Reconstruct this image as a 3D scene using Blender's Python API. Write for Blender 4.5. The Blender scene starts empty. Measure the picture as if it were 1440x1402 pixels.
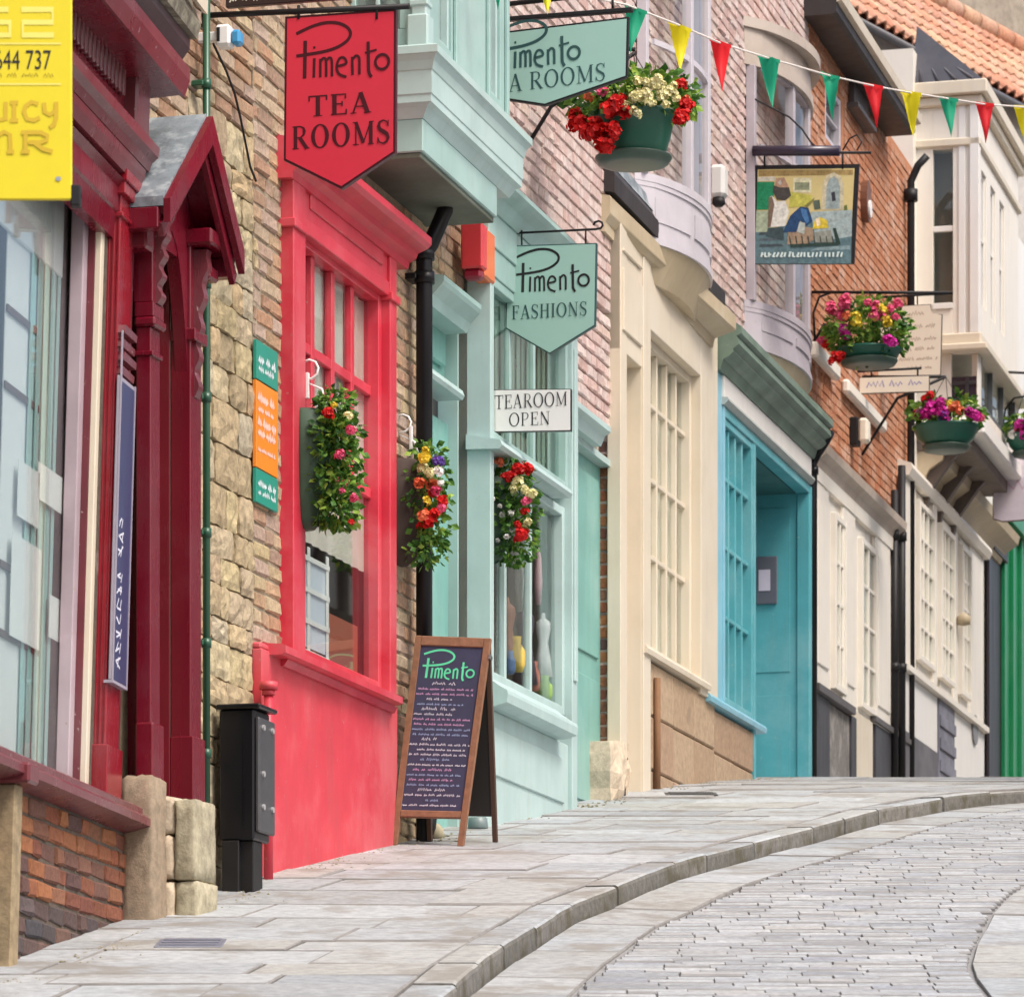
import bpy, bmesh, math, random
from math import sin, cos, tan, pi, sqrt, radians
from mathutils import Vector, Matrix

S = bpy.context.scene
COL = S.collection
# ------------------------------------------------------------------ camera, world, sun, exposure
F, CX, HY = 6000.0, 720.0, 1750.0          # focal length in photo pixels, centre column, eye-level row
cam_d = bpy.data.cameras.new('camera')
cam = bpy.data.objects.new('camera', cam_d); COL.objects.link(cam)
cam.location = (0, 0, 0); cam.rotation_euler = (pi / 2, 0, 0)
cam_d.sensor_fit = 'HORIZONTAL'; cam_d.sensor_width = 36.0
cam_d.lens = 36.0 * F / 1440.0
cam_d.shift_y = (HY - 701.0) / 1440.0      # architectural rise: the camera stays level on a steep hill
cam_d.clip_start = 0.5; cam_d.clip_end = 2000
cam_d.dof.use_dof = True; cam_d.dof.focus_distance = 20.5; cam_d.dof.aperture_fstop = 9.0
S.camera = cam
W = bpy.data.worlds.new('World'); S.world = W; W.use_nodes = True
nt = W.node_tree; nt.nodes.clear()
sky = nt.nodes.new('ShaderNodeTexSky'); sky.sky_type = 'NISHITA'; sky.sun_disc = False
SUN_EL, SUN_AZ = radians(55), radians(132)  # azimuth clockwise from +Y (up the street)
sky.sun_elevation = SUN_EL; sky.sun_rotation = SUN_AZ
sky.air_density = 1.0; sky.dust_density = 6.0; sky.ozone_density = 0.6
bg = nt.nodes.new('ShaderNodeBackground'); bg.inputs[1].default_value = 0.15
out = nt.nodes.new('ShaderNodeOutputWorld')
nt.links.new(sky.outputs[0], bg.inputs[0]); nt.links.new(bg.outputs[0], out.inputs[0])
sun_d = bpy.data.lights.new('sun', 'SUN'); sun_d.energy = 1.25; sun_d.angle = radians(16); sun_d.color = (1.0, 0.98, 0.95)
sun = bpy.data.objects.new('sun', sun_d); COL.objects.link(sun)
sd = Vector((sin(SUN_AZ) * cos(SUN_EL), cos(SUN_AZ) * cos(SUN_EL), sin(SUN_EL)))
sun.rotation_euler = (-sd).to_track_quat('-Z', 'Y').to_euler(); sun.location = sd * 60
S.view_settings.view_transform = 'Standard'; S.view_settings.look = 'None'
S.view_settings.exposure = 0.62; S.view_settings.gamma = 1.0; S.view_settings.use_curve_mapping = False
S.render.engine = 'CYCLES'
S.cycles.max_bounces = 6; S.cycles.transparent_max_bounces = 8

# ------------------------------------------------------------------ facade frames
class Frame:
    """plan line X = X0 + t*Y ; u along it (up the hill), v height, w out into the street"""
    def __init__(s, X0, t, lean=0.0, v0=3.3):
        s.X0, s.t, s.lean, s.v0 = X0, t, lean, v0
        a = math.atan(t); s.a = a; s.sa, s.ca = sin(a), cos(a); s.rz = pi / 2 - a
    def uv(s, px, py, w=0.0):
        v = s.v0
        for _ in range(6):
            xp = s.X0 + (w + s.lean * (v - s.v0)) / s.ca
            Y = F * xp / (px - CX - F * s.t); v = (HY - py) / F * Y
        X = xp + s.t * Y
        return ((X - s.X0) * s.sa + Y * s.ca, v)
    def U(s, px, w=0.0, py=None): return s.uv(px, HY - s.v0 / 18.0 * F if py is None else py, w)[0]
    def V(s, px, py, w=0.0): return s.uv(px, py, w)[1]
    def wv(s, u, px, py):
        k = (px - CX) / F; v = s.v0
        for _ in range(4):
            w = (k * u * s.ca - s.X0 - u * s.sa) / (s.ca + k * s.sa)
            Y = u * s.ca - w * s.sa; v = (HY - py) / F * Y
        return (w - s.lean * (v - s.v0), v)
    def P(s, u, v, w):
        w = w + s.lean * (v - s.v0)
        return Vector((s.X0 + u * s.sa + w * s.ca, u * s.ca - w * s.sa, v))
    def pix(s, u, v, w=0):
        p = s.P(u, v, w); return (CX + F * p.x / p.y, HY - F * p.z / p.y)
M = Frame(-6.2417, 1580 / 6000.0)
L = Frame(-4.170, 880 / 6000.0, 0.03, 3.2)
WORLD = Frame(0, 0)
class XYZ:                                   # plain world coordinates
    rz = 0
    def P(s, x, y, z): return Vector((x, y, z))
XW = XYZ()
def PW(px, py, Y): return Vector(((px - CX) / F * Y, Y, (HY - py) / F * Y))

# ground profile of the hill
HP = [(-30, -6.2), (-10, -3.1), (0, -1.65), (8, -.28), (12, .42), (15.84, 1.056), (17.75, 1.37), (19.5, 1.70), (21.4, 2.01), (25.3, 2.62),
      (27.1, 2.90), (30.7, 3.36), (36.4, 3.96), (42.1, 4.54), (60, 6.1), (120, 9.5), (400, 14), (900, 16)]
def H(y):
    n = len(HP)
    if y <= HP[0][0]: return HP[0][1]
    if y >= HP[-1][0]: return HP[-1][1]
    def sl(i):
        if i == 0 or i == n - 1: return (HP[min(i + 1, n - 1)][1] - HP[max(i - 1, 0)][1]) / (HP[min(i + 1, n - 1)][0] - HP[max(i - 1, 0)][0])
        return 0.5 * ((HP[i + 1][1] - HP[i][1]) / (HP[i + 1][0] - HP[i][0]) + (HP[i][1] - HP[i - 1][1]) / (HP[i][0] - HP[i - 1][0]))
    for i in range(n - 1):
        if HP[i][0] <= y <= HP[i + 1][0]:
            h = HP[i + 1][0] - HP[i][0]; t = (y - HP[i][0]) / h
            return ((2 * t**3 - 3 * t * t + 1) * HP[i][1] + (t**3 - 2 * t * t + t) * h * sl(i) + (3 * t * t - 2 * t**3) * HP[i + 1][1] + (t**3 - t * t) * h * sl(i + 1))
def gpt(px, py, off=0.0):
    lo, hi = 9.0, 30.0
    for _ in range(50):
        m = .5 * (lo + hi)
        if (H(m) - off) / m * F < HY - py: lo = m
        else: hi = m
    return ((px - CX) / F * lo, lo)
def facade_x(y): return (L.X0 + L.t * y) if y < 17.5 else (M.X0 + M.t * y)

# ------------------------------------------------------------------ materials
def mat_new(name):
    m = bpy.data.materials.new(name); m.use_nodes = True
    n = m.node_tree.nodes; b = n.get('Principled BSDF'); return m, m.node_tree, n, b
def pos_noise(nt_, n, scale, detail=4, rough=.6, vec=(1, 1, 1)):
    g = n.new('ShaderNodeNewGeometry'); mp = n.new('ShaderNodeMapping'); mp.inputs['Scale'].default_value = vec
    nt_.links.new(g.outputs['Position'], mp.inputs[0])
    t = n.new('ShaderNodeTexNoise'); t.inputs['Scale'].default_value = scale; t.inputs['Detail'].default_value = detail; t.inputs['Roughness'].default_value = rough
    nt_.links.new(mp.outputs[0], t.inputs['Vector']); return t
def ramp(nt_, n, src, stops):
    r = n.new('ShaderNodeValToRGB'); e = r.color_ramp.elements
    while len(e) < len(stops): e.new(.5)
    for i, (p, c) in enumerate(stops): e[i].position = p; e[i].color = (*c, 1)
    nt_.links.new(src, r.inputs[0]); return r
def mixc(nt_, n, fac, a, b, mode='MIX'):
    m = n.new('ShaderNodeMix'); m.data_type = 'RGBA'; m.blend_type = mode
    for sock, v in ((m.inputs[0], fac), (m.inputs[6], a), (m.inputs[7], b)):
        if hasattr(v, 'is_output'): nt_.links.new(v, sock)
        else: sock.default_value = v if not isinstance(v, tuple) else (*v, 1)
    return m.outputs[2]
def bump(nt_, n, b, src, strength, dist=.01):
    x = n.new('ShaderNodeBump'); x.inputs['Strength'].default_value = strength; x.inputs['Distance'].default_value = dist
    nt_.links.new(src, x.inputs['Height']); nt_.links.new(x.outputs[0], b.inputs['Normal'])
def sc(c, k): return tuple(min(1, x * k) for x in c)
MC = {}
def paint(name, rgb, rough=.38, var=.12, worn=0.0, under=(.34, .27, .2), spec=.5, bmp=.12):
    """brushed outdoor paint: broad tone drift, streaky dirt, small chips, slight brush relief"""
    if name in MC: return MC[name]
    m, t, n, b = mat_new(name)
    a = pos_noise(t, n, 2.3, 5); s = pos_noise(t, n, 9, 4, .65, (1, 1, .12))
    c = mixc(t, n, ramp(t, n, a.outputs[0], [(.32, (0, 0, 0)), (.68, (1, 1, 1))]).outputs[0], sc(rgb, 1 - var), sc(rgb, 1 + var * .6))
    gr = (sum(rgb) / 3)
    dirt = tuple(.55 * x + .45 * gr * k for x, k in zip(rgb, (.62, .55, .45)))
    c = mixc(t, n, ramp(t, n, s.outputs[0], [(.52, (0, 0, 0)), (.8, (.55, .55, .55))]).outputs[0], c, dirt)
    fd = pos_noise(t, n, 1.15, 6, .7); pale = tuple(min(1, .78 * x + .22 * min(.6, gr * 1.9 + .008)) for x in rgb)
    c = mixc(t, n, ramp(t, n, fd.outputs[0], [(.48, (0, 0, 0)), (.66, (.75, .75, .75))]).outputs[0], c, pale)
    if worn:
        w = pos_noise(t, n, 34, 6, .7)
        c = mixc(t, n, ramp(t, n, w.outputs[0], [(.68 - worn * .1, (0, 0, 0)), (.70 - worn * .1, (1, 1, 1))]).outputs[0], c, under)
    t.links.new(c, b.inputs['Base Color'])
    r = n.new('ShaderNodeMapRange'); r.inputs[3].default_value = rough - .1; r.inputs[4].default_value = rough + .16
    t.links.new(s.outputs[0], r.inputs[0]); t.links.new(r.outputs[0], b.inputs['Roughness'])
    b.inputs['Specular IOR Level'].default_value = spec
    bump(t, n, b, s.outputs[0], bmp, .008)
    MC[name] = m; return m
def rnd_value(t, n):
    o = n.new('ShaderNodeObjectInfo'); g = n.new('ShaderNodeNewGeometry')
    ad = n.new('ShaderNodeMath'); ad.operation = 'ADD'; t.links.new(o.outputs['Random'], ad.inputs[0]); t.links.new(g.outputs['Random Per Island'], ad.inputs[1])
    fr = n.new('ShaderNodeMath'); fr.operation = 'FRACT'; t.links.new(ad.outputs[0], fr.inputs[0]); return fr.outputs[0]
def piece_mat(name, cols, rough=.85, grain=40, gamt=.35, patch=None, bmp=.5, spec=.25, moss=None):
    """masonry pieces: a colour per piece, grain, stains"""
    if name in MC: return MC[name]
    m, t, n, b = mat_new(name)
    if len(cols) == 1: cols = [sc(cols[0], .9), sc(cols[0], 1.08)]
    k = len(cols); rv = rnd_value(t, n)
    r = ramp(t, n, rv, [(i / max(1, k - 1) if k > 1 else 0, c) for i, c in enumerate(cols)])
    g = pos_noise(t, n, grain, 6, .7)
    gg = ramp(t, n, g.outputs[0], [(.25, (1 - gamt,) * 3), (.75, (1 + gamt * .35,) * 3)])
    c = mixc(t, n, 1.0, r.outputs[0], gg.outputs[0], 'MULTIPLY')
    if patch:
        p = pos_noise(t, n, patch[1], 5, .65)
        c = mixc(t, n, ramp(t, n, p.outputs[0], [(patch[2], (0, 0, 0)), (patch[2] + .12, (patch[3],) * 3)]).outputs[0], c, patch[0])
    if moss:
        p = pos_noise(t, n, 6, 6, .7)
        c = mixc(t, n, ramp(t, n, p.outputs[0], [(.58, (0, 0, 0)), (.72, (.6, .6, .6))]).outputs[0], c, moss)
    t.links.new(c, b.inputs['Base Color']); b.inputs['Roughness'].default_value = rough
    b.inputs['Specular IOR Level'].default_value = spec
    bump(t, n, b, g.outputs[0], bmp, .012)
    MC[name] = m; return m
def plain(name, rgb, rough=.5, metal=0.0, var=.08, spec=.5):
    if name in MC: return MC[name]
    m, t, n, b = mat_new(name)
    a = pos_noise(t, n, 14, 4)
    c = mixc(t, n, a.outputs[0], sc(rgb, 1 - var), sc(rgb, 1 + var)); t.links.new(c, b.inputs['Base Color'])
    b.inputs['Roughness'].default_value = rough; b.inputs['Metallic'].default_value = metal; b.inputs['Specular IOR Level'].default_value = spec
    MC[name] = m; return m
def glass_mat():
    if 'glass' in MC: return MC['glass']
    m, t, n, b = mat_new('window_glass'); n.remove(b)
    o = n.get('Material Output'); tr = n.new('ShaderNodeBsdfTransparent'); tr.inputs[0].default_value = (.93, .96, .95, 1)
    gl = n.new('ShaderNodeBsdfGlossy'); gl.inputs['Roughness'].default_value = .02
    lw = n.new('ShaderNodeLayerWeight'); lw.inputs[0].default_value = .5   # Schlick: the same from both faces of the sheet
    pw = n.new('ShaderNodeMath'); pw.operation = 'POWER'; pw.inputs[1].default_value = 5; t.links.new(lw.outputs['Facing'], pw.inputs[0])
    fr = n.new('ShaderNodeMath'); fr.operation = 'MULTIPLY_ADD'; fr.inputs[1].default_value = .96; fr.inputs[2].default_value = .04; t.links.new(pw.outputs[0], fr.inputs[0])
    w = pos_noise(t, n, 1.6, 1); bp = n.new('ShaderNodeBump'); bp.inputs['Strength'].default_value = .02; bp.inputs['Distance'].default_value = .004
    t.links.new(w.outputs[0], bp.inputs['Height']); t.links.new(bp.outputs[0], gl.inputs['Normal'])
    mx = n.new('ShaderNodeMixShader'); t.links.new(fr.outputs[0], mx.inputs[0]); t.links.new(tr.outputs[0], mx.inputs[1]); t.links.new(gl.outputs[0], mx.inputs[2])
    t.links.new(mx.outputs[0], o.inputs[0]); MC['glass'] = m; return m
def leaf_mat(name, cols, trans=.25):
    if name in MC: return MC[name]
    m, t, n, b = mat_new(name)
    r = ramp(t, n, rnd_value(t, n), [(i / (len(cols) - 1), c) for i, c in enumerate(cols)])
    t.links.new(r.outputs[0], b.inputs['Base Color']); b.inputs['Roughness'].default_value = .5
    b.inputs['Specular IOR Level'].default_value = .3
    tl = n.new('ShaderNodeBsdfTranslucent'); t.links.new(r.outputs[0], tl.inputs[0])
    mx = n.new('ShaderNodeMixShader'); mx.inputs[0].default_value = trans
    o = n.get('Material Output'); t.links.new(b.outputs[0], mx.inputs[1]); t.links.new(tl.outputs[0], mx.inputs[2]); t.links.new(mx.outputs[0], o.inputs[0])
    MC[name] = m; return m

# ------------------------------------------------------------------ mesh builder
class MB:
    def __init__(s, fr=M): s.v, s.f, s.sm, s.fr = [], [], [], fr
    def add(s, pts, faces, smooth=False, raw=False):
        o = len(s.v); s.v += [Vector(p) if raw else s.fr.P(*p) for p in pts]
        s.f += [[i + o for i in f] for f in faces]; s.sm += [smooth] * len(faces); return s
    def box(s, u0, u1, v0, v1, w0, w1, c=.004):
        c = min(c, abs(u1 - u0) * .3, abs(v1 - v0) * .3, abs(w1 - w0) * .3)
        lo, hi = (min(u0, u1), min(v0, v1), min(w0, w1)), (max(u0, u1), max(v0, v1), max(w0, w1))
        pts, idx = [], {}
        for sx in (0, 1):
            for sy in (0, 1):
                for sz in (0, 1):
                    sg = (sx, sy, sz)
                    for k in range(3):
                        p = [0, 0, 0]
                        for a in range(3):
                            e = hi[a] if sg[a] else lo[a]
                            p[a] = e if a == k else (e - c if sg[a] else e + c)
                        idx[(sg, k)] = len(pts); pts.append(p)
        fs = []
        for k in range(3):
            i, j = [a for a in range(3) if a != k]
            for sk in (0, 1):
                q = []
                for (si, sj) in ((0, 0), (1, 0), (1, 1), (0, 1)):
                    sg = [0, 0, 0]; sg[k] = sk; sg[i] = si; sg[j] = sj; q.append(idx[(tuple(sg), k)])
                fs.append(q)
            for si in (0, 1):
                for sj in (0, 1):
                    a = [0, 0, 0]; a[i] = si; a[j] = sj; b = a[:]; b[k] = 1; a, b = tuple(a), tuple(b)
                    fs.append([idx[(a, i)], idx[(a, j)], idx[(b, j)], idx[(b, i)]])
        for sx in (0, 1):
            for sy in (0, 1):
                for sz in (0, 1): fs.append([idx[((sx, sy, sz), k)] for k in range(3)])
        return s.add(pts, fs)
    def sweep(s, prof, u0, u1, prof1=None):
        """closed (w,v) profile swept along u"""
        n = len(prof); p1 = prof1 or prof
        pts = [(u0, v, w) for w, v in prof] + [(u1, v, w) for w, v in p1]
        return s.add(pts, [list(range(n))[::-1], list(range(n, 2 * n))] + [[i, (i + 1) % n, n + (i + 1) % n, n + i] for i in range(n)])
    def plan(s, poly, v0, v1, poly1=None):
        n = len(poly); q = poly1 or poly
        return s.add([(u, v0, w) for u, w in poly] + [(u, v1, w) for u, w in q],
                     [list(range(n))[::-1], list(range(n, 2 * n))] + [[i, (i + 1) % n, n + (i + 1) % n, n + i] for i in range(n)])
    def elev(s, poly, w0, w1):
        n = len(poly)
        return s.add([(u, v, w0) for u, v in poly] + [(u, v, w1) for u, v in poly],
                     [list(range(n))[::-1], list(range(n, 2 * n))] + [[i, (i + 1) % n, n + (i + 1) % n, n + i] for i in range(n)])
    def tube(s, path, r, n=10, raw=False, caps=True):
        P = [Vector(p) if raw else s.fr.P(*p) for p in path]; rs = r if isinstance(r, (list, tuple)) else [r] * len(P)
        t0 = (P[1] - P[0]).normalized(); nx = t0.orthogonal().normalized(); pts, fs = [], []
        for i, p in enumerate(P):
            t = ((P[min(i + 1, len(P) - 1)] - P[i]).normalized() + (P[i] - P[max(i - 1, 0)]).normalized())
            t = t.normalized() if t.length > 1e-6 else t0
            nx = (nx - t * nx.dot(t)).normalized(); by = t.cross(nx)
            for k in range(n):
                a = 2 * pi * k / n; pts.append(p + (nx * cos(a) + by * sin(a)) * rs[i])
        for i in range(len(P) - 1):
            for k in range(n): fs.append([i * n + k, i * n + (k + 1) % n, (i + 1) * n + (k + 1) % n, (i + 1) * n + k])
        s.add(pts, fs, True, True)
        if caps:
            o = len(s.v) - len(pts); s.f += [[o + k for k in range(n)][::-1], [o + (len(P) - 1) * n + k for k in range(n)]]; s.sm += [False, False]
        return s
    def lathe(s, c, prof, n=20, su=1.0, sw=1.0, smooth=True):
        """(r,v) profile turned about the vertical through world point c=(x,y)"""
        pts, fs = [], []
        for r, z in prof:
            for k in range(n):
                a = 2 * pi * k / n; pts.append((c[0] + r * cos(a) * su, c[1] + r * sin(a) * sw, z))
        m = len(prof)
        for i in range(m - 1):
            for k in range(n): fs.append([i * n + k, i * n + (k + 1) % n, (i + 1) * n + (k + 1) % n, (i + 1) * n + k])
        fs += [list(range(n))[::-1], [(m - 1) * n + k for k in range(n)]]
        return s.add(pts, fs, smooth, True)
    def ribbon(s, pts, wd, mp, closed=False):
        """flat stroke: 2-d points with width(s), mapped by mp(x, y)"""
        n = len(pts); L_, R_ = [], []
        for i in range(n):
            a = Vector(pts[i - 1] if (i > 0 or closed) else pts[0]); b = Vector(pts[(i + 1) % n] if (i < n - 1 or closed) else pts[-1])
            d = b - a; d = d.normalized() if d.length > 1e-9 else Vector((1, 0)); nn = Vector((-d.y, d.x)); w = (wd[i] if isinstance(wd, (list, tuple)) else wd) * .5
            p = Vector(pts[i]); L_.append(p + nn * w); R_.append(p - nn * w)
        q = [mp(*p) for p in L_] + [mp(*p) for p in R_]
        return s.add(q, [[i, (i + 1) % n, n + (i + 1) % n, n + i] for i in range(n if closed else n - 1)])
    def build(s, name, mat, parent=None, org=None, mat2=None, side=None):
        me = bpy.data.meshes.new(name)
        if org is None: org = root_loc(parent) if parent else Vector((0, 0, 0))
        me.from_pydata([p - org for p in s.v], [], s.f)
        bm = bmesh.new(); bm.from_mesh(me); bmesh.ops.recalc_face_normals(bm, faces=bm.faces); bm.to_mesh(me); bm.free()
        for p, sm in zip(me.polygons, s.sm): p.use_smooth = sm
        me.materials.append(mat)
        if mat2:
            me.materials.append(mat2)
            for i, p in enumerate(me.polygons):
                if side(i): p.material_index = 1
        return link(name, me, parent)
def root_loc(o):
    while o.parent: o = o.parent
    return Vector(o.location)
def link(name, me, parent=None, loc=(0, 0, 0)):
    o = bpy.data.objects.new(name, me); COL.objects.link(o); o.location = loc
    if parent: o.parent = parent
    return o
def tag(o, label, cat, group=None):
    o['label'] = label; o['category'] = cat
    if group: o['group'] = group
    return o
def thing(name, label, cat, loc, group=None):
    o = bpy.data.objects.new(name, None); COL.objects.link(o); o.location = loc; o.empty_display_size = .1
    return tag(o, label, cat, group)
def rect_cells(u0, u1, v0, v1, holes):
    us = sorted({u0, u1, *[min(max(h[0], u0), u1) for h in holes], *[min(max(h[1], u0), u1) for h in holes]})
    out_ = []
    for a, b in zip(us, us[1:]):
        if b - a < 1e-5: continue
        m = .5 * (a + b); cuts = sorted((max(h[2], v0), min(h[3], v1)) for h in holes if h[0] < m < h[1] and h[3] > v0 and h[2] < v1)
        z = v0
        for c0, c1 in cuts:
            if c0 > z + 1e-5: out_.append((a, b, z, c0))
            z = max(z, c1)
        if z < v1 - 1e-5: out_.append((a, b, z, v1))
    return out_
def backing(parent, fr, u0, u1, v0, v1, holes, mat, w0=-.4, w1=-.009, name='wall'):
    mb = MB(fr)
    for c in rect_cells(u0, u1, v0, v1, holes): mb.box(*c, w0, w1, c=0)
    return mb.build(name, mat, parent)
# brick variants share mesh data
BV = {}
def brick_mesh(kind, size, k, mat, jit=.0045, ch=.008):
    key = (kind, k, mat.name)
    if key in BV: return BV[key]
    rg = random.Random(hash((kind, k)) & 0xffff if False else k * 77 + len(kind)); mb = MB(XW)
    lx, ly, lz = size
    mb.box(-lx / 2, lx / 2, -ly / 2, ly / 2, -lz / 2, lz / 2, c=ch)
    mb.v = [p + Vector((rg.uniform(-jit, jit), rg.uniform(-jit, jit), rg.uniform(-jit, jit))) for p in mb.v]
    me = bpy.data.meshes.new(kind); me.from_pydata(mb.v, [], mb.f)
    bm = bmesh.new(); bm.from_mesh(me); bmesh.ops.recalc_face_normals(bm, faces=bm.faces); bm.to_mesh(me); bm.free()
    me.materials.append(mat); BV[key] = me; return me
def bricks(parent, fr, rects, excl, mat, w=0.0, bl=.215, bh=.065, joint=.011, limit=300, seed=1, name='brick', used=[0]):
    rg = random.Random(seed); items = []
    org = root_loc(parent)
    for (u0, u1, v0, v1) in rects:
        row, v = 0, v0
        while v + bh * .6 < v1:
            vt = min(v + bh, v1); cuts = sorted((e[0], e[1]) for e in excl if e[2] < vt - .004 and e[3] > v + .004)
            iv, z = [], u0
            for a, b in cuts:
                if a > z: iv.append((z, min(a, u1)))
                z = max(z, b)
            if z < u1: iv.append((z, u1))
            for a, b in iv:
                pos = a - (0, .5, .25, .75)[row % 4] * (bl + joint)
                while pos < b:
                    ln = bl if rg.random() > .22 else bl * .5
                    x0, x1 = max(pos, a), min(pos + ln, b)
                    if x1 - x0 > .03: items.append((.5 * (x0 + x1), .5 * (v + vt), x1 - x0, vt - v))
                    pos += ln + joint
            v += bh + joint; row += 1
    def vis(it):
        x, y = fr.pix(it[0], it[1], w); p = fr.P(it[0], it[1], w)
        return (0 if -15 < x < 1455 and -15 < y < 1415 else 1, p.y)
    items.sort(key=vis); rest = MB(XW); dep = .09
    for i, (uc, vc, ln, hh) in enumerate(items):
        ww = w - dep / 2 + rg.uniform(-.004, .004)
        p = fr.P(uc, vc, ww)
        if i < limit and vis(items[i])[0] == 0:
            me = brick_mesh('brick', (bl, dep, bh), rg.randrange(6), mat)
            o = link(name, me, parent, p - org); o.rotation_euler = (rg.uniform(-.012, .012), rg.uniform(-.012, .012), fr.rz + rg.uniform(-.008, .008))
            o.scale = (ln / bl, 1, hh / bh)
        else:
            mb = MB(XW); mb.box(-ln / 2, ln / 2, -dep / 2, dep / 2, -hh / 2, hh / 2, c=.005)
            R = Matrix.Rotation(fr.rz, 3, 'Z'); o_ = len(rest.v); rest.v += [R @ q + p for q in mb.v]; rest.f += [[j + o_ for j in f] for f in mb.f]; rest.sm += mb.sm
    if rest.v:
        o = rest.build('brickwork', mat, parent); o['kind'] = 'stuff'
def stone_mesh(k, mat, nx=4):
    key = ('stone', k, mat.name)
    if key in BV: return BV[key]
    rg = random.Random(500 + k); pts, fs = [], []
    for j in range(nx + 1):
        for i in range(nx + 1):
            x, z = i / nx - .5, j / nx - .5; e = (i in (0, nx)) or (j in (0, nx)); corner = (i in (0, nx)) and (j in (0, nx))
            k_ = .94 if corner else 1
            pts.append((x * k_ + rg.uniform(-.03, .03), -.5 + (.12 + rg.uniform(-.06, .10) if e else rg.uniform(-.12, .14)), z * k_ + rg.uniform(-.03, .03)))
    N = nx + 1
    for j in range(nx):
        for i in range(nx): fs.append([j * N + i, j * N + i + 1, (j + 1) * N + i + 1, (j + 1) * N + i])
    ring = [i for i in range(nx)] + [j * N + nx for j in range(nx)] + [nx * N + i for i in range(nx, 0, -1)] + [j * N for j in range(nx, 0, -1)]
    o = len(pts); pts += [(pts[r][0], .5, pts[r][2]) for r in ring]
    for i in range(len(ring)): fs.append([ring[i], ring[(i + 1) % len(ring)], o + (i + 1) % len(ring), o + i])
    me = bpy.data.meshes.new('stone'); me.from_pydata(pts, [], fs)
    bm = bmesh.new(); bm.from_mesh(me); bmesh.ops.recalc_face_normals(bm, faces=bm.faces); bm.to_mesh(me); bm.free()
    me.materials.append(mat); BV[key] = me; return me
def stones(parent, fr, u0, u1, v0, v1, excl, mat, w=0.0, seed=1, hmin=.085, hmax=.20, lmin=.10, lmax=.38):
    rg = random.Random(seed); org = root_loc(parent); v = v0
    while v < v1 - .03:
        h = min(rg.uniform(hmin, hmax), v1 - v)
        if v1 - v - h < .05: h = v1 - v
        u = u0
        while u < u1 - .02:
            ln = min(rg.uniform(lmin, lmax), u1 - u)
            if u1 - u - ln < .07: ln = u1 - u
            cu, cv = u + ln / 2, v + h / 2
            if not any(e[0] < cu < e[1] and e[2] < cv < e[3] for e in excl):
                p = fr.P(cu, cv, w - .024 + rg.uniform(-.007, .007)); o = link('stone', stone_mesh(rg.randrange(10), mat), parent, p - org)
                o.rotation_euler = (rg.uniform(-.02, .02), rg.uniform(-.03, .03), fr.rz); o.scale = (ln - .006, .055, h - .005)
            u += ln
        v += h
def rough_block(parent, fr, u0, u1, v0, v1, w0, w1, mat, seed, name='block', jit=.009, ch=.016):
    rg = random.Random(seed); n = 7; pts, fs = [], []
    # gridded box so that the faces can be uneven
    def grid(f):
        o = len(pts)
        for j in range(n + 1):
            for i in range(n + 1): pts.append(f(i / n, j / n))
        for j in range(n):
            for i in range(n): fs.append([o + j * (n + 1) + i, o + j * (n + 1) + i + 1, o + (j + 1) * (n + 1) + i + 1, o + (j + 1) * (n + 1) + i])
    L3 = lambda a, b, t: a + (b - a) * t
    grid(lambda a, b: (u0, L3(v0, v1, b), L3(w0, w1, a))); grid(lambda a, b: (u1, L3(v0, v1, b), L3(w0, w1, a)))
    grid(lambda a, b: (L3(u0, u1, a), v0, L3(w0, w1, b))); grid(lambda a, b: (L3(u0, u1, a), v1, L3(w0, w1, b)))
    grid(lambda a, b: (L3(u0, u1, a), L3(v0, v1, b), w0)); grid(lambda a, b: (L3(u0, u1, a), L3(v0, v1, b), w1))
    me = bpy.data.meshes.new(name); org = root_loc(parent)
    me.from_pydata([fr.P(*p) - org for p in pts], [], fs); bm = bmesh.new(); bm.from_mesh(me); bmesh.ops.remove_doubles(bm, verts=bm.verts, dist=1e-4)
    c = sum((v.co for v in bm.verts), Vector()) / len(bm.verts)
    for v in bm.verts:
        k = len([f for f in v.link_faces]); fl = [f.normal for f in v.link_faces]
        edge = max((a - b).length for a in fl for b in fl) > .5
        v.co += Vector((rg.uniform(-jit, jit), rg.uniform(-jit, jit), rg.uniform(-jit, jit))) + ((c - v.co).normalized() * ch * rg.uniform(.4, 1.3) if edge else Vector())
    bmesh.ops.recalc_face_normals(bm, faces=bm.faces)
    for f in bm.faces: f.smooth = True
    bm.to_mesh(me); bm.free(); me.materials.append(mat); return link(name, me, parent)
# ------------------------------------------------------------------ windows
PANE = {}
def pane(parent, fr, u0, u1, v0, v1, w, rg):
    if 'm' not in PANE:
        mb = MB(XW); mb.box(-.5, .5, -.5, .5, -.5, .5, c=0); me = bpy.data.meshes.new('pane'); me.from_pydata(mb.v, [], mb.f)
        bm = bmesh.new(); bm.from_mesh(me); bmesh.ops.remove_doubles(bm, verts=bm.verts, dist=1e-5); bmesh.ops.recalc_face_normals(bm, faces=bm.faces); bm.to_mesh(me); bm.free()
        me.materials.append(glass_mat()); PANE['m'] = me
    o = link('pane', PANE['m'], parent, fr.P(.5 * (u0 + u1), .5 * (v0 + v1), w) - root_loc(parent))
    o.rotation_euler = (math.atan(getattr(fr, 'lean', 0)) + rg.uniform(-.006, .006), 0, fr.rz + rg.uniform(-.012, .012)); o.scale = (u1 - u0, .004, v1 - v0); return o
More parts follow.
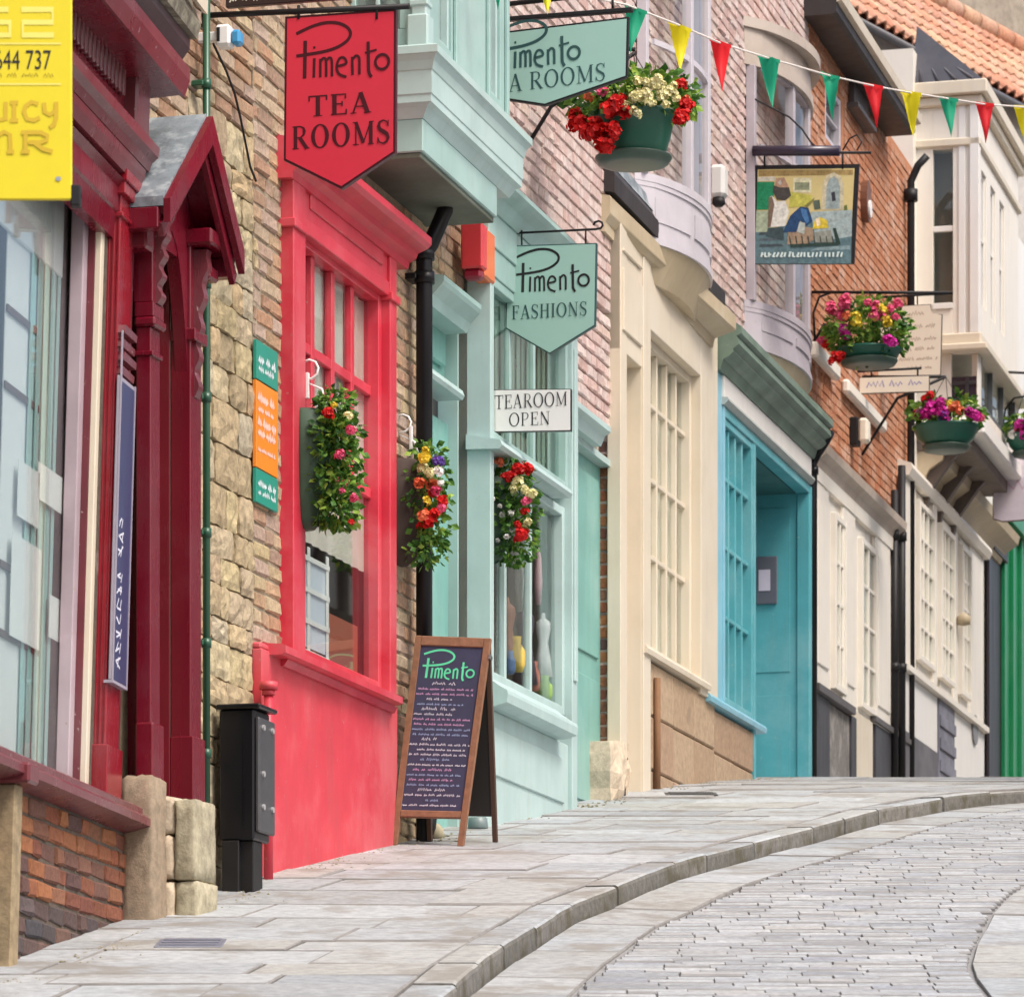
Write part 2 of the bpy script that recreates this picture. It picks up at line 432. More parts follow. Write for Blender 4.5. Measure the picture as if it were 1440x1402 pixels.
def window(parent, fr, u0, u1, v0, v1, wg, fmat, cols=(), rows=(), fw=.045, md=.035, mw=.02, fd=.05, seed=0, name='window', panes=True, low=0):
    """frame + muntins as one part, each pane a sub-part; cols/rows are positions in 0..1"""
    rg = random.Random(seed); mb = MB(fr); wf = wg + fd
    mb.box(u0, u0 + fw, v0, v1, wg - .02, wf); mb.box(u1 - fw, u1, v0, v1, wg - .02, wf)
    mb.box(u0 + fw, u1 - fw, v0, v0 + fw, wg - .02, wf - .003); mb.box(u0 + fw, u1 - fw, v1 - fw, v1, wg - .02, wf - .003)
    U0, U1, V0, V1 = u0 + fw, u1 - fw, v0 + fw, v1 - fw
    cs = [U0] + [U0 + c * (U1 - U0) for c in cols] + [U1]; rs = [V0] + [V0 + r * (V1 - V0) for r in rows] + [V1]
    for c in cs[1:-1]: mb.box(c - mw / 2, c + mw / 2, rs[low], V1, wg - .012, wg + md)
    for r in rs[1:-1]: mb.box(U0, U1, r - mw / 2, r + mw / 2, wg - .010, wg + md - .004)
    o = mb.build(name, fmat, parent)
    if panes:
        for a, b in zip(cs, cs[1:]):
            for c, d in zip(rs[low:], rs[low + 1:]): pane(o, fr, a, b, c, d, wg, rg)
        for c, d in zip(rs[:low], rs[1:low + 1]): pane(o, fr, U0, U1, c, d, wg, rg)
    return o
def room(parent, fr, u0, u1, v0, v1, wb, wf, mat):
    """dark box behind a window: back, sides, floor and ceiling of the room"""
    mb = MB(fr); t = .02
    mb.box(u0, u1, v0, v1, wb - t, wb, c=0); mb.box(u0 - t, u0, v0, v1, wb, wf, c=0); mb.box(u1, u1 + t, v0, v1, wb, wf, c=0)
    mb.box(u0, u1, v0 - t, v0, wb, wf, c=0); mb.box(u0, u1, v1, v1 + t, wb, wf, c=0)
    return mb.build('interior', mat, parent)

# ------------------------------------------------------------------ lettering
def arc(cx, cy, rx, ry, a0, a1, n=14): return [(cx + rx * cos(radians(a0 + (a1 - a0) * i / n)), cy + ry * sin(radians(a0 + (a1 - a0) * i / n))) for i in range(n + 1)]
SCRIPT = [  # the hand-drawn "Pimento", in a 520 x 300 box (y up)
    ([(0, 240), (85, 272), (165, 287), (235, 279), (284, 252), (300, 220), (284, 186), (235, 156), (165, 137), (85, 128), (0, 122)], 17),
    ([(50, 200), (48, 100), (46, 0)], 20), ([(100, 104), (97, 0)], 15), ([(94, 160), (106, 160)], 13),
    ([(133, 0), (134, 98)], 14), ([(134, 84), (150, 100), (163, 92), (166, 60), (166, 0)], 14), ([(166, 84), (182, 100), (195, 92), (198, 60), (198, 0)], 14),
    ([(226, 52), (275, 62), (272, 86), (256, 97), (238, 90), (226, 62), (226, 34), (240, 8), (278, -8)], 14),
    ([(312, 0), (310, 96)], 14), ([(310, 80), (330, 100), (347, 90), (350, 60), (350, 0)], 14),
    ([(398, 170), (400, 60), (402, 10), (416, -18)], 17), ([(380, 112), (445, 124)], 11),
]
SCRIPT_O = (475, 58, 37)
TH, TN = .17, .06
def ring(cx, cy, rx, ry, ix, iy): return ('ring', cx, cy, rx, ry, ix, iy)
SERIF = {
    'T': (.74, [([(.37, 0), (.37, 1)], TH), ([(.02, .965), (.72, .965)], TN + .01), ([(.03, 1), (.03, .74)], TN), ([(.71, 1), (.71, .74)], TN), ([(.2, .02), (.54, .02)], .045)]),
    'E': (.66, [([(.16, 0), (.16, 1)], TH), ([(.02, .97), (.6, .97)], TN), ([(.02, .03), (.63, .03)], TN), ([(.2, .52), (.46, .52)], TN), ([(.59, 1), (.59, .76)], TN), ([(.62, 0), (.62, .25)], TN), ([(.46, .4), (.46, .64)], TN)]),
    'A': (.80, [([(.1, 0), (.39, 1)], TN + .01), ([(.39, 1.0), (.68, 0)], TH), ([(.2, .33), (.58, .33)], TN), ([(0, .02), (.24, .02)], .045), ([(.52, .02), (.82, .02)], .045)]),
    'R': (.78, [([(.16, 0), (.16, 1)], TH), ([(.02, .02), (.32, .02)], .045), ([(.02, .975), (.4, .975), (.54, .9), (.58, .76), (.54, .6), (.4, .5), (.2, .49)], [.05, .06, .1, .15, .1, .06, .05]), ([(.36, .49), (.7, .0)], TH), ([(.62, .02), (.82, .02)], .045)]),
    'O': (.86, [ring(.42, .5, .42, .53, .24, .47)]),
    'M': (1.0, [([(.14, 0), (.14, 1)], TN), ([(.14, 1), (.49, .08)], TH * .9), ([(.49, .08), (.84, 1)], TN), ([(.84, 0), (.84, 1)], TH), ([(0, .02), (.28, .02)], .045), ([(.7, .02), (.98, .02)], .045), ([(.0, .98), (.2, .98)], .045), ([(.8, .98), (.98, .98)], .045)]),
    'S': (.62, [([(.52, .78), (.46, .94), (.3, 1.0), (.13, .93), (.08, .76), (.16, .6), (.32, .5), (.47, .4), (.53, .24), (.46, .07), (.28, .0), (.12, .07), (.05, .26)], [.05, .06, .07, .1, .15, .17, .18, .17, .15, .1, .07, .06, .05]), ([(.53, .72), (.53, 1)], .045), ([(.05, .0), (.05, .28)], .045)]),
    'F': (.62, [([(.16, 0), (.16, 1)], TH), ([(.02, .97), (.58, .97)], TN), ([(.2, .52), (.44, .52)], TN), ([(.57, 1), (.57, .76)], TN), ([(.44, .4), (.44, .64)], TN), ([(.02, .02), (.34, .02)], .045)]),
    'H': (.84, [([(.16, 0), (.16, 1)], TH), ([(.66, 0), (.66, 1)], TH), ([(.16, .52), (.66, .52)], TN)] + [([(x - .15, y), (x + .15, y)], .045) for x in (.16, .66) for y in (.02, .98)]),
    'I': (.36, [([(.17, 0), (.17, 1)], TH), ([(.01, .02), (.33, .02)], .045), ([(.01, .98), (.33, .98)], .045)]),
    'N': (.86, [([(.14, 0), (.14, 1)], TN), ([(.14, 1), (.7, 0)], TH), ([(.7, 0), (.7, 1)], TN), ([(0, .02), (.28, .02)], .045), ([(.56, .98), (.84, .98)], .045)]),
    'P': (.68, [([(.16, 0), (.16, 1)], TH), ([(.02, .02), (.34, .02)], .045), ([(.02, .975), (.4, .975), (.55, .9), (.6, .74), (.55, .57), (.4, .47), (.2, .46)], [.05, .06, .1, .15, .1, .06, .05])]),
    ' ': (.4, []),
    'C': (.72, [([(.62, .78), (.5, .95), (.33, 1.0), (.15, .85), (.08, .5), (.15, .15), (.33, 0), (.5, .05), (.64, .24)], [.05, .07, .08, .14, .18, .14, .08, .07, .05])]),
    'Y': (.7, [([(.06, 1), (.1, .5), (.3, .4), (.56, .5)], [.12, .16, .12, .06]), ([(.58, 1), (.58, .3), (.5, -.2), (.3, -.36)], [.12, .16, .12, .05])]),
    'G': (.5, []),
}
def text_width(txt, tr=.1): return sum(SERIF[c][0] + tr for c in txt) - tr
def serif_text(mb, txt, x0, y0, h, mapf, tr=.1, sx=1.0, thin=1.0):
    """mapf(x, y, layer) -> frame coordinates"""
    x = x0; k = 0
    for ch in txt:
        wd, st = SERIF[ch]
        for g in st:
            k += 1; f = (lambda a, b, q=k: mapf(x + a * h * sx, y0 + b * h, q))
            if g[0] == 'ring':
                _, cx, cy, rx, ry, ix, iy = g; ix = rx - (rx - ix) * thin; n = 22
                p = [(cx + rx * cos(2 * pi * i / n), cy + ry * sin(2 * pi * i / n)) for i in range(n)] + [(cx + ix * cos(2 * pi * i / n), cy + iy * sin(2 * pi * i / n)) for i in range(n)]
                mb.add([f(*q) for q in p], [[i, (i + 1) % n, n + (i + 1) % n, n + i] for i in range(n)])
            else:
                wv_ = [w_ * thin for w_ in g[1]] if isinstance(g[1], list) else g[1] * thin
                mb.ribbon(g[0], wv_, f)
        x += (wd + tr) * h * sx
    return x
def script_text(mb, x0, y0, s, mapf, wt=1.0):
    k = 0
    def smooth(p):
        if len(p) < 4: return p
        q = []
        for i in range(len(p) - 1):
            p0, p1, p2, p3 = p[max(i - 1, 0)], p[i], p[i + 1], p[min(i + 2, len(p) - 1)]
            for j in range(4):
                t = j / 4; q.append(tuple(.5 * (2 * b + (c - a) * t + (2 * a - 5 * b + 4 * c - d) * t * t + (3 * b - a - 3 * c + d) * t**3) for a, b, c, d in zip(p0, p1, p2, p3)))
        return q + [p[-1]]
    for p, wd in SCRIPT:
        k += 1; mb.ribbon(smooth(p), wd * wt, lambda a, b, q=k: mapf(x0 + a * s, y0 + b * s, q))
    cx, cy, r = SCRIPT_O; k += 1
    mb.ribbon(arc(cx, cy, r, r * 1.05, 0, 345, 23), 15 * wt, lambda a, b, q=k: mapf(x0 + a * s, y0 + b * s, q), True)
def scribble(mb, x0, x1, y, h, mapf, rg, wd):
    """one line of handwriting too small to read in the photograph"""
    x = x0; k = 0
    while x < x1:
        n = rg.randint(2, 7); pts = []
        for i in range(n * 2 + 1):
            pts.append((x, y + (h * rg.uniform(.4, 1.0) if i % 2 else h * rg.uniform(-.1, .2)))); x += h * rg.uniform(.22, .4)
            if x > x1: break
        if len(pts) > 1: k += 1; mb.ribbon(pts, wd, lambda a, b, q=k: mapf(a, b, q))
        x += h * rg.uniform(.5, .9)
def font_mesh(mb, txt, size, x0, y0, mapf, sx=1.0):
    cu = bpy.data.curves.new('lettering', 'FONT'); cu.body = txt; cu.size = size; cu.resolution_u = 3
    ob = bpy.data.objects.new('lettering', cu); COL.objects.link(ob)
    dg = bpy.context.evaluated_depsgraph_get(); me = bpy.data.meshes.new_from_object(ob.evaluated_get(dg))
    mb.add([mapf(x0 + v.co.x * sx, y0 + v.co.y, 1) for v in me.vertices], [list(p.vertices) for p in me.polygons])
    bpy.data.objects.remove(ob); bpy.data.curves.remove(cu); bpy.data.meshes.remove(me)
# ------------------------------------------------------------------ palette
MORTAR = piece_mat('lime_mortar', [(.36, .30, .22)], .95, 30, .5, ((.22, .17, .12), 6, .55, .7))
MORTAR_D = piece_mat('sooty_mortar', [(.15, .12, .095)], .95, 30, .5, ((.30, .27, .23), 5, .62, .7))
MORTAR_P = piece_mat('pink_mortar', [(.47, .37, .33)], .95, 30, .4)
MORTAR_O = piece_mat('orange_mortar', [(.52, .24, .13)], .95, 30, .3)
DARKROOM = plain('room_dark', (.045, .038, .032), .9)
BRICK_OLD = piece_mat('old_red_brick', [(.30, .10, .055), (.36, .14, .07), (.20, .075, .055), (.42, .17, .075), (.13, .075, .07), (.33, .15, .09)], .88, 45, .45, ((.08, .06, .055), 7, .62, .55))
BRICK_BLUE = piece_mat('sooty_brick', [(.10, .085, .085), (.16, .09, .075), (.075, .075, .085), (.20, .11, .08), (.12, .10, .105)], .88, 45, .45, ((.42, .38, .34), 14, .66, .5))
BRICK_TAN = piece_mat('weathered_tan_brick', [(.46, .27, .17), (.52, .36, .22), (.42, .25, .17), (.54, .43, .27), (.47, .35, .28), (.36, .23, .15), (.50, .38, .31), (.50, .40, .22)], .9, 40, .5, ((.30, .22, .14), 6, .56, .65))
BRICK_PINK = piece_mat('limewashed_pink_brick', [(.60, .42, .38), (.64, .48, .45), (.56, .37, .33), (.66, .54, .50), (.62, .50, .47), (.52, .37, .35), (.63, .49, .41)], .9, 40, .3, ((.68, .59, .55), 9, .50, .75))
BRICK_ORANGE = piece_mat('orange_brick', [(.50, .20, .10), (.54, .25, .14), (.46, .18, .09), (.55, .29, .18), (.50, .22, .12)], .9, 40, .4, ((.60, .42, .33), 4, .52, .75))
STONE = piece_mat('yellow_limestone', [(.54, .44, .25), (.58, .49, .31), (.46, .36, .22), (.60, .51, .33), (.55, .41, .24), (.50, .44, .32), (.50, .34, .20), (.48, .41, .29)], .92, 20, .6, ((.20, .16, .10), 7, .55, .75), .9)
STONE_PALE = piece_mat('worn_sandstone', [(.66, .53, .39), (.60, .49, .36), (.68, .58, .45)], .92, 22, .4, ((.30, .26, .20), 8, .62, .6), .7)
FLAG = piece_mat('york_flagstone', [(.385, .41, .425), (.455, .48, .495), (.325, .345, .36), (.415, .42, .41), (.445, .47, .485), (.37, .40, .42), (.41, .41, .385), (.35, .37, .385)], .8, 18, .42, ((.22, .20, .17), 2.4, .50, .7), .5, .3)
SETT = piece_mat('granite_sett', [(.40, .425, .445), (.47, .49, .51), (.30, .32, .34), (.51, .525, .53), (.42, .44, .46), (.33, .35, .39), (.44, .44, .43), (.37, .385, .40)], .66, 34, .5, ((.20, .205, .215), 2.0, .52, .65), .55, .4)
KERB = piece_mat('kerb_stone', [(.20, .19, .175), (.16, .155, .14), (.23, .22, .20), (.18, .175, .165)], .85, 22, .5, ((.09, .08, .05), 4.5, .50, .8), .7)
JOINT = plain('joint_grit', (.22, .21, .20), .95, 0, .4)
SJOINT = plain('sett_joint', (.25, .248, .245), .95, 0, .35)
SOIL = piece_mat('verge_grit', [(.30, .28, .25)], .95, 10, .4)
RED = paint('tea_room_red', (.60, .034, .062), .32, .14, .25, (.45, .16, .14))
RED_D = paint('tea_room_dado_red', (.60, .046, .068), .45, .14, .3, (.52, .22, .20))
MAROON = paint('maroon_gloss', (.15, .004, .016), .24, .16, spec=.5)
MAROON_R = paint('crimson_gloss', (.27, .006, .018), .22, .16, spec=.5)
MAROON_D = paint('maroon_weathered', (.165, .035, .045), .27, .22, .3, (.42, .33, .33))
MINT = paint('mint_paint', (.335, .50, .472), .42, .14, .35, (.40, .42, .36))
MINT_D = paint('mint_door', (.19, .43, .385), .36, .12)
MINT_P = paint('mint_pale', (.43, .575, .56), .42, .12, .3, (.42, .44, .40))
TURQ = paint('turquoise_paint', (.095, .385, .435), .38, .15, .25, (.30, .42, .42))
TURQ_L = paint('turquoise_light', (.22, .50, .62), .36, .1)
CREAM = paint('cream_paint', (.68, .60, .47), .4, .07)
CREAM_D = paint('cream_fascia', (.50, .41, .27), .45, .14)
IVORY = paint('ivory_paint', (.80, .75, .66), .4, .06)
WHITE = paint('white_paint', (.78, .76, .72), .4, .06)
LILAC = paint('lilac_grey', (.55, .52, .565), .42, .12)
PATINA = paint('green_lead', (.15, .22, .17), .5, .3, .3, (.30, .32, .28))
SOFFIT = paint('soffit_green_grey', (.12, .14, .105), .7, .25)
BLACK = paint('black_gloss', (.008, .008, .010), .3, .2, spec=.3)
BLACK_M = plain('black_metal', (.014, .013, .014), .5, 0, .3, .3)
GREEN_P = paint('green_pipe', (.018, .085, .045), .3, .2)
LEAD = piece_mat('lead_sheet', [(.22, .26, .29)], .6, 12, .5, ((.36, .40, .42), 9, .50, .8), .4, .4)
WHITE_S = plain('sign_white', (.80, .80, .79), .35, 0, .03)
CREAM_S = plain('sign_cream', (.76, .70, .58), .4, 0, .04)
WOOD = piece_mat('oak_frame', [(.24, .12, .065), (.28, .14, .08)], .55, 20, .4, None, .25, .4)
SLATE_B = plain('chalkboard', (.030, .034, .075), .6, 0, .25)
SIGN_RED = plain('sign_red', (.66, .035, .065), .32, 0, .03)
SIGN_MINT = plain('sign_mint', (.32, .52, .46), .35, 0, .03)
INK = plain('sign_ink', (.012, .010, .012), .4, 0, 0)
INK_R = plain('sign_ink_on_red', (.06, .004, .010), .4, 0, 0)
INK_T = plain('sign_ink_teal', (.025, .075, .075), .4, 0, 0)
TILE = piece_mat('clay_pantile', [(.56, .25, .16), (.62, .33, .21), (.50, .26, .18), (.64, .40, .25), (.58, .33, .25)], .85, 26, .4, ((.55, .45, .32), 5, .54, .65), .4)
TERRA = GREEN_BOWL = plain('green_plastic', (.012, .10, .065), .32, 0, .1)
SAUCER = plain('saucer_plastic', (.05, .085, .065), .4, 0, .2)
LEAF_D = leaf_mat('leaf_dark', [(.018, .07, .012), (.045, .14, .02), (.08, .20, .03), (.14, .28, .045)])
LEAF_L = leaf_mat('leaf_light', [(.10, .22, .03), (.20, .36, .05), (.32, .46, .07), (.06, .16, .03)])
def petal(n, c): return leaf_mat('petal_' + n, [sc(c, .62), c, sc(c, 1.25)], .2)
P_RED = petal('red', (.62, .012, .012)); P_PINK = petal('pink', (.75, .10, .22)); P_MAG = petal('magenta', (.66, .03, .36)); P_CREAM = petal('cream', (.82, .76, .42))
P_YEL = petal('yellow', (.80, .62, .06)); P_WHITE = petal('white', (.82, .80, .76)); P_ORG = petal('coral', (.80, .20, .09)); P_VIO = petal('violet', (.16, .08, .42))

# ------------------------------------------------------------------ setting: hill, road, pavement, kerb
kerb_px = [(600, 1415), (622, 1399), (665, 1360), (720, 1322), (797, 1273), (879, 1242), (964, 1209), (1067, 1182), (1144, 1163), (1234, 1138), (1337, 1119), (1440, 1109.5)]
KP = [gpt(*p) for p in kerb_px]
KP = [(KP[0][0] - .55, KP[0][1] - 4.5), (KP[0][0] - .28, KP[0][1] - 2.2)] + KP[1:]
lx, ly = KP[-1]; KP += [(lx + .75, ly + .75), (lx + 1.7, ly + 1.25), (lx + 3.2, ly + 1.6), (lx + 6, ly + 1.9)]
def resample(P, step):
    out_ = [Vector(P[0])]; acc = 0
    d = [0]
    for a, b in zip(P, P[1:]): d.append(d[-1] + (Vector(b) - Vector(a)).length)
    n = int(d[-1] / step); res = []
    for k in range(n + 1):
        s_ = d[-1] * k / n; i = max(j for j in range(len(d)) if d[j] <= s_ + 1e-9); i = min(i, len(P) - 2)
        t = (s_ - d[i]) / max(1e-9, d[i + 1] - d[i]); res.append(Vector(P[i]).lerp(Vector(P[i + 1]), t))
    for _ in range(3): res = [res[0]] + [(res[i - 1] + res[i] * 2 + res[i + 1]) / 4 for i in range(1, len(res) - 1)] + [res[-1]]
    return res
KF = resample(KP, .12)
def off(P, d):
    r = []
    for i, p in enumerate(P):
        t = (P[min(i + 1, len(P) - 1)] - P[max(i - 1, 0)]).normalized(); r.append(p + Vector((t.y, -t.x)) * d)
    return r
def kerb_x(y, d=0, _c={}):
    if d not in _c: _c[d] = off(KF, d)
    Q = _c[d]
    for a, b in zip(Q, Q[1:]):
        if a.y <= y <= b.y: return a.x + (b.x - a.x) * (y - a.y) / max(1e-6, b.y - a.y)
    return Q[0].x if y < Q[0].y else 12.0
KH = .082
def sheet(name, mat, x0, x1, ys, zf, nx=2):
    mb = MB(XW); n = nx + 1
    pts = [(x0 + (x1 - x0) * i / nx, y, zf(y)) for y in ys for i in range(n)]
    mb.add(pts, [[j * n + i, j * n + i + 1, (j + 1) * n + i + 1, (j + 1) * n + i] for j in range(len(ys) - 1) for i in range(nx)])
    o = mb.build(name, mat); o['kind'] = 'structure'; return o
ys_all = [-30 + i * 2 for i in range(20)] + [10 + i * .5 for i in range(80)] + [50 + i * 5 for i in range(15)] + [130 + i * 40 for i in range(20)]
ground = sheet('ground', SOIL, -300, 300, ys_all, lambda y: H(y) - .33, 6)
road = thing('road', 'x', 'x', (0, 0, 0)); del road['label'], road['category']; road['kind'] = 'structure'
mb = MB(XW)
rows = [11 + i * .25 for i in range(90)]
pts = []; 
for y in rows: pts += [(kerb_x(y) - .02, y, H(y) - KH - .016), (kerb_x(y) + 3, y, H(y) - KH - .016), (16, y, H(y) - KH - .018)]
mb.add(pts, [[j * 3 + i, j * 3 + i + 1, (j + 1) * 3 + i + 1, (j + 1) * 3 + i] for j in range(len(rows) - 1) for i in range(2)])
o = mb.build('road_bed', SJOINT, road)
rg = random.Random(4)
def slab(mb, q, zf, t=.06, ch=.008, tilt=.003):
    """quad paving piece following the hill, with a worn chamfered top edge; q = 4 plan points"""
    c = sum((Vector(p) for p in q), Vector((0, 0))) / 4; ch = ch * rg.uniform(.5, 1.3); dz = rg.uniform(-tilt, tilt); tx, ty = rg.uniform(-tilt, tilt), rg.uniform(-tilt, tilt)
    zz = lambda p: zf(p[1]) + dz + (p[0] - c.x) * tx * 2 + (p[1] - c.y) * ty * 2
    ins = [Vector(p) + (c - Vector(p)).normalized() * ch * 1.2 for p in q]
    n = 4; pts = [(*p, zz(p) - t) for p in q] + [(*p, zz(p) - ch) for p in q] + [(*p, zz(p)) for p in ins]
    mb.add(pts, [[k * n + i, k * n + (i + 1) % n, (k + 1) * n + (i + 1) % n, (k + 1) * n + i] for k in range(2) for i in range(n)] + [[2 * n + i for i in range(n)]])
# wheel-track slabs along the kerb and on the right
rz_ = lambda y: H(y) - KH
def strip(P, d0, d1, l0, l1, name, ymax, parent):
    A, B = off(P, d0), off(P, d1); i = 0; st = .12
    while i < len(P) - 3:
        k = max(2, int(rg.uniform(l0, l1) / st)); j = min(i + k, len(P) - 1)
        if P[i].y > ymax: break
        g = .05
        q = [A[i].lerp(A[j], g / k), B[i].lerp(B[j], g / k), B[j].lerp(B[i], g / k), A[j].lerp(A[i], g / k)]
        mb = MB(XW); slab(mb, q, rz_, ch=.007); mb.build(name, FLAG, parent, None, JOINT, lambda f: f % 9 < 8); i = j
strip(KF, .012, .36, .5, .95, 'gutter_slab', 30, road)
tr_px = [(1393, 1400), (1365, 1363), (1370, 1335), (1398, 1281), (1434, 1247)]
TP = [gpt(px, py, KH) for px, py in tr_px]
TP = [(TP[0][0] - .05, TP[0][1] - 2.5)] + TP; tx_, ty_ = TP[-1]; TP += [(tx_ + .7, ty_ + 2), (tx_ + 1.6, ty_ + 4), (tx_ + 3.2, ty_ + 6.5)]
TF = resample(TP, .12)
strip(TF, 0.0, .42, .6, 1.1, 'wheel_track_slab', 27, road)
def track_x(y, d):
    Q = off(TF, d)
    for a, b in zip(Q, Q[1:]):
        if a.y <= y <= b.y: return a.x + (b.x - a.x) * (y - a.y) / max(1e-6, b.y - a.y)
    return 99
TX = {}
setts = []
y = 13.2
while y < 30.2:
    c = rg.uniform(.085, .135); x = kerb_x(y + c / 2, .375) + rg.uniform(0, .03); t0, t1 = track_x(y + c / 2, -.02), track_x(y + c / 2, .44)
    while x < 5.2:
        ln = rg.uniform(.15, .30)
        if x < t0 < x + ln: ln = t0 - x
        if t0 <= x + .02 < t1 and t0 < 90: x = t1; continue
        if ln > .04: setts.append((x + ln / 2, y + c / 2, ln - .002, c - .007))
        x += ln
    y += c
SV = []
for k in range(6):
    mb = MB(XW); r2 = random.Random(k + 30)
    mb.box(-.5, .5, -.5, .5, -.5, .5, c=0.0)
    N = 4; pts = []
    ring = lambda s_, z: [(-.5 * s_, -.5 * s_, z), (.5 * s_, -.5 * s_, z), (.5 * s_, .5 * s_, z), (-.5 * s_, .5 * s_, z)]
    pts = ring(1, -.06) + ring(1, -.007) + [(x * .972 + r2.uniform(-.01, .01), y_ * .84 + r2.uniform(-.03, .03), z + r2.uniform(-.0015, .0015)) for x, y_, z in ring(1, 0)]
    me = bpy.data.meshes.new('sett'); me.from_pydata(pts, [], [[a * 4 + i, a * 4 + (i + 1) % 4, (a + 1) * 4 + (i + 1) % 4, (a + 1) * 4 + i] for a in range(2) for i in range(4)] + [[8, 9, 10, 11]])
    me.materials.append(SETT); me.materials.append(SJOINT)
    for p in me.polygons[:8]: p.material_index = 1
    SV.append(me)
inv = lambda s_: not (-20 < CX + F * s_[0] / s_[1] < 1460 and HY - F * rz_(s_[1]) / s_[1] < 1412)
setts.sort(key=lambda s_: (inv(s_), s_[1])); rest = MB(XW)
slope = lambda y: math.atan((H(y + .1) - H(y - .1)) / .2)
for i, (x, y, lx_, ly_) in enumerate(setts):
    z = rz_(y) + rg.uniform(-.0035, .0035)
    if i < 300 and not inv(setts[i]):
        o = link('sett', SV[rg.randrange(6)], road, (x, y, z)); o.scale = (lx_, ly_, 1); o.rotation_euler = (slope(y) + rg.uniform(-.014, .014), rg.uniform(-.008, .008), rg.uniform(-.012, .012))
    else:
        me = SV[rg.randrange(6)]; R = Matrix.Rotation(slope(y) + rg.uniform(-.014, .014), 3, 'X') @ Matrix.Rotation(rg.uniform(-.008, .008), 3, 'Y'); o_ = len(rest.v)
        rest.v += [R @ Vector((v.co.x * lx_, v.co.y * ly_, v.co.z)) + Vector((x, y, z)) for v in me.vertices]; rest.f += [[j + o_ for j in p.vertices] for p in me.polygons]; rest.sm += [False] * len(me.polygons)
o = rest.build('sett_paving', SETT, road, None, SJOINT, lambda f: f % 9 < 8); o['kind'] = 'stuff'
# kerb stones
kerb = thing('kerb', 'x', 'x', (0, 0, 0)); del kerb['label'], kerb['category']; kerb['kind'] = 'structure'
KI = off(KF, -.15); i = 0
while i < len(KF) - 3:
    k = max(3, int(rg.uniform(.55, 1.0) / .12)); j = min(i + k, len(KF) - 1); mb = MB(XW); pr = []; dz = rg.uniform(-.006, .006); dx = rg.uniform(-.006, .006)
    for n_ in range(i, j + 1):
        f = .008 / .12
        A, B = KF[n_], KI[n_]
        if n_ == i: A, B = A.lerp(KF[n_ + 1], f), B.lerp(KI[n_ + 1], f)
        if n_ == j: A, B = A.lerp(KF[n_ - 1], f), B.lerp(KI[n_ - 1], f)
        nrm = (A - B).normalized(); z = H(A.y) + dz; A = A + nrm * (dx + rg.uniform(-.003, .003))
        pr.append([(*B, z - .2), (*A, z - .2), (*A, z - .020), (*(A - nrm * .005), z - .007), (*(A - nrm * .016), z), (*B, z + .001)])
    m = 6; pts = [p for r in pr for p in r]
    mb.add(pts, [[a * m + q, a * m + (q + 1) % m, (a + 1) * m + (q + 1) % m, (a + 1) * m + q] for a in range(len(pr) - 1) for q in range(m)] + [list(range(m)), [(len(pr) - 1) * m + q for q in range(m)]])
    mb.build('kerb_stone', FLAG, kerb, None, KERB, lambda f: f % 6 in (0, 1, 2) or f >= (len(pr) - 1) * 6); i = j
# pavement of flagstones
pave = thing('pavement', 'x', 'x', (0, 0, 0)); del pave['label'], pave['category']; pave['kind'] = 'structure'
mb = MB(XW); rows = [11 + i * .3 for i in range(110)]; pts = []
for y in rows: pts += [(facade_x(y) - .45, y, H(y) - .022), (kerb_x(y, -.02) if y < KF[-1].y else 14, y, H(y) - .022)]
mb.add(pts, [[j * 2, j * 2 + 1, j * 2 + 3, j * 2 + 2] for j in range(len(rows) - 1)])
mb.build('bedding', JOINT, pave)
y = 13.0; row = 0; rg = random.Random(9)
while y < 36:
    d = rg.uniform(.34, .62) if y < 29 else rg.uniform(.7, 1.0); y1 = y + d; x0a, x0b = facade_x(y) - .3, facade_x(y1) - .3
    e0, e1 = kerb_x(y, -.162), kerb_x(y1, -.162)
    e0, e1 = min(e0, 8), min(e1, 8)
    W0, W1 = e0 - x0a, e1 - x0b; t = 0; cuts = [0]
    while True:
        t += rg.uniform(.45, .95) / max(W0, .3)
        if t > 1 - .22 / W0: break
        cuts.append(t)
    cuts.append(1)
    for a, b in zip(cuts, cuts[1:]):
        g = rg.uniform(.002, .006)
        q = [Vector((x0a + W0 * a + g, y + g)), Vector((x0a + W0 * b - g, y + g)), Vector((x0b + W1 * b - g, y1 - g)), Vector((x0b + W1 * a + g, y1 - g))]
        mb = MB(XW); slab(mb, q, H, .07, .007, .0045); mb.build('flagstone', FLAG, pave, None, JOINT, lambda f: f % 9 < 8)
    y = y1; row += 1
# ================================================================== houses
U, V = M.U, M.V
def base(fr, u, w=0.0):
    p = fr.P(u, 0, w); return (p.x, p.y, H(p.y))
def gv(fr, u, w=0.0): return H(fr.P(u, 0, w).y)

# ------------------------------------------------------------------ A  crimson shop at the left edge
lu, lv = L.U, L.V
uE = L.uv(168, 900)[0]; u00 = uE - 4.2
A = thing('shop_house', 'maroon timber shopfront on a brick plinth at the left edge', 'shop', base(L, uE))
vs = lv(100, 1082, .16)                      # sill level
vh = lv(105, 262, -.12)                      # head of the shop window
uw1 = L.uv(128, 650, -.05)[0]                # right end of window
backing(A, L, u00, uE, H(11) - .5, 8.5, [(u00 - 1, uw1, vs, vh)], MORTAR_D, -.16, -.02)
mb = MB(L); mb.box(u00, uE + .05, H(11) - .5, vs - .03, -.02, .041, c=0); mb.build('plinth_core', MORTAR_D, A)
gA = gv(L, uE)
bricks(A, L, [(u00 + 2.0, uE + .05, vs - .03 - .076 * 16, vs - .03 - .076 * 6.05)], [], BRICK_BLUE, .05, seed=3, limit=150)
bricks(A, L, [(u00 + 2.0, uE + .05, vs - .03 - .076 * 6, vs - .035)], [], BRICK_OLD, .05, seed=4, limit=150)
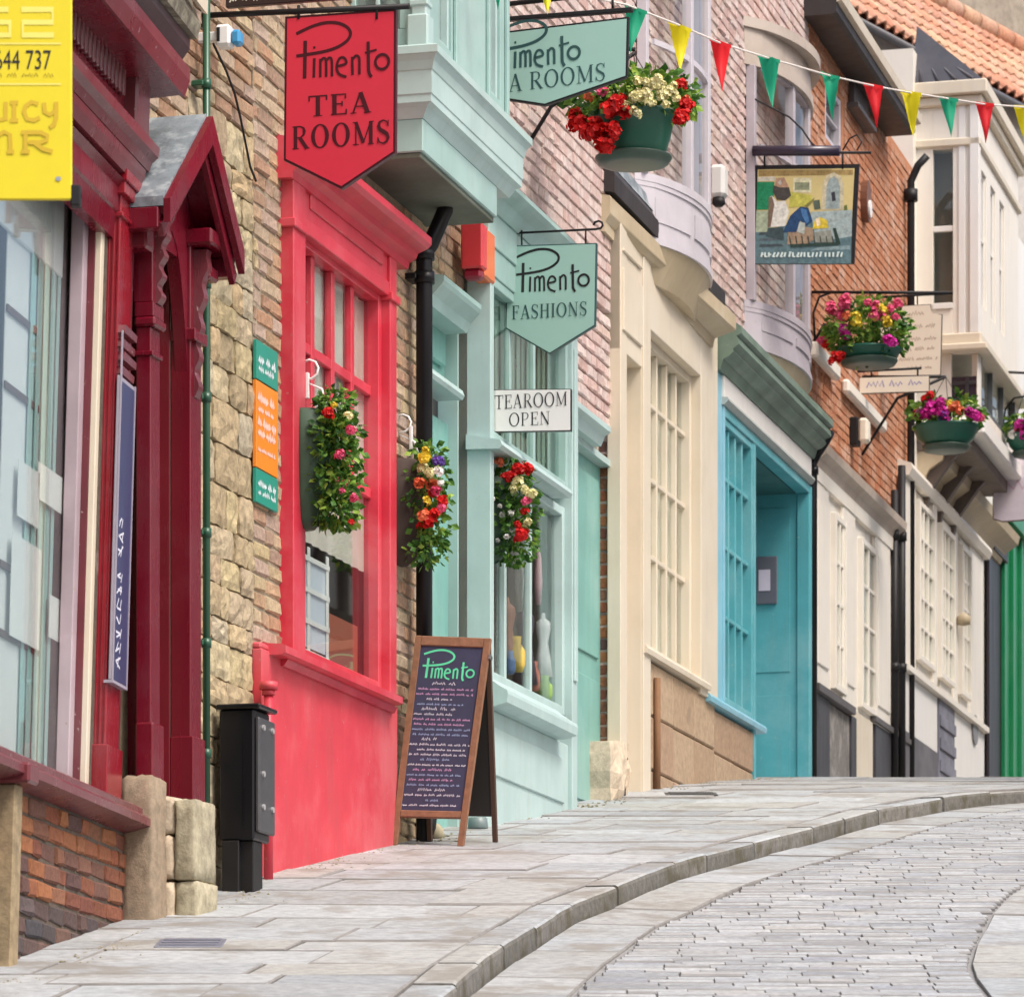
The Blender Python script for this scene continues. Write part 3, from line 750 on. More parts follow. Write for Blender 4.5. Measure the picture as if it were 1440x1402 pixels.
bricks(A, L, [(uE - .42, uE, vs, 8.0)], [(uE - .42, uE - .12, vs, 4.6)], BRICK_OLD, .0, seed=5, limit=150)
w_ = window(A, L, u00 + .3, uw1, vs + .01, vh, -.12, MAROON_D, fw=.05, fd=.075, cols=(), rows=(), seed=1)
mb = MB(L); mb.box(uw1 - .12, uw1 - .05, vs + .06, vh - .05, -.13, -.075); mb.build('window_stile', paint('mauve_weathered', (.42, .33, .37), .45, .2, .3), A)
mb = MB(L); mb.box(uw1 - .05, uw1 + .0, vs + .03, vh, -.048, -.02); mb.build('window_bead', CREAM, A)
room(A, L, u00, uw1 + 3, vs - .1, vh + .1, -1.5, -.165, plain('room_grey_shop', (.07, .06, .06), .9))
# moulded sill
mb = MB(L); mb.sweep([(-.1, vs), (.10, vs), (.12, vs - .012), (.12, vs - .035), (.135, vs - .04), (.155, vs - .055), (.155, vs - .085), (.10, vs - .10), (.05, vs - .11), (-.1, vs - .11)], u00, uE + .03); mb.build('sill', MAROON_D, A)
# pilaster
pu0, pu1 = L.uv(160, 650, .03)[0], L.uv(178, 650, .03)[0]
mb = MB(L); vt = lv(160, 252, .03)
mb.box(pu0, pu1, vs, vt, -.05, .03); 
for k in range(4): mb.box(pu0 - .004, pu0 + .004, vs + .15, vt - .1, -.042 + k * .02, -.032 + k * .02, c=.002)
mb.box(pu0 - .02, pu1 + .02, vs, vs + .22, -.05, .045); mb.box(pu0 - .025, pu1 + .02, vt - .03, vt + .02, -.05, .05); mb.box(pu0 - .012, pu1 + .02, vt - .12, vt - .10, -.05, .042)
mb.box(pu0 - .03, pu1 + .02, vt + .02, vt + .07, -.05, .06)
mb.build('pilaster', MAROON_R, A)
mb = MB(L); mb.box(pu1 + .003, pu1 + .10, vs, vt, -.02, .012); mb.build('pilaster_return', MAROON_D, A)
# entablature
uc = uE - .02; v1 = lv(178, 229, .05)
mb = MB(L); mb.sweep([(-.05, v1 - .30), (.0, v1 - .30), (.012, v1 - .2), (.02, v1 - .19), (.02, v1 - .10), (.045, v1 - .07), (-.05, v1 - .05)], u00, uc - .1); mb.build('fascia', MAROON, A)
mb = MB(L); mb.sweep([(-.05, v1 - .05), (.05, v1 - .045), (.065, v1 + .0), (.07, v1 + .03), (-.05, v1 + .03)], u00, uc - .04)
mb.sweep([(-.05, v1 + .034), (.072, v1 + .034), (.085, v1 + .07), (.11, v1 + .09), (.115, v1 + .13), (.03, v1 + .16), (-.05, v1 + .16)], u00, uc)
mb.build('cornice', MAROON_D, A)
vf = v1 + .16
mb = MB(L); mb.box(u00, uc - .02, vf, vf + .36, -.05, .02); mb.build('frieze', MAROON, A)
for k in range(46):
    mb = MB(L); ud = uc - .36 - k * .062; mb.box(ud, ud + .036, vf + .10, vf + .30, .018, .045, c=.006); mb.build('dentil', MAROON_D, A)
mb = MB(L); mb.box(uc - .24, uc - .02, vf + .0, vf + .28, .0, .075, c=.012); mb.box(uc - .25, uc - .015, vf + .28, vf + .33, .0, .09, c=.01); mb.build('console', MAROON_D, A)
ve = lv(250, 128, .18)
mb = MB(L); mb.sweep([(-.05, ve - .05), (.02, ve - .05), (.03, ve - .01), (.175, ve), (.175, ve + .03), (-.05, ve + .03)], u00, uE + .06); mb.build('soffit', MAROON, A)
mb = MB(L); mb.sweep([(.176, ve - .004), (.19, ve - .004), (.21, ve + .06), (.21, ve + .11), (.17, ve + .11), (.176, ve + .03)], u00, uE + .075); mb.build('gutter_board', MAROON_D, A)
mb = MB(L); mb.sweep([(-.05, ve + .031), (.13, ve + .031), (.13, ve + .10), (.20, ve + .20), (.20, ve + .24), (-.05, ve + .24)], u00, uE + .1); mb.build('eave_board', paint('eave_dark', (.055, .04, .045), .5, .2), A)
mb = MB(L); mb.sweep([(.0, ve + .245), (.225, ve + .245), (.24, ve + .30), (.16, ve + .50), (.0, ve + .5)], u00, uE + .12); mb.build('roof_verge', piece_mat('lichen_slate', [(.20, .18, .14)], .9, 24, .5, ((.42, .40, .30), 9, .5, .6)), A)
mb = MB(L); mb.sweep([(.24, ve + .36), (.262, ve + .35), (.262, ve + .41), (.24, ve + .42)], u00, uE + .14); mb.build('barge_board', CREAM, A)
# things inside the window, with panels added to imitate its reflections
rgA = random.Random(8)
BLIND = plain('blind_teal', (.36, .58, .57), .6, 0, .06); CARD = plain('card_white', (.80, .82, .82), .6, 0, .03)
mb = MB(L); mb.box(uw1 - .95, uw1 - .165, vs + .04, vh - .06, -.164, -.160, c=0); tag(mb.build('reflection_panel', plain('reflected_white', (.80, .82, .83), .5, 0, .05)), 'tall white panel added as a bright reflection behind the teal slats, left shop window', 'panel')  # added white behind the glass imitates its bright reflection
for k_, (y_, px_) in enumerate(((452, 40), (560, 36), (810, 44), (905, 40))): mb = MB(L); mb.box(uw1 - .95, uw1 - .50 + .05 * k_, L.V(40, y_, -.155) - .03, L.V(40, y_, -.155), -.1598, -.150, c=.002); tag(mb.build('rail', plain('reflected_timber', (.10, .045, .035), .5)), ('brown strip for a reflected timber across the white panel, highest in the left shop window', 'brown strip for a reflected timber below the highest one in the left shop window', 'brown strip for a reflected timber beside the white cards in the left shop window', 'brown strip for a reflected timber lowest in the left shop window')[k_], 'rail', 'imitated timber reflections in the left shop window')  # brown strips added in place of timbers mirrored in the glass
bl = thing('window_blind', 'pale teal vertical slat blind behind the large left shop window', 'blind', base(L, uw1, -.22))
ub, uz = uw1 - .62, uw1 - .17
for k in range(9):
    mb = MB(L); uu = ub + k * (uz - ub) / 9; mb.box(uu, uu + (uz - ub) / 9 * .84, vs + .05, vh - .38, -.152 - .006 * (k % 2), -.149 - .006 * (k % 2), c=0); mb.build('slat', BLIND, bl)
mb = MB(L); mb.box(u00 + 2, uz, vh - .38, vh - .06, -.16, -.145); mb.build('headrail', CARD, bl)
cg = 'price cards in the left shop window'
for k, (x, y0, y1, w0, lab) in enumerate([(40, 655, 735, 30, 'white card high in the left shop window'), (70, 660, 712, 34, 'white card beside the blind in the left shop window'), (36, 760, 905, 42, 'tall white sheet low in the left shop window'), (86, 845, 905, 34, 'small white card low by the window frame')]):
    a, b = L.uv(x - w0 * .5, .5 * (y0 + y1), -.137)[0], L.uv(x + w0 * .5, .5 * (y0 + y1), -.137)[0]
    mb = MB(L); mb.box(a, b, L.V(x, y1, -.137), L.V(x, y0, -.137), -.139, -.136, c=0); tag(mb.build('card', CARD), lab, 'card', cg)
mb = MB(L); ra, rb = L.uv(2, 700, -.24)[0], L.uv(36, 700, -.24)[0]
mb.box(ra, rb, L.V(20, 742, -.24), L.V(20, 700, -.24), -.34, -.22, c=.02); tag(mb.build('hat_box', plain('poppy_red', (.60, .06, .05), .5)), 'red box on display in the left shop window', 'box')
mb = MB(L); ra, rb = L.uv(58, 715, -.19)[0], L.uv(122, 715, -.19)[0]
mb.box(ra, uw1 - .06, L.V(90, 722, -.19), L.V(90, 704, -.19), -.195, -.19, c=0); tag(mb.build('window_sticker', plain('sticker_yellow', (.80, .68, .14), .5)), 'yellow strip sticker across the left shop window', 'sticker')
for k, (y, d) in enumerate(((560, .28), (860, .3))):
    mb = MB(L); mb.box(u00 + .4, L.uv(60, y, -.3)[0], L.V(30, y, -.3) - .02, L.V(30, y, -.3), -.3 - .2, -.31); mb.build('shelf', plain('shelf_brown', (.16, .07, .06), .5), A)
# neighbour's post at the very edge
pp = L.uv(20, 1200, .12)[0] + .1
N = thing('gate_post', 'weathered wooden post with a maroon cap at the bottom left corner', 'post', base(L, pp, .1))
gN = gv(L, pp) - .1; vc = L.V(20, 1098, .13)
mb = MB(L); mb.box(pp - .1, pp, gN, vc - .0, .045, .12, c=.008); mb.build('shaft', piece_mat('old_timber', [(.40, .31, .19)], .85, 18, .5, ((.16, .13, .09), 6, .55, .6)), N)
mb = MB(L); mb.box(pp - .12, pp + .02, vc, vc + .075, .045, .175, c=.01); mb.build('cap', MAROON_D, N)

# ------------------------------------------------------------------ B  stone house with the porch
uB0, uB1 = U(166), U(358)
B = thing('stone_house', 'limestone house with a gabled maroon porch between crimson shop and red tea room', 'house', base(M, uB0))
backing(B, M, uB0, uB1, H(16) - .5, 9, [], piece_mat('earth_mortar', [(.22, .175, .115)], .95, 20, .5, ((.28, .23, .155), 8, .55, .6)), -.4, -.022)
vst = V(330, 175)
stones(B, M, U(268), uB1 - .005, gv(M, uB1) - .3, vst, [], STONE, .0, seed=12)
bricks(B, M, [(uB0, uB1 - .005, vst + .01, 8.2)], [], BRICK_TAN, .0, seed=6, limit=200)
bricks(B, M, [(uB0, U(266), V(200, 420), vst)], [], BRICK_TAN, .0, seed=7, limit=60)
# porch
up0, up1 = U(212, .12), U(262, .0)
up2 = U(225, .12); vd0 = V(250, 1135, .0)
pr = thing('tmp', 'x', 'x', (0, 0, 0)); bpy.data.objects.remove(pr)
mb = MB(); vpt = V(212, 300, .12)
pcap = V(212, 425, .12)
mb.box(up0, up2, vd0 + .0, pcap - .1, .055, .12); mb.box(up0 - .012, up2 + .012, vd0 - .0, vd0 + .28, .055, .135, c=.008)
mb.box(up0 - .008, up2 + .008, pcap - .22, pcap - .20, .05, .132); mb.box(up0 - .016, up2 + .016, pcap - .10, pcap - .06, .05, .145, c=.01); mb.box(up0 - .008, up2 + .008, pcap - .06, pcap + .0, .05, .135)
mb.box(up0 - .004, up2 + .006, pcap, vpt + .06, .045, .13)
porch = mb.build('porch', MAROON, B)
def scrolls(u0, v0, v1, w0, seed, n=5, hw=.03):
    """carved bracket: a scrolled outline cut from a plank"""
    m2 = MB(); pts = [(w0 - .05, v0)]
    for k in range(n * 8 + 1):
        t = k / (n * 8); vv = v0 + (v1 - v0) * t; pts.append((w0 + .012 + .055 * t ** 2 + .011 * sin(t * n * 2 * pi - .8) * (1 - .3 * t), vv))
    pts.append((w0 - .05, v1)); m2.sweep(pts, u0 - hw, u0 + hw); return m2
scrolls((up0 + up2) / 2, pcap, vpt + .05, .135, 1).build('carved_bracket', MAROON_D, porch)
uf0, uf1 = U(268, .12), U(283, .12)
mb = MB(); mb.box(uf0, uf1, vd0, vpt, .03, .12); mb.box(uf0 - .01, uf1 + .01, vd0, vd0 + .28, .03, .135); mb.box(uf0 - .012, uf1 + .012, V(270, 470, .12) - .03, V(270, 470, .12) + .02, .03, .145)
mb.box(uf0 - .015, uf1 + .015, vpt - .02, vpt + .05, -.02, .22, c=.01); mb.build('pilaster', MAROON, porch)
scrolls((uf0 + uf1) / 2, V(275, 560, .12), vpt - .03, .12, 2, 5).build('carved_bracket', MAROON_D, porch)
# door leaf, reveals, pointed arch head
mb = MB(); mb.box(up2, uf0, vd0, vpt + .1, -.13, -.10, c=.003)
for (a, b) in ((.06, .42), (.46, .92)):
    hh = vpt - vd0
    for c_ in (0, 1):
        x0 = up2 + .06 + c_ * (uf0 - up2 - .1) * .5; mb.box(x0, x0 + (uf0 - up2) * .34, vd0 + a * hh, vd0 + b * hh * .9, -.101, -.085, c=.01)
mb.build('door', MAROON_R, porch)
mb = MB(); mb.box(uf0 - .012, uf0, vd0, vpt, -.1, .03, c=.002); mb.box(up2, up2 + .012, vd0, vpt, -.1, .05, c=.002); mb.box(up2, uf0, vd0 + 1.9, vd0 + 1.95, -.1, -.04); mb.build('door_reveal', MAROON, porch)
um = (up2 + uf0) / 2; hw = (uf0 - up2) / 2; va = vpt - .55
mb = MB(); N_ = 10
for side in (-1, 1):
    pts = [(um + side * hw, va)] + [(um + side * hw * (1 - (k / N_)) ** .55, va + .55 * (k / N_) ** .8) for k in range(1, N_ + 1)]
    poly = pts + [(um, vpt + .05), (um + side * hw, vpt + .05)]
    mb.elev(poly, .05, .105)
mb.build('arch', MAROON, porch)
# gabled lead roof
gu = (up0 + uf1) / 2 + .02; ga = V(313, 180, .24); g0, g1 = up0 - .20, uf1 + .12; gv0 = ga - .47; wF = .245
mb = MB(); th = .03
mb.elev([(g0, gv0), (gu, ga), (gu, ga - .05), (g0 + .0, gv0 - .04)], -.03, wF)
near = mb
mb.elev([(gu, ga), (g1, gv0), (g1, gv0 - .04), (gu, ga - .05)], -.03, wF)
mb.build('porch_roof', LEAD, B)
mb = MB(); mb.elev([(g0 + .01, gv0 - .042), (gu, ga - .052), (gu, ga - .08), (g0 + .03, gv0 - .07)], -.03, wF - .006); mb.elev([(gu, ga - .052), (g1 - .01, gv0 - .042), (g1 - .03, gv0 - .07), (gu, ga - .08)], -.03, wF - .006); mb.build('roof_lining', MAROON, B)
mb = MB()
for side, ge in ((-1, g0), (1, g1)):
    mb.elev([(gu, ga - .012), (ge, gv0 - .012), (ge, gv0 - .11), (gu, ga - .13)], wF + .001, wF + .03)
    mb.elev([(gu, ga - .13), (ge, gv0 - .11), (ge - side * .03, gv0 - .16), (gu, ga - .19)], wF - .03, wF - .005)
mb.build('barge_board', MAROON, B)
mb = MB(); mb.elev([(gu, ga - .1), (g0 + .06, gv0 - .05), (g0 + .06, gv0 - .11), (g1 - .06, gv0 - .11), (g1 - .06, gv0 - .05)], .04, .10); mb.build('gable_panel', MAROON, B)
mb = MB(); mb.box(g0 - .01, g0 + .06, gv0 - .13, gv0 - .045, -.03, wF - .02); mb.box(g0 + .061, g0 + .16, gv0 - .19, gv0 - .10, .02, .15, c=.01); mb.build('roof_plate', MAROON, B)
mb = MB(); mb.box(g1 - .06, g1 + .01, gv0 - .13, gv0 - .05, -.03, wF - .02)
mb.box(g1 - .18, g1 - .061, gv0 - .16, gv0 - .10, .02, .18, c=.01); mb.build('roof_plate', MAROON, B)
mb = MB(); mb.elev([(gu - .02, ga - .0), (g0 - .02, gv0 + .02), (g0 - .02, gv0 + .14), (gu - .02, ga + .10)], -.03, -.012); mb.elev([(gu, ga + .1), (gu, ga), (g1, gv0), (g1, gv0 + .08)], -.03, -.012); mb.build('lead_flashing', LEAD, B)
# steps and base stones
STONE_W = piece_mat('grooved_step_stone', [(.50, .45, .32)], .92, 14, .6, ((.24, .20, .13), 5, .52, .7), .8)
spx = [(190, 221, 1105, 1290, .02, .11), ]
us0, us1 = U(222, .11), U(232, .11)
rough_block(B, M, up0 - .04, up2 + .03, gv(M, up0) - .3, vd0 + .06, .0, .145, STONE_PALE, 7, 'base_stone', .005, .02)
ua, ub_ = up2 + .036, uf1 + .10; gl = gv(M, ua) - .15
wq = [M.wv(ua, x_, 1200)[0] for x_ in (226, 244, 275)]
for j, (z0, z1) in enumerate(((gl, vd0 - .36), (vd0 - .355, vd0 - .17), (vd0 - .165, vd0 - .005))): rough_block(B, M, ua + .01 * j, ua + .28, z0, z1, .0, wq[1] - .004, STONE_PALE, 1 + j, 'step_stone', .004, .012)
rough_block(B, M, ua + .281, ub_, gl, vd0 - .005, -.1, .03, STONE_PALE, 9, 'threshold', .003, .008)
rough_block(B, M, ua + .02, ua + .30, gl, vd0 - .36, wq[1], wq[2], STONE_W, 11, 'step_stone', .0035, .008); rough_block(B, M, ua + .01, ua + .29, vd0 - .357, vd0 - .02, wq[1], wq[2] - .008, STONE_W, 12, 'step_stone', .0035, .008)
rough_block(B, M, up0 - .04, up2 + .03, gv(M, up0) - .3, vd0 + .06, .0, .145, STONE_PALE, 7, 'base_stone', .005, .02)
ua, ub_ = up2 + .036, uf1 + .10; gl = gv(M, ua) - .15
# green downpipe with clips
up = U(292, .06)
gp = thing('downpipe', 'thin dark green rainwater pipe on the limestone wall beside porch', 'pipe', base(M, up, .06), 'rainwater pipes')
vb0 = gv(M, up, .06)
mb = MB(); mb.tube([(up, vb0 - .1, .055), (up, 6.2, .055)], .0165, 12); mb.build('pipe', GREEN_P, gp)
for py in (400, 560, 750, 905, 1060, 120):
    vv = V(292, py, .055); mb = MB(); mb.tube([(up, vv - .02, .055), (up, vv + .02, .055)], .022, 12); mb.box(up - .035, up + .035, vv - .012, vv + .012, -.02, .05); mb.build('clip', GREEN_P, gp)
# floodlight at the top of the pipe
uf = U(300, .06); vl = V(305, 45, .1)
fl = thing('floodlight', 'small white floodlight with blue glass above the green pipe', 'floodlight', tuple(M.P(uf, vl, 0)))
mb = MB(); mb.box(uf - .03, uf + .05, vl - .05, vl + .045, .075, .145, c=.012); mb.box(uf - .01, uf + .02, vl - .02, vl + .02, -.02, .08); mb.build('body', WHITE_S, fl)
mb = MB(); mb.box(uf - .025, uf + .04, vl - .045, vl + .02, .146, .19, c=.012); mb.build('lens', plain('lens_blue', (.05, .30, .58), .15), fl)
mb = MB(); mb.box(uf - .034, uf - .029, vl - .03, vl + .03, .085, .10, c=.002); mb.build('hinge', BLACK_M, fl)

# ------------------------------------------------------------------ C  red tea room with the mint oriel
uC0, uC1 = uB1, U(597)
C = thing('tea_room_house', 'brick house with bright red tea room window and pale green oriel above', 'shop', base(M, uC0))
wgC = -.045
cu0, cu1 = U(430, .06), U(549, .06)
vsC = V(410, 905, .11); vhC = V(430, 320, .06)
backing(C, M, uC0, uC1, H(19) - .5, 9, [(cu0 - .02, cu1 + .02, vsC - .05, vhC + .02)], MORTAR, -.25, -.009)
bricks(C, M, [(uC0, U(407), vsC, 8.2)], [], BRICK_TAN, 0, seed=21, limit=220)
bricks(C, M, [(U(556), uC1, gv(M, uC1) - .1, 5.4)], [], BRICK_TAN, 0, seed=22, limit=75)
bricks(C, M, [(U(407), U(556), vhC + .55, 8)], [], BRICK_TAN, 0, seed=23, limit=1)
mb = MB(); vdt = vsC - .045
mb.box(uC0, U(559, .035), H(19) - .4, vdt, -.05, .035); mb.box(uC0, U(407), vdt, vdt + .03, -.05, .03, c=.014); mb.build('dado', RED_D, C)
mb = MB(); mb.sweep([(-.06, vsC), (.095, vsC - .012), (.112, vsC - .02), (.112, vsC - .052), (.09, vsC - .06), (-.06, vsC - .06)], U(401, .11), U(566, .11)); mb.sweep([(0, vsC - .09), (.05, vsC - .09), (.07, vsC - .061), (0, vsC - .061)], U(405, .07), U(560, .07)); mb.build('sill', RED, C)
mb = MB(); vp1 = vhC + .02; vcC_ = V(607, 335, .19)
mb.box(U(413, .06), cu0, vsC, vcC_ - .145, -.05, .06); mb.box(U(413, .06) - .02, cu0 + .012, vp1 - .06, vp1 - .02, -.05, .075); mb.build('pilaster', RED, C)
mb = MB(); mb.box(cu1, U(558, .06), vsC, vcC_ - .145, -.12, .06); mb.box(cu1 - .015, U(558, .06) + .02, vp1 - .06, vp1 - .02, -.05, .075); mb.build('pilaster', RED, C)
vcC = V(607, 335, .19)
mb = MB(); mb.box(cu0, cu1, vhC - .0, vcC - .14, -.08, .045); mb.box(cu0, cu1, vhC - .02, vhC + .05, -.08, .055); mb.box(cu0 + .1, cu1 - .1, vhC + .11, vhC + .38, .04, .056, c=.01); mb.build('frieze', RED, C)
vcC = V(607, 335, .19)
mb = MB(); mb.sweep([(-.05, vcC - .15), (.065, vcC - .15), (.075, vcC - .12), (.11, vcC - .10), (.12, vcC - .075), (.17, vcC - .055), (.19, vcC - .035), (.19, vcC), (.0, vcC + .05), (-.05, vcC + .05)], U(413, .06) - .05, U(607, .19)); mb.build('cornice', RED, C)
HHC = vhC - vsC
rr = [(vsC + (V(437, y, .0) - vsC) - vsC) / HHC for y in (625, 478)]
window(C, M, cu0, cu1, vsC, vhC, wgC, RED, cols=(.25, .5, .75), rows=((V(437, 640, .0) - vsC) / HHC, (V(437, 480, .0) - vsC) / HHC), fw=.05, md=.024, mw=.05, fd=.06, seed=5, low=1)
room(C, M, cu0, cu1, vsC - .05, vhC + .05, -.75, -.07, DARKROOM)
CURT = plain('net_curtain', (.62, .56, .50), .8, 0, .15)
mb = MB(); n = 34; f0 = cu0 + .05
pts = [(f0 + (cu1 - cu0 - .08) * k / n, wgC - .022 + .007 * sin(k * 1.9)) for k in range(n + 1)]
z0, z1 = vsC + HHC * .30, vhC - .05
mb.add([(a_, z0, b_) for a_, b_ in pts] + [(a_, z1, b_) for a_, b_ in pts], [[i, i + 1, n + 2 + i, n + 1 + i] for i in range(n)], True)
tag(mb.build('net_curtain', CURT), 'pale net curtain in the upper half of the red shop window', 'curtain')
mb = MB(); mb.box(cu0 + .1, cu0 + .78, vsC + .10, vsC + HHC * .26, -.075, -.07, c=0); tag(mb.build('menu_or_reflection', plain('reflected_blue', (.60, .66, .76), .5)), 'pale blue sheet added as a reflection low in the red shop window', 'card')  # added sheet gives the lower pane its pale blue reflection
fr_ = thing('reflected_sash', 'white lattice added as a sash window reflection in the red shop window', 'reflection', tuple(M.P(cu0 + .1, vsC, -.065)))  # added bars imitate a white sash window mirrored in the pane
for q in range(3): mb = MB(); mb.box(cu0 + .12 + q * .3, cu0 + .16 + q * .3, vsC + .06, vsC + HHC * .29, -.068, -.062); mb.build('reflected_upright', WHITE_S, fr_)
for q in range(4): mb = MB(); z_ = vsC + .06 + q * HHC * .075; mb.box(cu0 + .12, cu0 + .76, z_, z_ + .025, -.0615, -.058); mb.build('reflected_crossbar', WHITE_S, fr_)
mb = MB(); mb.box(cu0 + .55, cu1 - .1, vsC + .06, vsC + HHC * .16, -.085, -.08, c=0); tag(mb.build('menu_or_reflection', plain('menu_rust', (.35, .10, .06), .5)), 'rust coloured card standing low in the red shop window', 'card')
# oriel
wO = .36; uo0, uo1, uob = U(595, wO), U(716, wO), U(699, wO); vo = V(595, 213, wO)
oi = MB(); oi.box(uo0, uob, vo - .0, vo + .16, -.02, wO, c=.006); oriel = oi.build('oriel', MINT, C)
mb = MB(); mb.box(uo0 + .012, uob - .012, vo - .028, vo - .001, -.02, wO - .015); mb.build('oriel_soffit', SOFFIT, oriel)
wa = .43; cv = vo + .16
def wrap(prof, u0, u1):
    """moulding returned round the three sides of a bay: prof = (projection beyond body, v); body u0..u1, w 0..wO"""
    m2 = MB(); pts, fs = [], []; n = len(prof)
    for (p, v) in prof: pts += [(u0 - p, v, -.02), (u0 - p, v, wO + p), (u1 + p, v, wO + p), (u1 + p, v, -.02)]
    for i in range(n - 1):
        for k in range(3): fs.append([i * 4 + k, i * 4 + k + 1, (i + 1) * 4 + k + 1, (i + 1) * 4 + k])
    fs += [[0, 1, 2, 3], [(n - 1) * 4 + k for k in range(4)]]
    m2.add(pts, fs); return m2
m2 = wrap([(.0, cv), (.012, cv + .02), (.03, cv + .05), (.055, cv + .065), (.055, cv + .10), (.06, cv + .105), (.06, cv + .215), (.065, cv + .22), (.075, cv + .26), (.09, cv + .285), (.10, cv + .29), (.10, cv + .325), (.085, cv + .335), (.0, cv + .36)], uo0, uo1)
m2.build('oriel_cornice', MINT_P, oriel)
vb = cv + .34; vtp = vb + 3
# body with windows on its near and street sides
ws0, ws1 = uo0 + .30, uo1 - .35
mb = MB()
for c_ in rect_cells(uo0, uo1, vb, vtp, [(ws0, ws0 + .22, vb + .12, vtp - .6), (ws1 - .05, ws1 + .17, vb + .12, vtp - .6)]): mb.box(*c_, wO - .06, wO, c=.003)
mb.box(uo1 - .05, uo1, vb, vtp, -.02, wO - .06); 
mb.box(uo0, uo0 + .05, vb, vb + .1, -.02, wO - .06); mb.box(uo0, uo0 + .05, vb + .1, vtp, -.02, .02); mb.box(uo0, uo0 + .05, vb + .1, vtp, .24, wO - .06); mb.box(uo0, uo0 + .05, vtp - .6, vtp, .02, .24)
for x in (ws0 + .24, ws1 - .12, uo1 - .10): mb.box(x, x + .04, vb, vtp, wO + .001, wO + .02)
mb.build('oriel_body', MINT, oriel)
mb = MB(); mb.box(uo0 - .02, uo0 + .055, vb + .0, vtp, wO - .055, wO + .022, c=.008); mb.box(uo0 - .035, uo0 + .07, vb - .0, vb + .16, wO - .075, wO + .035, c=.01); mb.box(uo0 - .028, uo0 + .062, vb + .20, vb + .23, wO - .065, wO + .03, c=.006); mb.box(uo0 - .03, uo0 + .065, vb + .42, vb + .46, wO - .065, wO + .03, c=.006); mb.build('corner_post', MINT_P, oriel)
window(C, M, ws0, ws0 + .22, vb + .12, vtp - .6, wO - .05, MINT_P, rows=(.5,), fw=.025, fd=.035, seed=6)
window(C, M, ws1 - .05, ws1 + .17, vb + .12, vtp - .6, wO - .05, MINT_P, rows=(.5,), fw=.025, fd=.035, seed=7)
mb = MB(); mb.box(uo0 + .008, uo0 + .012, vb + .1, vtp - .6, .02, .24, c=0); mb.build('side_pane', glass_mat(), oriel)
mb = MB(); mb.box(uo0 - .004, uo0 + .02, vb + .1, vtp - .6, .12, .14); mb.box(uo0 - .004, uo0 + .02, vb + .75, vb + .775, .02, .24); mb.build('side_muntin', MINT_P, oriel)
mb = MB(); mb.box(uo0 + .06, uo1 - .06, vb, vtp, .0, .05, c=0); mb.build('oriel_interior', plain('room_pale', (.40, .44, .42), .8), oriel)
# small red standpipe in front of the dado
uq = U(376, .08); vq = V(385, 972, .08)
rp = thing('standpipe', 'stubby red pipe with a flat cap against the red dado', 'pipe', base(M, uq, .08), 'rainwater pipes')
mb = MB(); mb.tube([(uq, gv(M, uq) - .1, .085), (uq, vq, .085)], .022, 12); mb.build('pipe', RED, rp)
mb = MB(); mb.tube([(uq, vq - .005, .085), (uq, vq + .03, .085)], .042, 14); mb.tube([(uq, vq - .03, .085), (uq, vq - .004, .085)], .03, 14); mb.build('cap', RED_D, rp)
# black downpipe with a swan neck
ud = U(574); vdt_ = V(600, 365, .09)
dp = thing('downpipe', 'fat black rainwater pipe bending out from under the pale green oriel', 'pipe', base(M, ud, .09), 'rainwater pipes')
mb = MB(); mb.tube([(ud, gv(M, ud) - .1, .085), (ud, vdt_ - .02, .085), (ud, vdt_ + .03, .09), (ud + .01, vdt_ + .07, .115), (ud + .03, vdt_ + .24, .185), (ud + .03, vdt_ + .4, .20)], .042, 16); mb.build('pipe', BLACK, dp)
for vv, r_ in ((vdt_ - .10, .052), (vdt_ + .02, .052), (vdt_ - 1.3, .05), (vdt_ - 2.4, .05)):
    mb = MB(); mb.tube([(ud, vv - .03, .086), (ud, vv + .03, .086)], r_, 16); mb.box(ud - .07, ud + .07, vv - .015, vv + .015, -.0, .06); mb.build('collar', BLACK, dp)
# alarm box
ua_ = U(640); va_ = V(660, 350, .08)
al = thing('alarm_box', 'red and orange alarm box on the brick under the oriel', 'alarm box', tuple(M.P(ua_, va_, 0)))
mb = MB(); mb.box(ua_, ua_ + .10, va_ - .10, va_ + .14, .03, .15, c=.01); mb.build('body', plain('alarm_red', (.70, .05, .06), .3), al)
mb = MB(); mb.box(ua_ + .01, ua_ + .09, va_ - .155, va_ - .10, .04, .14, c=.015); mb.build('sounder', plain('alarm_dark', (.25, .01, .03), .3), al)
mb = MB(); mb.box(ua_ + .1005, ua_ + .30, va_ - .13, va_ + .14, .05, .14, c=.012); mb.build('strobe', plain('alarm_orange', (.75, .17, .05), .25), al)
# ------------------------------------------------------------------ D  mint shop
uD0, uD1 = uC1, U(866)
D = thing('fashion_shop', 'pale mint green shop with a two tier display window under pink brick', 'shop', base(M, uD0))
bu0, bu1 = U(690, .13), U(812, .13)
vD9 = 9.0
mD = U(847, 0); p0 = U(860, 0)
backing(D, M, uD0, uD1, H(21) - .5, vD9, [(uD0, p0, H(20) - .6, V(720, 246))], MORTAR_P, -.35, -.009)
vct = V(805, 341, .24)                       # top of mint entablature
bricks(D, M, [(uD0, uD1, vct + .02, 8.6)], [], BRICK_PINK, 0, seed=31, limit=225)
bricks(D, M, [(U(812), uD1, V(840, 590), vct + .012)], [], BRICK_PINK, 0, seed=32, limit=45)
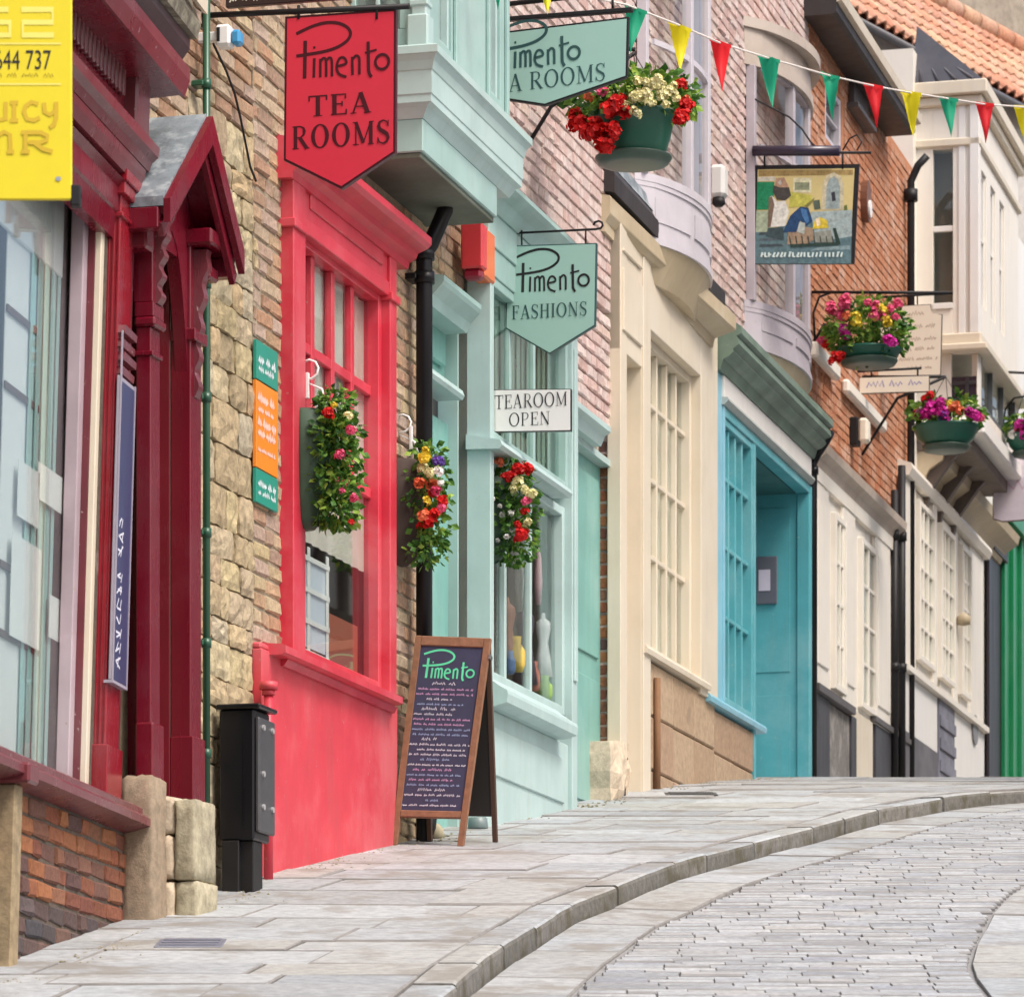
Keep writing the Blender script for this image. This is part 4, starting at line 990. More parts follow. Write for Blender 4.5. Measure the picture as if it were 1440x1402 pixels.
# brick pier beside the right door: reveals seen end-on
v = gv(M, p0) + .32; k = 0; rgD = random.Random(5)
me6 = [brick_mesh('brick', (.215, .09, .065), q, BRICK_OLD) for q in range(6)]
while v < V(850, 612):
    o = link('brick', me6[rgD.randrange(6)], D, M.P(p0 + .05, v, -.075 + rgD.uniform(-.004, .004)) - root_loc(D)); o.rotation_euler = (0, 0, M.rz + rgD.uniform(-.02, .02)); o.scale = (.5, 1.1 + .0 * k, 1)
    v += .0755; k += 1
bricks(D, M, [(p0 + .0, uD1, gv(M, p0) + .3, V(850, 612))], [], BRICK_PINK, .0, seed=33, limit=10)
o = link('base_stone', stone_mesh(3, STONE_PALE), D, M.P(p0 - .12, gv(M, p0) + .12, .0) - root_loc(D)); o.rotation_euler = (0, 0, M.rz); o.scale = (.42, .2, .40)
o = link('base_stone', stone_mesh(5, STONE_PALE), D, M.P(p0 + .12, gv(M, p0) + .17, -.02) - root_loc(D)); o.rotation_euler = (0, 0, M.rz); o.scale = (.2, .2, .34)
# left doorway
wd = -.10; j0 = bu0 - .018; hd0 = U(605, .1)
gD = gv(M, uD0) - .1
mb = MB(); mb.box(uD0 - .02, j0, gD, V(612, 585, wd), wd - .04, wd)
hh = V(612, 585, wd) - gD
for a, b in ((.08, .36), (.42, .94)): mb.box(uD0 + .12, j0 - .1, gD + a * hh, gD + b * hh, wd, wd + .012, c=.01)
mb.build('door', MINT_D, D)
mb = MB(); tv0, tv1 = V(620, 535, wd), V(615, 420, wd)
mb.box(uD0 - .02, j0, tv0, tv1 + .5, wd - .04, wd - .02); mb.box(uD0 + .1, j0 - .08, tv0 + .08, tv1, wd - .02, wd + .01, c=.01); mb.build('transom_panel', MINT_D, D)
mb = MB(); tl = V(652, 562, .01); mb.sweep([(-.14, tl + .0), (.0, tl), (.012, tl + .02), (.0, tl + .05), (-.14, tl + .06)], uD0 - .02, U(653, .01)); mb.build('transom', MINT_P, D)
hv = V(677, 436, .11)
mb = MB(); mb.sweep([(-.14, hv - .12), (.03, hv - .12), (.05, hv - .07), (.10, hv - .02), (.11, hv), (.11, hv + .025), (-.14, hv + .05)], uD0 - .02, U(677, .11)); mb.build('door_hood', MINT, D)
mb = MB(); mb.box(j0, bu0 - .001, gD, vct - .1, -.16, -.045); mb.build('door_jamb', MINT, D)
bricks(D, M, [(uD0 + .0, j0 + .02, hv + .06, vct)], [], BRICK_TAN, -.02, seed=36, limit=20)
mb = MB(); mb.box(uD0, j0 - .001, hv + .051, vct + .05, -.2, -.03, c=0); mb.build('wall', MORTAR, D)
# display window bay
vl_ = V(690, 612, .19); vsD = V(700, 955, .12); vuh = V(697, 392, .1)
mb = MB(); vbt = vct - .30
mb.box(bu0, bu0 + .07, vsD - .25, vbt, -.06, .13); mb.build('pilaster', MINT_P, D)
mb = MB(); mb.box(bu1 - .12, bu1, gv(M, bu1) - .1, vbt, -.06, .13); mb.box(bu1 - .10, bu1 - .03, vsD + .2, vbt - .2, .128, .142, c=.006)
mb.build('pilaster', MINT_P, D)
mb = MB(); mb.box(bu0 + .07, bu1 - .12, vuh, vbt, -.02, .11); mb.box(bu0, bu1, vbt, vct - .12, -.06, .12); mb.build('fascia', MINT, D)
mb = MB(); mb.sweep([(-.06, vct - .12), (.13, vct - .12), (.15, vct - .09), (.17, vct - .05), (.215, vct - .03), (.24, vct - .01), (.24, vct + .015), (-.0, vct + .04)], bu0 - .05, bu1 + .03)
mb.build('cornice', MINT, D)
mb = MB(); mb.sweep([(-.0, vct + .041), (.2, vct + .02), (.2, vct + .03), (-.0, vct + .07)], bu0 - .05, bu1 + .03); mb.build('lead_flashing', LEAD, D)
mb = MB(); mb.sweep([(.0, vl_ - .03), (.185, vl_ - .035), (.20, vl_ - .015), (.19, vl_ + .012), (.0, vl_ + .05)], bu0 - .03, U(803, .19)); mb.build('transom_ledge', MINT_P, D)
window(D, M, bu0 + .07, bu1 - .12, vl_ + .05, vuh, .06, MINT, cols=(.30, .62), rows=(), fw=.05, md=.02, mw=.04, fd=.045, seed=11)
window(D, M, bu0 + .07, bu1 - .12, vsD, vl_ - .04, .035, MINT_P, cols=(.28, .62), rows=(), fw=.05, md=.025, mw=.04, fd=.05, seed=12)
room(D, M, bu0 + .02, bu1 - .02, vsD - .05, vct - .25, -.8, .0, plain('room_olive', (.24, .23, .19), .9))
mb = MB(); mb.sweep([(-.02, vsD + .04), (.10, vsD), (.18, vsD - .06), (.225, vsD - .085), (.23, vsD - .105), (.225, vsD - .15), (.15, vsD - .17), (-.02, vsD - .17)], bu0 - .02, U(813, .23)); mb.build('sill', MINT_P, D)
mb = MB(); mb.box(bu0 + .01, bu1 - .121, gv(M, bu0) - .2, vsD - .17, -.06, .105); mb.box(bu0 + .1, bu1 - .25, gv(M, bu1) + .0, vsD - .26, .10, .118, c=.012); mb.build('stall_riser', MINT_P, D)
mb = MB(); n = 22
for k in range(n): mb.box(bu0 + .1 + (bu1 - bu0 - .24) * k / n, bu0 + .1 + (bu1 - bu0 - .24) * (k + .9) / n, vl_ + .06, vuh, .0 + .012 * sin(k * 2.1), .006 + .012 * sin(k * 2.1), c=0)
tag(mb.build('window_curtain', plain('curtain_green', (.30, .44, .36), .8, 0, .2)), 'pleated grey green curtain behind the upper mint shop window', 'curtain')
# goods in the display window
rgd = random.Random(77)
def goods(name, lab, px, py0, py1, w, wd_, col, kind):
    u_ = U(px, w); v0, v1 = V(px, py1, w), V(px, py0, w); mb = MB(); p = M.P(u_, 0, w); h = v1 - v0
    if kind == 'dress': prof = [(.02, v0 - .0), (wd_ * 1.1, v0 + .01), (wd_ * .75, v0 + h * .35), (wd_ * .5, v0 + h * .55), (wd_ * .8, v0 + h * .75), (wd_ * .75, v0 + h * .86), (wd_ * .25, v0 + h * .92), (.01, v1)]
    elif kind == 'jar': prof = [(wd_ * .7, v0), (wd_, v0 + h * .2), (wd_, v0 + h * .6), (wd_ * .5, v0 + h * .8), (wd_ * .6, v1)]
    elif kind == 'scarf': prof = [(wd_ * .5, v0), (wd_ * .8, v0 + h * .4), (wd_ * .6, v0 + h * .8), (wd_ * .15, v1)]
    mb.lathe((p.x, p.y), prof, 14, 1, .7); tag(mb.build(name, plain('goods_' + lab[:14].replace(' ', '_'), col, .6, 0, .2)), lab, name.replace('_', ' '), 'goods in the mint shop window')
goods('dress', 'dark printed dress on a stand in the middle of the mint window', 738, 850, 965, -.05, .07, (.10, .07, .10), 'dress')
goods('dress', 'small white dress on a stand at the right of the mint display window', 764, 862, 955, -.03, .055, (.70, .68, .72), 'dress')
goods('jar', 'small coral vase between the dresses in the mint window', 752, 930, 972, .0, .03, (.62, .20, .14), 'jar')
goods('jar', 'small blue jar beside the gold jar in the mint window', 718, 915, 948, .0, .028, (.12, .22, .45), 'jar')
goods('scarf', 'pink scarf hanging high in the mint display window', 757, 770, 850, -.02, .03, (.68, .35, .42), 'scarf')
goods('scarf', 'white scarf hanging beside the left mullion of the mint window', 730, 760, 860, -.02, .035, (.68, .67, .64), 'scarf')
goods('dress', 'brown dress at the left of the mint display window', 713, 840, 940, -.05, .06, (.28, .12, .08), 'dress')
goods('jar', 'gold jar low in the mint display window', 726, 895, 945, .0, .05, (.60, .42, .08), 'jar')
goods('scarf', 'yellow green scarf hanging in the mint display window', 772, 770, 975, -.02, .04, (.50, .55, .22), 'scarf')
goods('jar', 'green pot at the foot of the mint display window', 766, 950, 985, .005, .045, (.25, .40, .10), 'jar')
uu = U(722, .0); p = M.P(uu, 0, -.03); mb = MB(); v0, v1 = V(722, 545, .0), V(722, 492, .0); h = v1 - v0
mb.lathe((p.x, p.y), [(.035, v0), (.03, v0 + h * .4), (.05, v0 + h * .55), (.045, v0 + h * .75), (.02, v0 + h * .8), (.034, v0 + h * .9), (.02, v1)], 12); tag(mb.build('figurine', plain('figurine_brown', (.12, .08, .08), .5)), 'small dark figurine behind the upper pane beside the white sign', 'figurine')
# right doorway of the mint shop
dv = V(858, 603, .11)
d0, d1 = bu1, p0
mb = MB(); mb.box(d0, d1, gv(M, d0) - .1, dv - .14, -.12, -.07); 
hh = dv - gv(M, d0)
for a, b in ((.06, .38), (.44, .9)): mb.box(d0 + .12, d1 - .1, gv(M, d0) + a * hh, gv(M, d0) + b * hh, -.07, -.056, c=.01)
mb.build('side_door', MINT_D, D)
mb = MB(); mb.sweep([(-.1, dv - .10), (.05, dv - .10), (.075, dv - .04), (.11, dv - .02), (.11, dv + .012), (-.1, dv + .05)], d0, U(859, .11)); mb.box(d0, d1, dv - .14, dv - .10, -.1, .0, c=0); mb.build('side_door_hood', MINT_P, D)
mb = MB(); mb.tube([(bu1 + .02, V(812, 865, .13), .11), (bu1 + .02, V(812, 930, .13), .11)], .006, 8); mb.build('door_handle', BLACK_M, D)

# ------------------------------------------------------------------ E  cream shop
uE0, uE1 = uD1, U(996)
E = thing('cream_shop', 'cream painted shop with a many paned window and a lilac bow window above', 'shop', base(M, uE0))
wE = .065
e_r0, e_r1 = U(873, wE), U(904, wE); ew0, ew1 = U(914, wE), U(986, wE)
vcE0, vcE1 = V(858, 283, .03), V(1035, 445, .24); vcE = .5 * (vcE0 + vcE1)
vsE = V(912, 905, .09); vhE = V(914, 462, wE); vrE = V(875, 492, wE)
backing(E, M, uE0, uE1, H(26) - .5, 9.3, [(e_r0 - .02, ew1 + .02, H(24), vcE)], MORTAR_P, -.35, -.009)
bricks(E, M, [(uE0, uE1, vcE + .28, 9.0)], [], BRICK_PINK, 0, seed=41, limit=150)
mb = MB(); vz = gv(M, uE0) - .1
mb.box(uE0 + .02, e_r0, vz, vcE - .02, -.02, wE); mb.box(e_r1, ew0, vz, vcE - .02, -.1, wE + .006); mb.box(e_r0, e_r1, vrE, vcE - .02, -.05, wE - .004)
mb.box(e_r0 + .04, e_r1 - .04, vrE + .12, vrE + .50, wE - .006, wE + .012, c=.01); mb.box(e_r0 + .04, e_r1 - .04, vrE + .62, vcE - .2, wE - .006, wE + .012, c=.01)
mb.box(ew1, uE1, vsE - .1, vcE - .02, -.12, wE); mb.box(ew0, ew1, vhE, vcE - .02, -.1, wE - .003)
mb.build('shopfront', CREAM, E)
mb = MB(); mb.box(e_r0, e_r1, vz, vrE, -.13, -.08)
for a, b in ((.06, .36), (.42, .92)): mb.box(e_r0 + .15, e_r1 - .12, vz + (vrE - vz) * a, vz + (vrE - vz) * b, -.08, -.066, c=.01)
mb.box(e_r1 - .01, e_r1, vz, vrE, -.08, wE - .01, c=0); mb.build('door', CREAM, E)
window(E, M, ew0, ew1, vsE, vhE, -.06, CREAM, cols=(.2, .4, .6, .8), rows=tuple((V(915, y, -.03) - vsE) / (vhE - vsE) for y in (787, 673, 563)), fw=.05, md=.032, mw=.03, fd=.06, seed=14)
mb = MB(); mb.box(ew0, ew1, vsE - .1, vhE + .1, -.17, -.14, c=0); mb.build('window_screen', IVORY, E)
mb = MB(); mb.sweep([(-.08, vsE + .005), (.08, vsE - .01), (.095, vsE - .03), (.09, vsE - .06), (-.08, vsE - .07)], U(910, .09), U(1000, .09)); mb.build('sill', CREAM, E)
for j in range(3):
    for i in range(3):
        a = U(917, .05) + (uE1 - U(917, .05)) * i / 3; b = a + (uE1 - U(917, .05)) / 3; t0 = vz + (vsE - .075 - vz) * j / 3; t1 = t0 + (vsE - .075 - vz) / 3
        mb = MB(); mb.box(a + .004, b - .004, t0 + .004, t1 - .004, -.06, .045 + rgD.uniform(-.004, .004), c=.01); mb.build('plinth_block', piece_mat('brown_sandstone', [(.42, .30, .20), (.46, .34, .23), (.39, .27, .18), (.45, .31, .22)], .9, 22, .35, ((.26, .20, .14), 5, .55, .6)), E)
mb = MB(); prof = lambda w, v: [(-.05, v - .20), (w * .35, v - .20), (w * .4, v - .14), (w * .92, v - .10), (w, v - .09), (w, v + .0), (w * .9, v + .015), (-.05, v + .03)]
mb.sweep(prof(.05, vcE0), U(858, .05), U(1035, .24), prof(.24, vcE1)); mb.build('cornice', CREAM_D, E)
mb = MB(); mb.sweep([(.0, vcE0 + .05), (.07, vcE0 + .04), (.07, vcE0 + .15), (.05, vcE0 + .2), (.0, vcE0 + .2)], U(862, .06), U(1022, .2), [(.0, vcE1 + .04), (.19, vcE1 + .03), (.19, vcE1 + .14), (.15, vcE1 + .18), (.0, vcE1 + .2)]); mb.build('box_gutter', paint('gutter_black', (.035, .03, .03), .5, .3), E)
mb = MB(); mb.sweep([(.0, vcE0 + .21), (.05, vcE0 + .205), (.03, vcE0 + .30), (.0, vcE0 + .34)], U(866, .05), U(1000, .16), [(.0, vcE1 + .205), (.16, vcE1 + .19), (.10, vcE1 + .30), (.0, vcE1 + .36)]); mb.build('lead_flashing', LEAD, E)
def bow(parent, u0, u1, wmax, v0, vp, vw, vt, mat, hood=False, room_c=plain('room_grey', (.34, .32, .36), .9)):
    """bow window: curved panelled apron, glazed lights between posts, soffit and head"""
    n = 14
    arcp = lambda k, d=0: (u0 + (u1 - u0) * k / n, (wmax + d) * sin(pi * k / n) ** .62 if 0 < k < n else 0.0)
    poly = [arcp(k) for k in range(n + 1)]; back = [(u1, -.02), (u0, -.02)]
    out2 = lambda d: [(u0 - d * .4, 0)] + [arcp(k, d) for k in range(1, n)] + [(u1 + d * .4, 0)] + back
    mb = MB(); mb.plan(poly + back, v0, vp); a = mb.build('bow_window', mat, parent)
    mb = MB(); mb.plan(out2(.02), vp, vp + .05); mb.plan(out2(.012), vp - .03, vp - .001); mb.plan(out2(.02), v0 - .04, v0 - .001); mb.plan(out2(.008), v0, v0 + .035); mb.build('bow_moulding', mat, a)
    for (k0, k1) in ((1, 4.6), (5.2, 8.8), (9.4, 13)):
        m = 4; f0 = [arcp(k0 + (k1 - k0) * q / m) for q in range(m + 1)]; f1 = [arcp(k0 + (k1 - k0) * q / m, .012) for q in range(m + 1)]
        mb = MB(); mb.plan(f1 + f0[::-1], v0 + .10, vp - .09); mb.build('bow_panel', mat, a)
    for k in (.5, 4.9, 9.1, 13.5):
        c_ = arcp(k); mb = MB(); mb.box(c_[0] - .035, c_[0] + .035, vp + .05, vt, max(0, c_[1] - .06), c_[1] + .004); mb.build('bow_post', mat, a)
    for q in range(3):
        vv = vp + .05 + (vt - vp - .05) * (q + 1) / 3; poly2 = [arcp(k, -.005) for k in range(1, n)]; inn = [arcp(k, -.045) for k in range(1, n)]
        mb = MB(); mb.plan(poly2 + inn[::-1], vv - .018, vv + .018); mb.build('bow_rail', mat, a)
    mb = MB(); q = [arcp(k, -.03) for k in range(1, n)]
    mb.add([(u, vp + .05, w) for u, w in q] + [(u, vt, w) for u, w in q], [[i, i + 1, len(q) + i + 1, len(q) + i] for i in range(len(q) - 1)]); mb.build('bow_glass', glass_mat(), a)
    mb = MB(); mb.box(u0 + .02, u1 - .02, vp + .0, vt, -.05, -.012, c=0); mb.build('bow_interior', room_c, a)
    # soffit tapering back to the wall
    low = [(u0 + (u1 - u0) * (.08 + .84 * k / n), arcp(k)[1] * .55) for k in range(n + 1)]
    mb = MB(); mb.plan([(p[0], p[1]) for p in low] + back, v0 - .26, v0 - .041, poly1=poly + back); mb.build('bow_soffit', CREAM_D, a)
    if hood: mb = MB(); mb.plan(out2(.03), vt, vt + .07); mb.plan(out2(.01), vt + .07, vt + .26); mb.plan(out2(.09), vt + .26, vt + .33); mb.build('bow_hood', paint('hood_buff', (.45, .38, .32), .5, .15), a)
    return a
bow(E, U(893), U(976), .25, V(992, 372, .25), V(985, 282, .28), 0, 9.2, LILAC)
gut = MB()

# ------------------------------------------------------------------ F  turquoise shop
uF0, uF1 = uE1, U(1137)
Fh = thing('turquoise_shop', 'turquoise shop with deep door recess under a green lead pent roof', 'shop', base(M, uF0))
wF_ = .055; f0, f1 = U(1018, wF_), U(1062, wF_); fr1 = U(1140, wF_)
vsF = V(1000, 972, .085); vhF = V(1022, 572, wF_) - .07; vz = gv(M, uF0) - .1
backing(Fh, M, uF0, uF1, H(28) - .5, 9.8, [(uF0, fr1, H(26) - .5, 6.05)], MORTAR_P, -.35, -.009)
bricks(Fh, M, [(uF0, uF1, 6.15, 9.6)], [], BRICK_PINK, 0, seed=51, limit=230)
v60 = V(1040, 452, .22)
ro = MB()
prof = [(-.02, v60 + .02), (.02, v60 + .12), (.19, v60), (.22, v60 - .02), (.222, v60 - .07), (.19, v60 - .085), (.20, v60 - .10), (.205, v60 - .14), (.165, v60 - .17), (.17, v60 - .19), (.135, v60 - .22), (.10, v60 - .235), (.075, v60 - .30), (-.02, v60 - .30)]
ro.sweep(prof, uF0 + .02, U(1172, .22)); ro.build('pent_roof', PATINA, Fh)
vwb = v60 - .30
mb = MB(); mb.box(U(1018, .06), fr1, vwb - .15, vwb - .001, -.05, .062); mb.build('fascia', WHITE, Fh)
mb = MB(); mb.sweep([(-.05, vwb - .20), (.065, vwb - .20), (.09, vwb - .17), (.085, vwb - .152), (-.05, vwb - .152)], U(1018, .06), fr1); mb.build('lintel_moulding', paint('grey_moulding', (.38, .42, .40), .5), Fh)
mb = MB(); mb.box(uF0 + .005, f0 + .0, vsF - .05, vwb - .0, -.05, .045); mb.box(f0, f0 + .05, vsF, vwb - .2, -.05, wF_); mb.build('pilaster', TURQ_L, Fh)
mb = MB(); mb.box(f0 + .05, fr1, vhF, vwb - .2, -.05, wF_ - .005); mb.box(f1, f1 + .07, vz, vhF, -.4, wF_ - .008); mb.build('door_frame', TURQ, Fh)
window(Fh, M, f0 + .05, f1, vsF, vhF, -.03, TURQ, cols=(.25, .5, .75), rows=tuple((V(1021, y, 0) - vsF) / (vhF - vsF) for y in (875, 772, 671)), fw=.05, md=.05, mw=.03, fd=.07, seed=16)
mb = MB(); mb.box(f0, f1, vsF - .1, vhF + .1, -.13, -.10, c=0); mb.build('window_screen', TURQ, Fh)
mb = MB(); mb.sweep([(-.05, vsF + .003), (.07, vsF - .01), (.085, vsF - .03), (.08, vsF - .06), (-.05, vsF - .07)], U(1000, .085), U(1079, .085)); mb.build('sill', TURQ_L, Fh)
for j in range(2):
    for i in range(2):
        a = uF0 + .003 + (f1 - uF0) * i / 2; b = a + (f1 - uF0) / 2; t0 = vz + (vsF - .08 - vz) * j / 2; t1 = t0 + (vsF - .08 - vz) / 2
        mb = MB(); mb.box(a + .004, b - .004, t0 + .004, t1 - .004, -.06, .04 + rgD.uniform(-.004, .004), c=.01); mb.build('plinth_block', MC['brown_sandstone'], Fh)
# recess: far side panelled, door at the back
mb = MB(); mb.box(fr1 - .012, fr1 + .06, vz, vwb - .205, -.46, wF_); mb.box(fr1 - .03, fr1 - .012, vz, vhF, -.045, wF_ - .004, c=.006)
for a, b in ((.06, .40), (.47, .96)): 
    hh = vhF - vz - .1; mb.box(fr1 - .018, fr1 - .012, vz + .1 + a * hh, vz + .1 + b * hh, -.40, -.10, c=.003)
mb.build('recess_side', TURQ, Fh)
mb = MB(); mb.box(f1 + .07, fr1, vz, vhF, -.50, -.46); mb.box(f1 + .2, fr1 - .15, vz + .3, vz + 1.0, -.46, -.445, c=.01); mb.build('door', TURQ, Fh)
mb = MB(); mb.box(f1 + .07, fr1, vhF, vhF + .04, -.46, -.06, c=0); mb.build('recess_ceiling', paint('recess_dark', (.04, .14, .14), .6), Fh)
nb_u = fr1 - .02
nv0, nv1 = M.wv(nb_u, 1075, 850)[1], M.wv(nb_u, 1075, 783)[1]; nw0, nw1 = M.wv(nb_u, 1064, 815)[0], M.wv(nb_u, 1093, 815)[0]
nbd = thing('notice_frame', 'dark framed menu in the turquoise door recess', 'notice', tuple(M.P(nb_u, nv0, nw0)))
mb = MB(); mb.box(nb_u - .02, nb_u, nv0, nv1, nw0, nw1, c=.005); mb.build('frame', plain('frame_grey', (.12, .12, .15), .4), nbd)
mb = MB(); mb.box(nb_u - .024, nb_u - .0205, nv0 + .1, nv1 - .1, nw0 + .02, nw1 - .05, c=0); mb.build('sheet', plain('sheet_lilac', (.62, .55, .66), .5), nbd)
LILAC_D = paint('lilac_dull', (.44, .40, .44), .45, .16, .3, (.34, .28, .25))
bow(Fh, U(1047), U(1120), .24, V(1126, 520, .2), V(1118, 452, .25), 0, V(1090, 92, .2), LILAC_D, True, plain('room_maroon', (.10, .04, .045), .9))
# gutter elbow at the end of the pent roof
ug = U(1150, .2) 
gt = thing('downpipe', 'thin black rainwater pipe with elbow at the turquoise shop corner', 'pipe', base(M, uF1, .05), 'rainwater pipes')
mb = MB(); e1 = U(1143, .05)
mb.tube([(U(1170, .2), v60 - .10, .19), (U(1168, .2), v60 - .17, .17), (e1 + .05, v60 - .24, .08), (e1 + .02, v60 - .32, .05), (e1 + .02, gv(M, e1) - .1, .05)], .030, 12); mb.build('pipe', BLACK, gt)
mb = MB(); mb.tube([(e1 + .02, v60 - .40, .05), (e1 + .02, v60 - .34, .05)], .04, 12); mb.build('collar', BLACK, gt)

# ------------------------------------------------------------------ G  orange brick house
uG0, uG1 = uF1 + .001, U(1284)
G = thing('orange_brick_house', 'orange brick house with cream panelled shopfront and black eave', 'house', base(M, uG0))
wG = .05; vz = gv(M, uG0) - .1
backing(G, M, uG0, uG1, H(30) - .5, 9.3, [(U(1162), U(1184), V(1170, 205), V(1170, 122))], MORTAR_O, -.4, -.009)
vcG = V(1275, 735, .14)
bricks(G, M, [(uG0, uG1, vcG + .02, 9.28)], [(U(1160), U(1188), V(1170, 205), V(1170, 120))], BRICK_ORANGE, 0, seed=61, limit=300, joint=.006)
wv_ = vcG - .16
panels = [(1146, 1166, 0), (1186, 1203, 0), (1232, 1252, 0)]
vsG = V(1150, 958, .07)
mb = MB(); mb.box(uG0 + .06, U(1229, wG), vsG, wv_, -.1, wG - .03); mb.box(U(1231, wG), uG1 - .3, V(1240, 1010, wG), wv_, -.1, wG - .02); mb.build('shopfront', IVORY, G)
for x0, x1, d in panels:
    mb = MB(); a, b = U(x0, wG), U(x1, wG); mb.box(a, b, vsG, wv_ - (.1 if d else .0), 0, wG + d * .3, c=.008); mb.box(a + .06, b - .06, vsG + .15, wv_ - .25, wG + d * .3 - .004, wG + d * .3 + .014, c=.008); mb.build('panel', IVORY, G)
for x0_, x1_ in ((1168, 1184), (1206, 1227)):
    a_, b_ = U(x0_, .02), U(x1_, .02); window(G, M, a_, b_, vsG + .05, wv_ - .22, .035, IVORY, cols=(.5,), rows=(.25, .5, .75), fw=.05, md=.02, mw=.03, fd=.03, seed=int(x0_))
mb = MB(); mb.sweep([(-.05, wv_), (.06, wv_), (.08, wv_ + .06), (.13, wv_ + .10), (.14, wv_ + .16), (.12, wv_ + .18), (-.05, wv_ + .22)], uG0 + .05, U(1276, .14)); mb.build('cornice', paint('cornice_buff', (.48, .40, .33), .5, .2), G)
mb = MB(); mb.sweep([(.0, wv_ - .1), (.06, wv_ - .1), (.065, wv_ - .002), (.0, wv_ - .002)], uG0 + .05, U(1268, .065)); mb.build('fascia', IVORY, G)
mb = MB(); mb.box(uG0 + .06, U(1203, .07), vsG - .06, vsG, -.1, .075); mb.box(U(1231, .06), uG1 - .3, V(1240, 1012, .06) - .05, V(1240, 1012, .06), -.1, .07); mb.build('sill', paint('sill_dark', (.10, .09, .09), .5), G)
mb = MB(); mb.box(uG0 + .06, U(1166, .03), vz, vsG - .06, -.1, .035); mb.build('plinth', paint('plinth_black', (.05, .048, .055), .5, .3), G)
mb = MB(); mb.box(U(1231, .04), uG1, vz, V(1240, 1012, .06) - .05, -.1, .045); mb.build('plinth', MC['plinth_black'], G)
mb = MB(); mb.box(U(1196, .03), U(1203, .03), vz + .2, vsG - .06, -.1, .04); mb.build('plinth', paint('plinth_black', (.05, .048, .055), .5, .3), G)
mb = MB(); mb.box(U(1166, .03), U(1231, .04), vz, vsG - .07, -.14, .02); mb.build('cellar_panel', piece_mat('grey_render', [(.20, .19, .18)], .9, 16, .4, ((.34, .32, .30), 5, .5, .6)), G)
mb = MB(); mb.box(U(1204, .05), U(1230, .05), vz + .1, vsG, -.05, .035); mb.build('door_post', CREAM, G)
ve_ = V(1287, 190, .25)
mb = MB(); mb.sweep([(-.05, ve_), (.22, ve_), (.25, ve_ + .02), (.25, ve_ + .13), (-.05, ve_ + .16)], U(1130), U(1287, .25)); mb.build('eave', paint('eave_black', (.03, .024, .022), .5, .2), G)
mb = MB(); mb.sweep([(.251, ve_ + .09), (.29, ve_ + .10), (.30, ve_ + .17), (.25, ve_ + .20)], U(1130), U(1287, .25) + .05); mb.build('gutter', CREAM, G)
mb = MB(); vv = V(1222, 182, .06); mb.box(U(1190), U(1216), vv, vv + .04, 0, .10); mb.box(U(1193), U(1213), vv + .04, vv + .22, 0, .05); mb.build('vent_hood', paint('vent_dark', (.08, .07, .07), .5), G)
mb = MB(); a, b = U(1162), U(1184); v0, v1 = V(1170, 205), V(1170, 122); mb.box(a, b, v0, v1, -.2, -.1, c=0); mb.build('window_interior', DARKROOM, G)
window(G, M, a, b, v0, v1, -.06, LILAC, rows=(.5,), fw=.05, seed=19)
sv = V(1150, 500, .06)
mb = MB(); mb.box(uG0 + .0, U(1180, .06), sv - .02, sv + .10, 0, .075, c=.02); mb.box(U(1193, .06), U(1246, .06), sv - .03, sv + .08, 0, .07, c=.02); mb.build('string_course', IVORY, G)
lm = thing('wall_lamp', 'small cream and black box lamp on orange brick wall', 'lamp', tuple(M.P(U(1196), V(1205, 605, .08), 0)))
lu_, lv_ = U(1194), V(1208, 605, .08)
mb = MB(); mb.box(lu_, lu_ + .14, lv_ - .11, lv_ + .11, .0, .07, c=.01); mb.build('backplate', BLACK_M, lm)
mb = MB(); mb.box(lu_ + .0, lu_ + .14, lv_ - .09, lv_ + .10, .071, .15, c=.02); mb.build('shade', CREAM_S, lm)
pq = M.P(U(1212), V(1222, 288, .03), .02); pl = thing('wall_plaque', 'dark oval wall plaque with pale centre on orange brick', 'plaque', tuple(pq))
mb = MB(); uu, vv = U(1213), V(1221, 288, .03); mb.elev([(uu + .11 * cos(2 * pi * k / 18), vv + .17 * sin(2 * pi * k / 18)) for k in range(18)], .0, .055); mb.build('rim', paint('plaque_brown', (.16, .06, .03), .4), pl)
mb = MB(); mb.elev([(uu + .06 * cos(2 * pi * k / 14), vv - .06 + .07 * sin(2 * pi * k / 14)) for k in range(14)], .056, .07); mb.build('boss', WHITE_S, pl)
for px_, r_, top, w0, lab, bt in ((1258, .032, V(1262, 690, .09), .07, 'black rainwater pipe on the cream panelled shop, nearer of a pair', 0), (1268, .034, V(1268, 655, .09), .09, 'black rainwater pipe on the cream panelled shop, farther of a pair', 0)):
    q = U(px_, w0); d_ = thing('downpipe', lab, 'pipe', base(M, q, w0), 'rainwater pipes'); mb = MB(); mb.tube([(q, gv(M, q) - .1, w0), (q, top, w0)], r_, 10); mb.build('pipe', BLACK_M, d_)
    for z in (.9, 2.0): mb = MB(); mb.tube([(q, gv(M, q) + z, w0), (q, gv(M, q) + z + .07, w0)], r_ * 1.3, 10); mb.build('collar', BLACK_M, d_)
q = U(1281, .06); d_ = thing('downpipe', 'slim dark rainwater pipe running down between orange brick and white bay', 'pipe', base(M, q, .06), 'rainwater pipes')
mb = MB(); mb.tube([(q, gv(M, q) - .1, .06), (q, ve_ - .15, .06), (q, ve_ - .02, .12), (q, ve_ + .06, .2)], .033, 10); mb.build('pipe', BLACK_M, d_)
mb = MB(); mb.tube([(q, ve_ - .32, .06), (q, ve_ - .22, .06)], .06, 10); mb.build('collar', BLACK_M, d_)

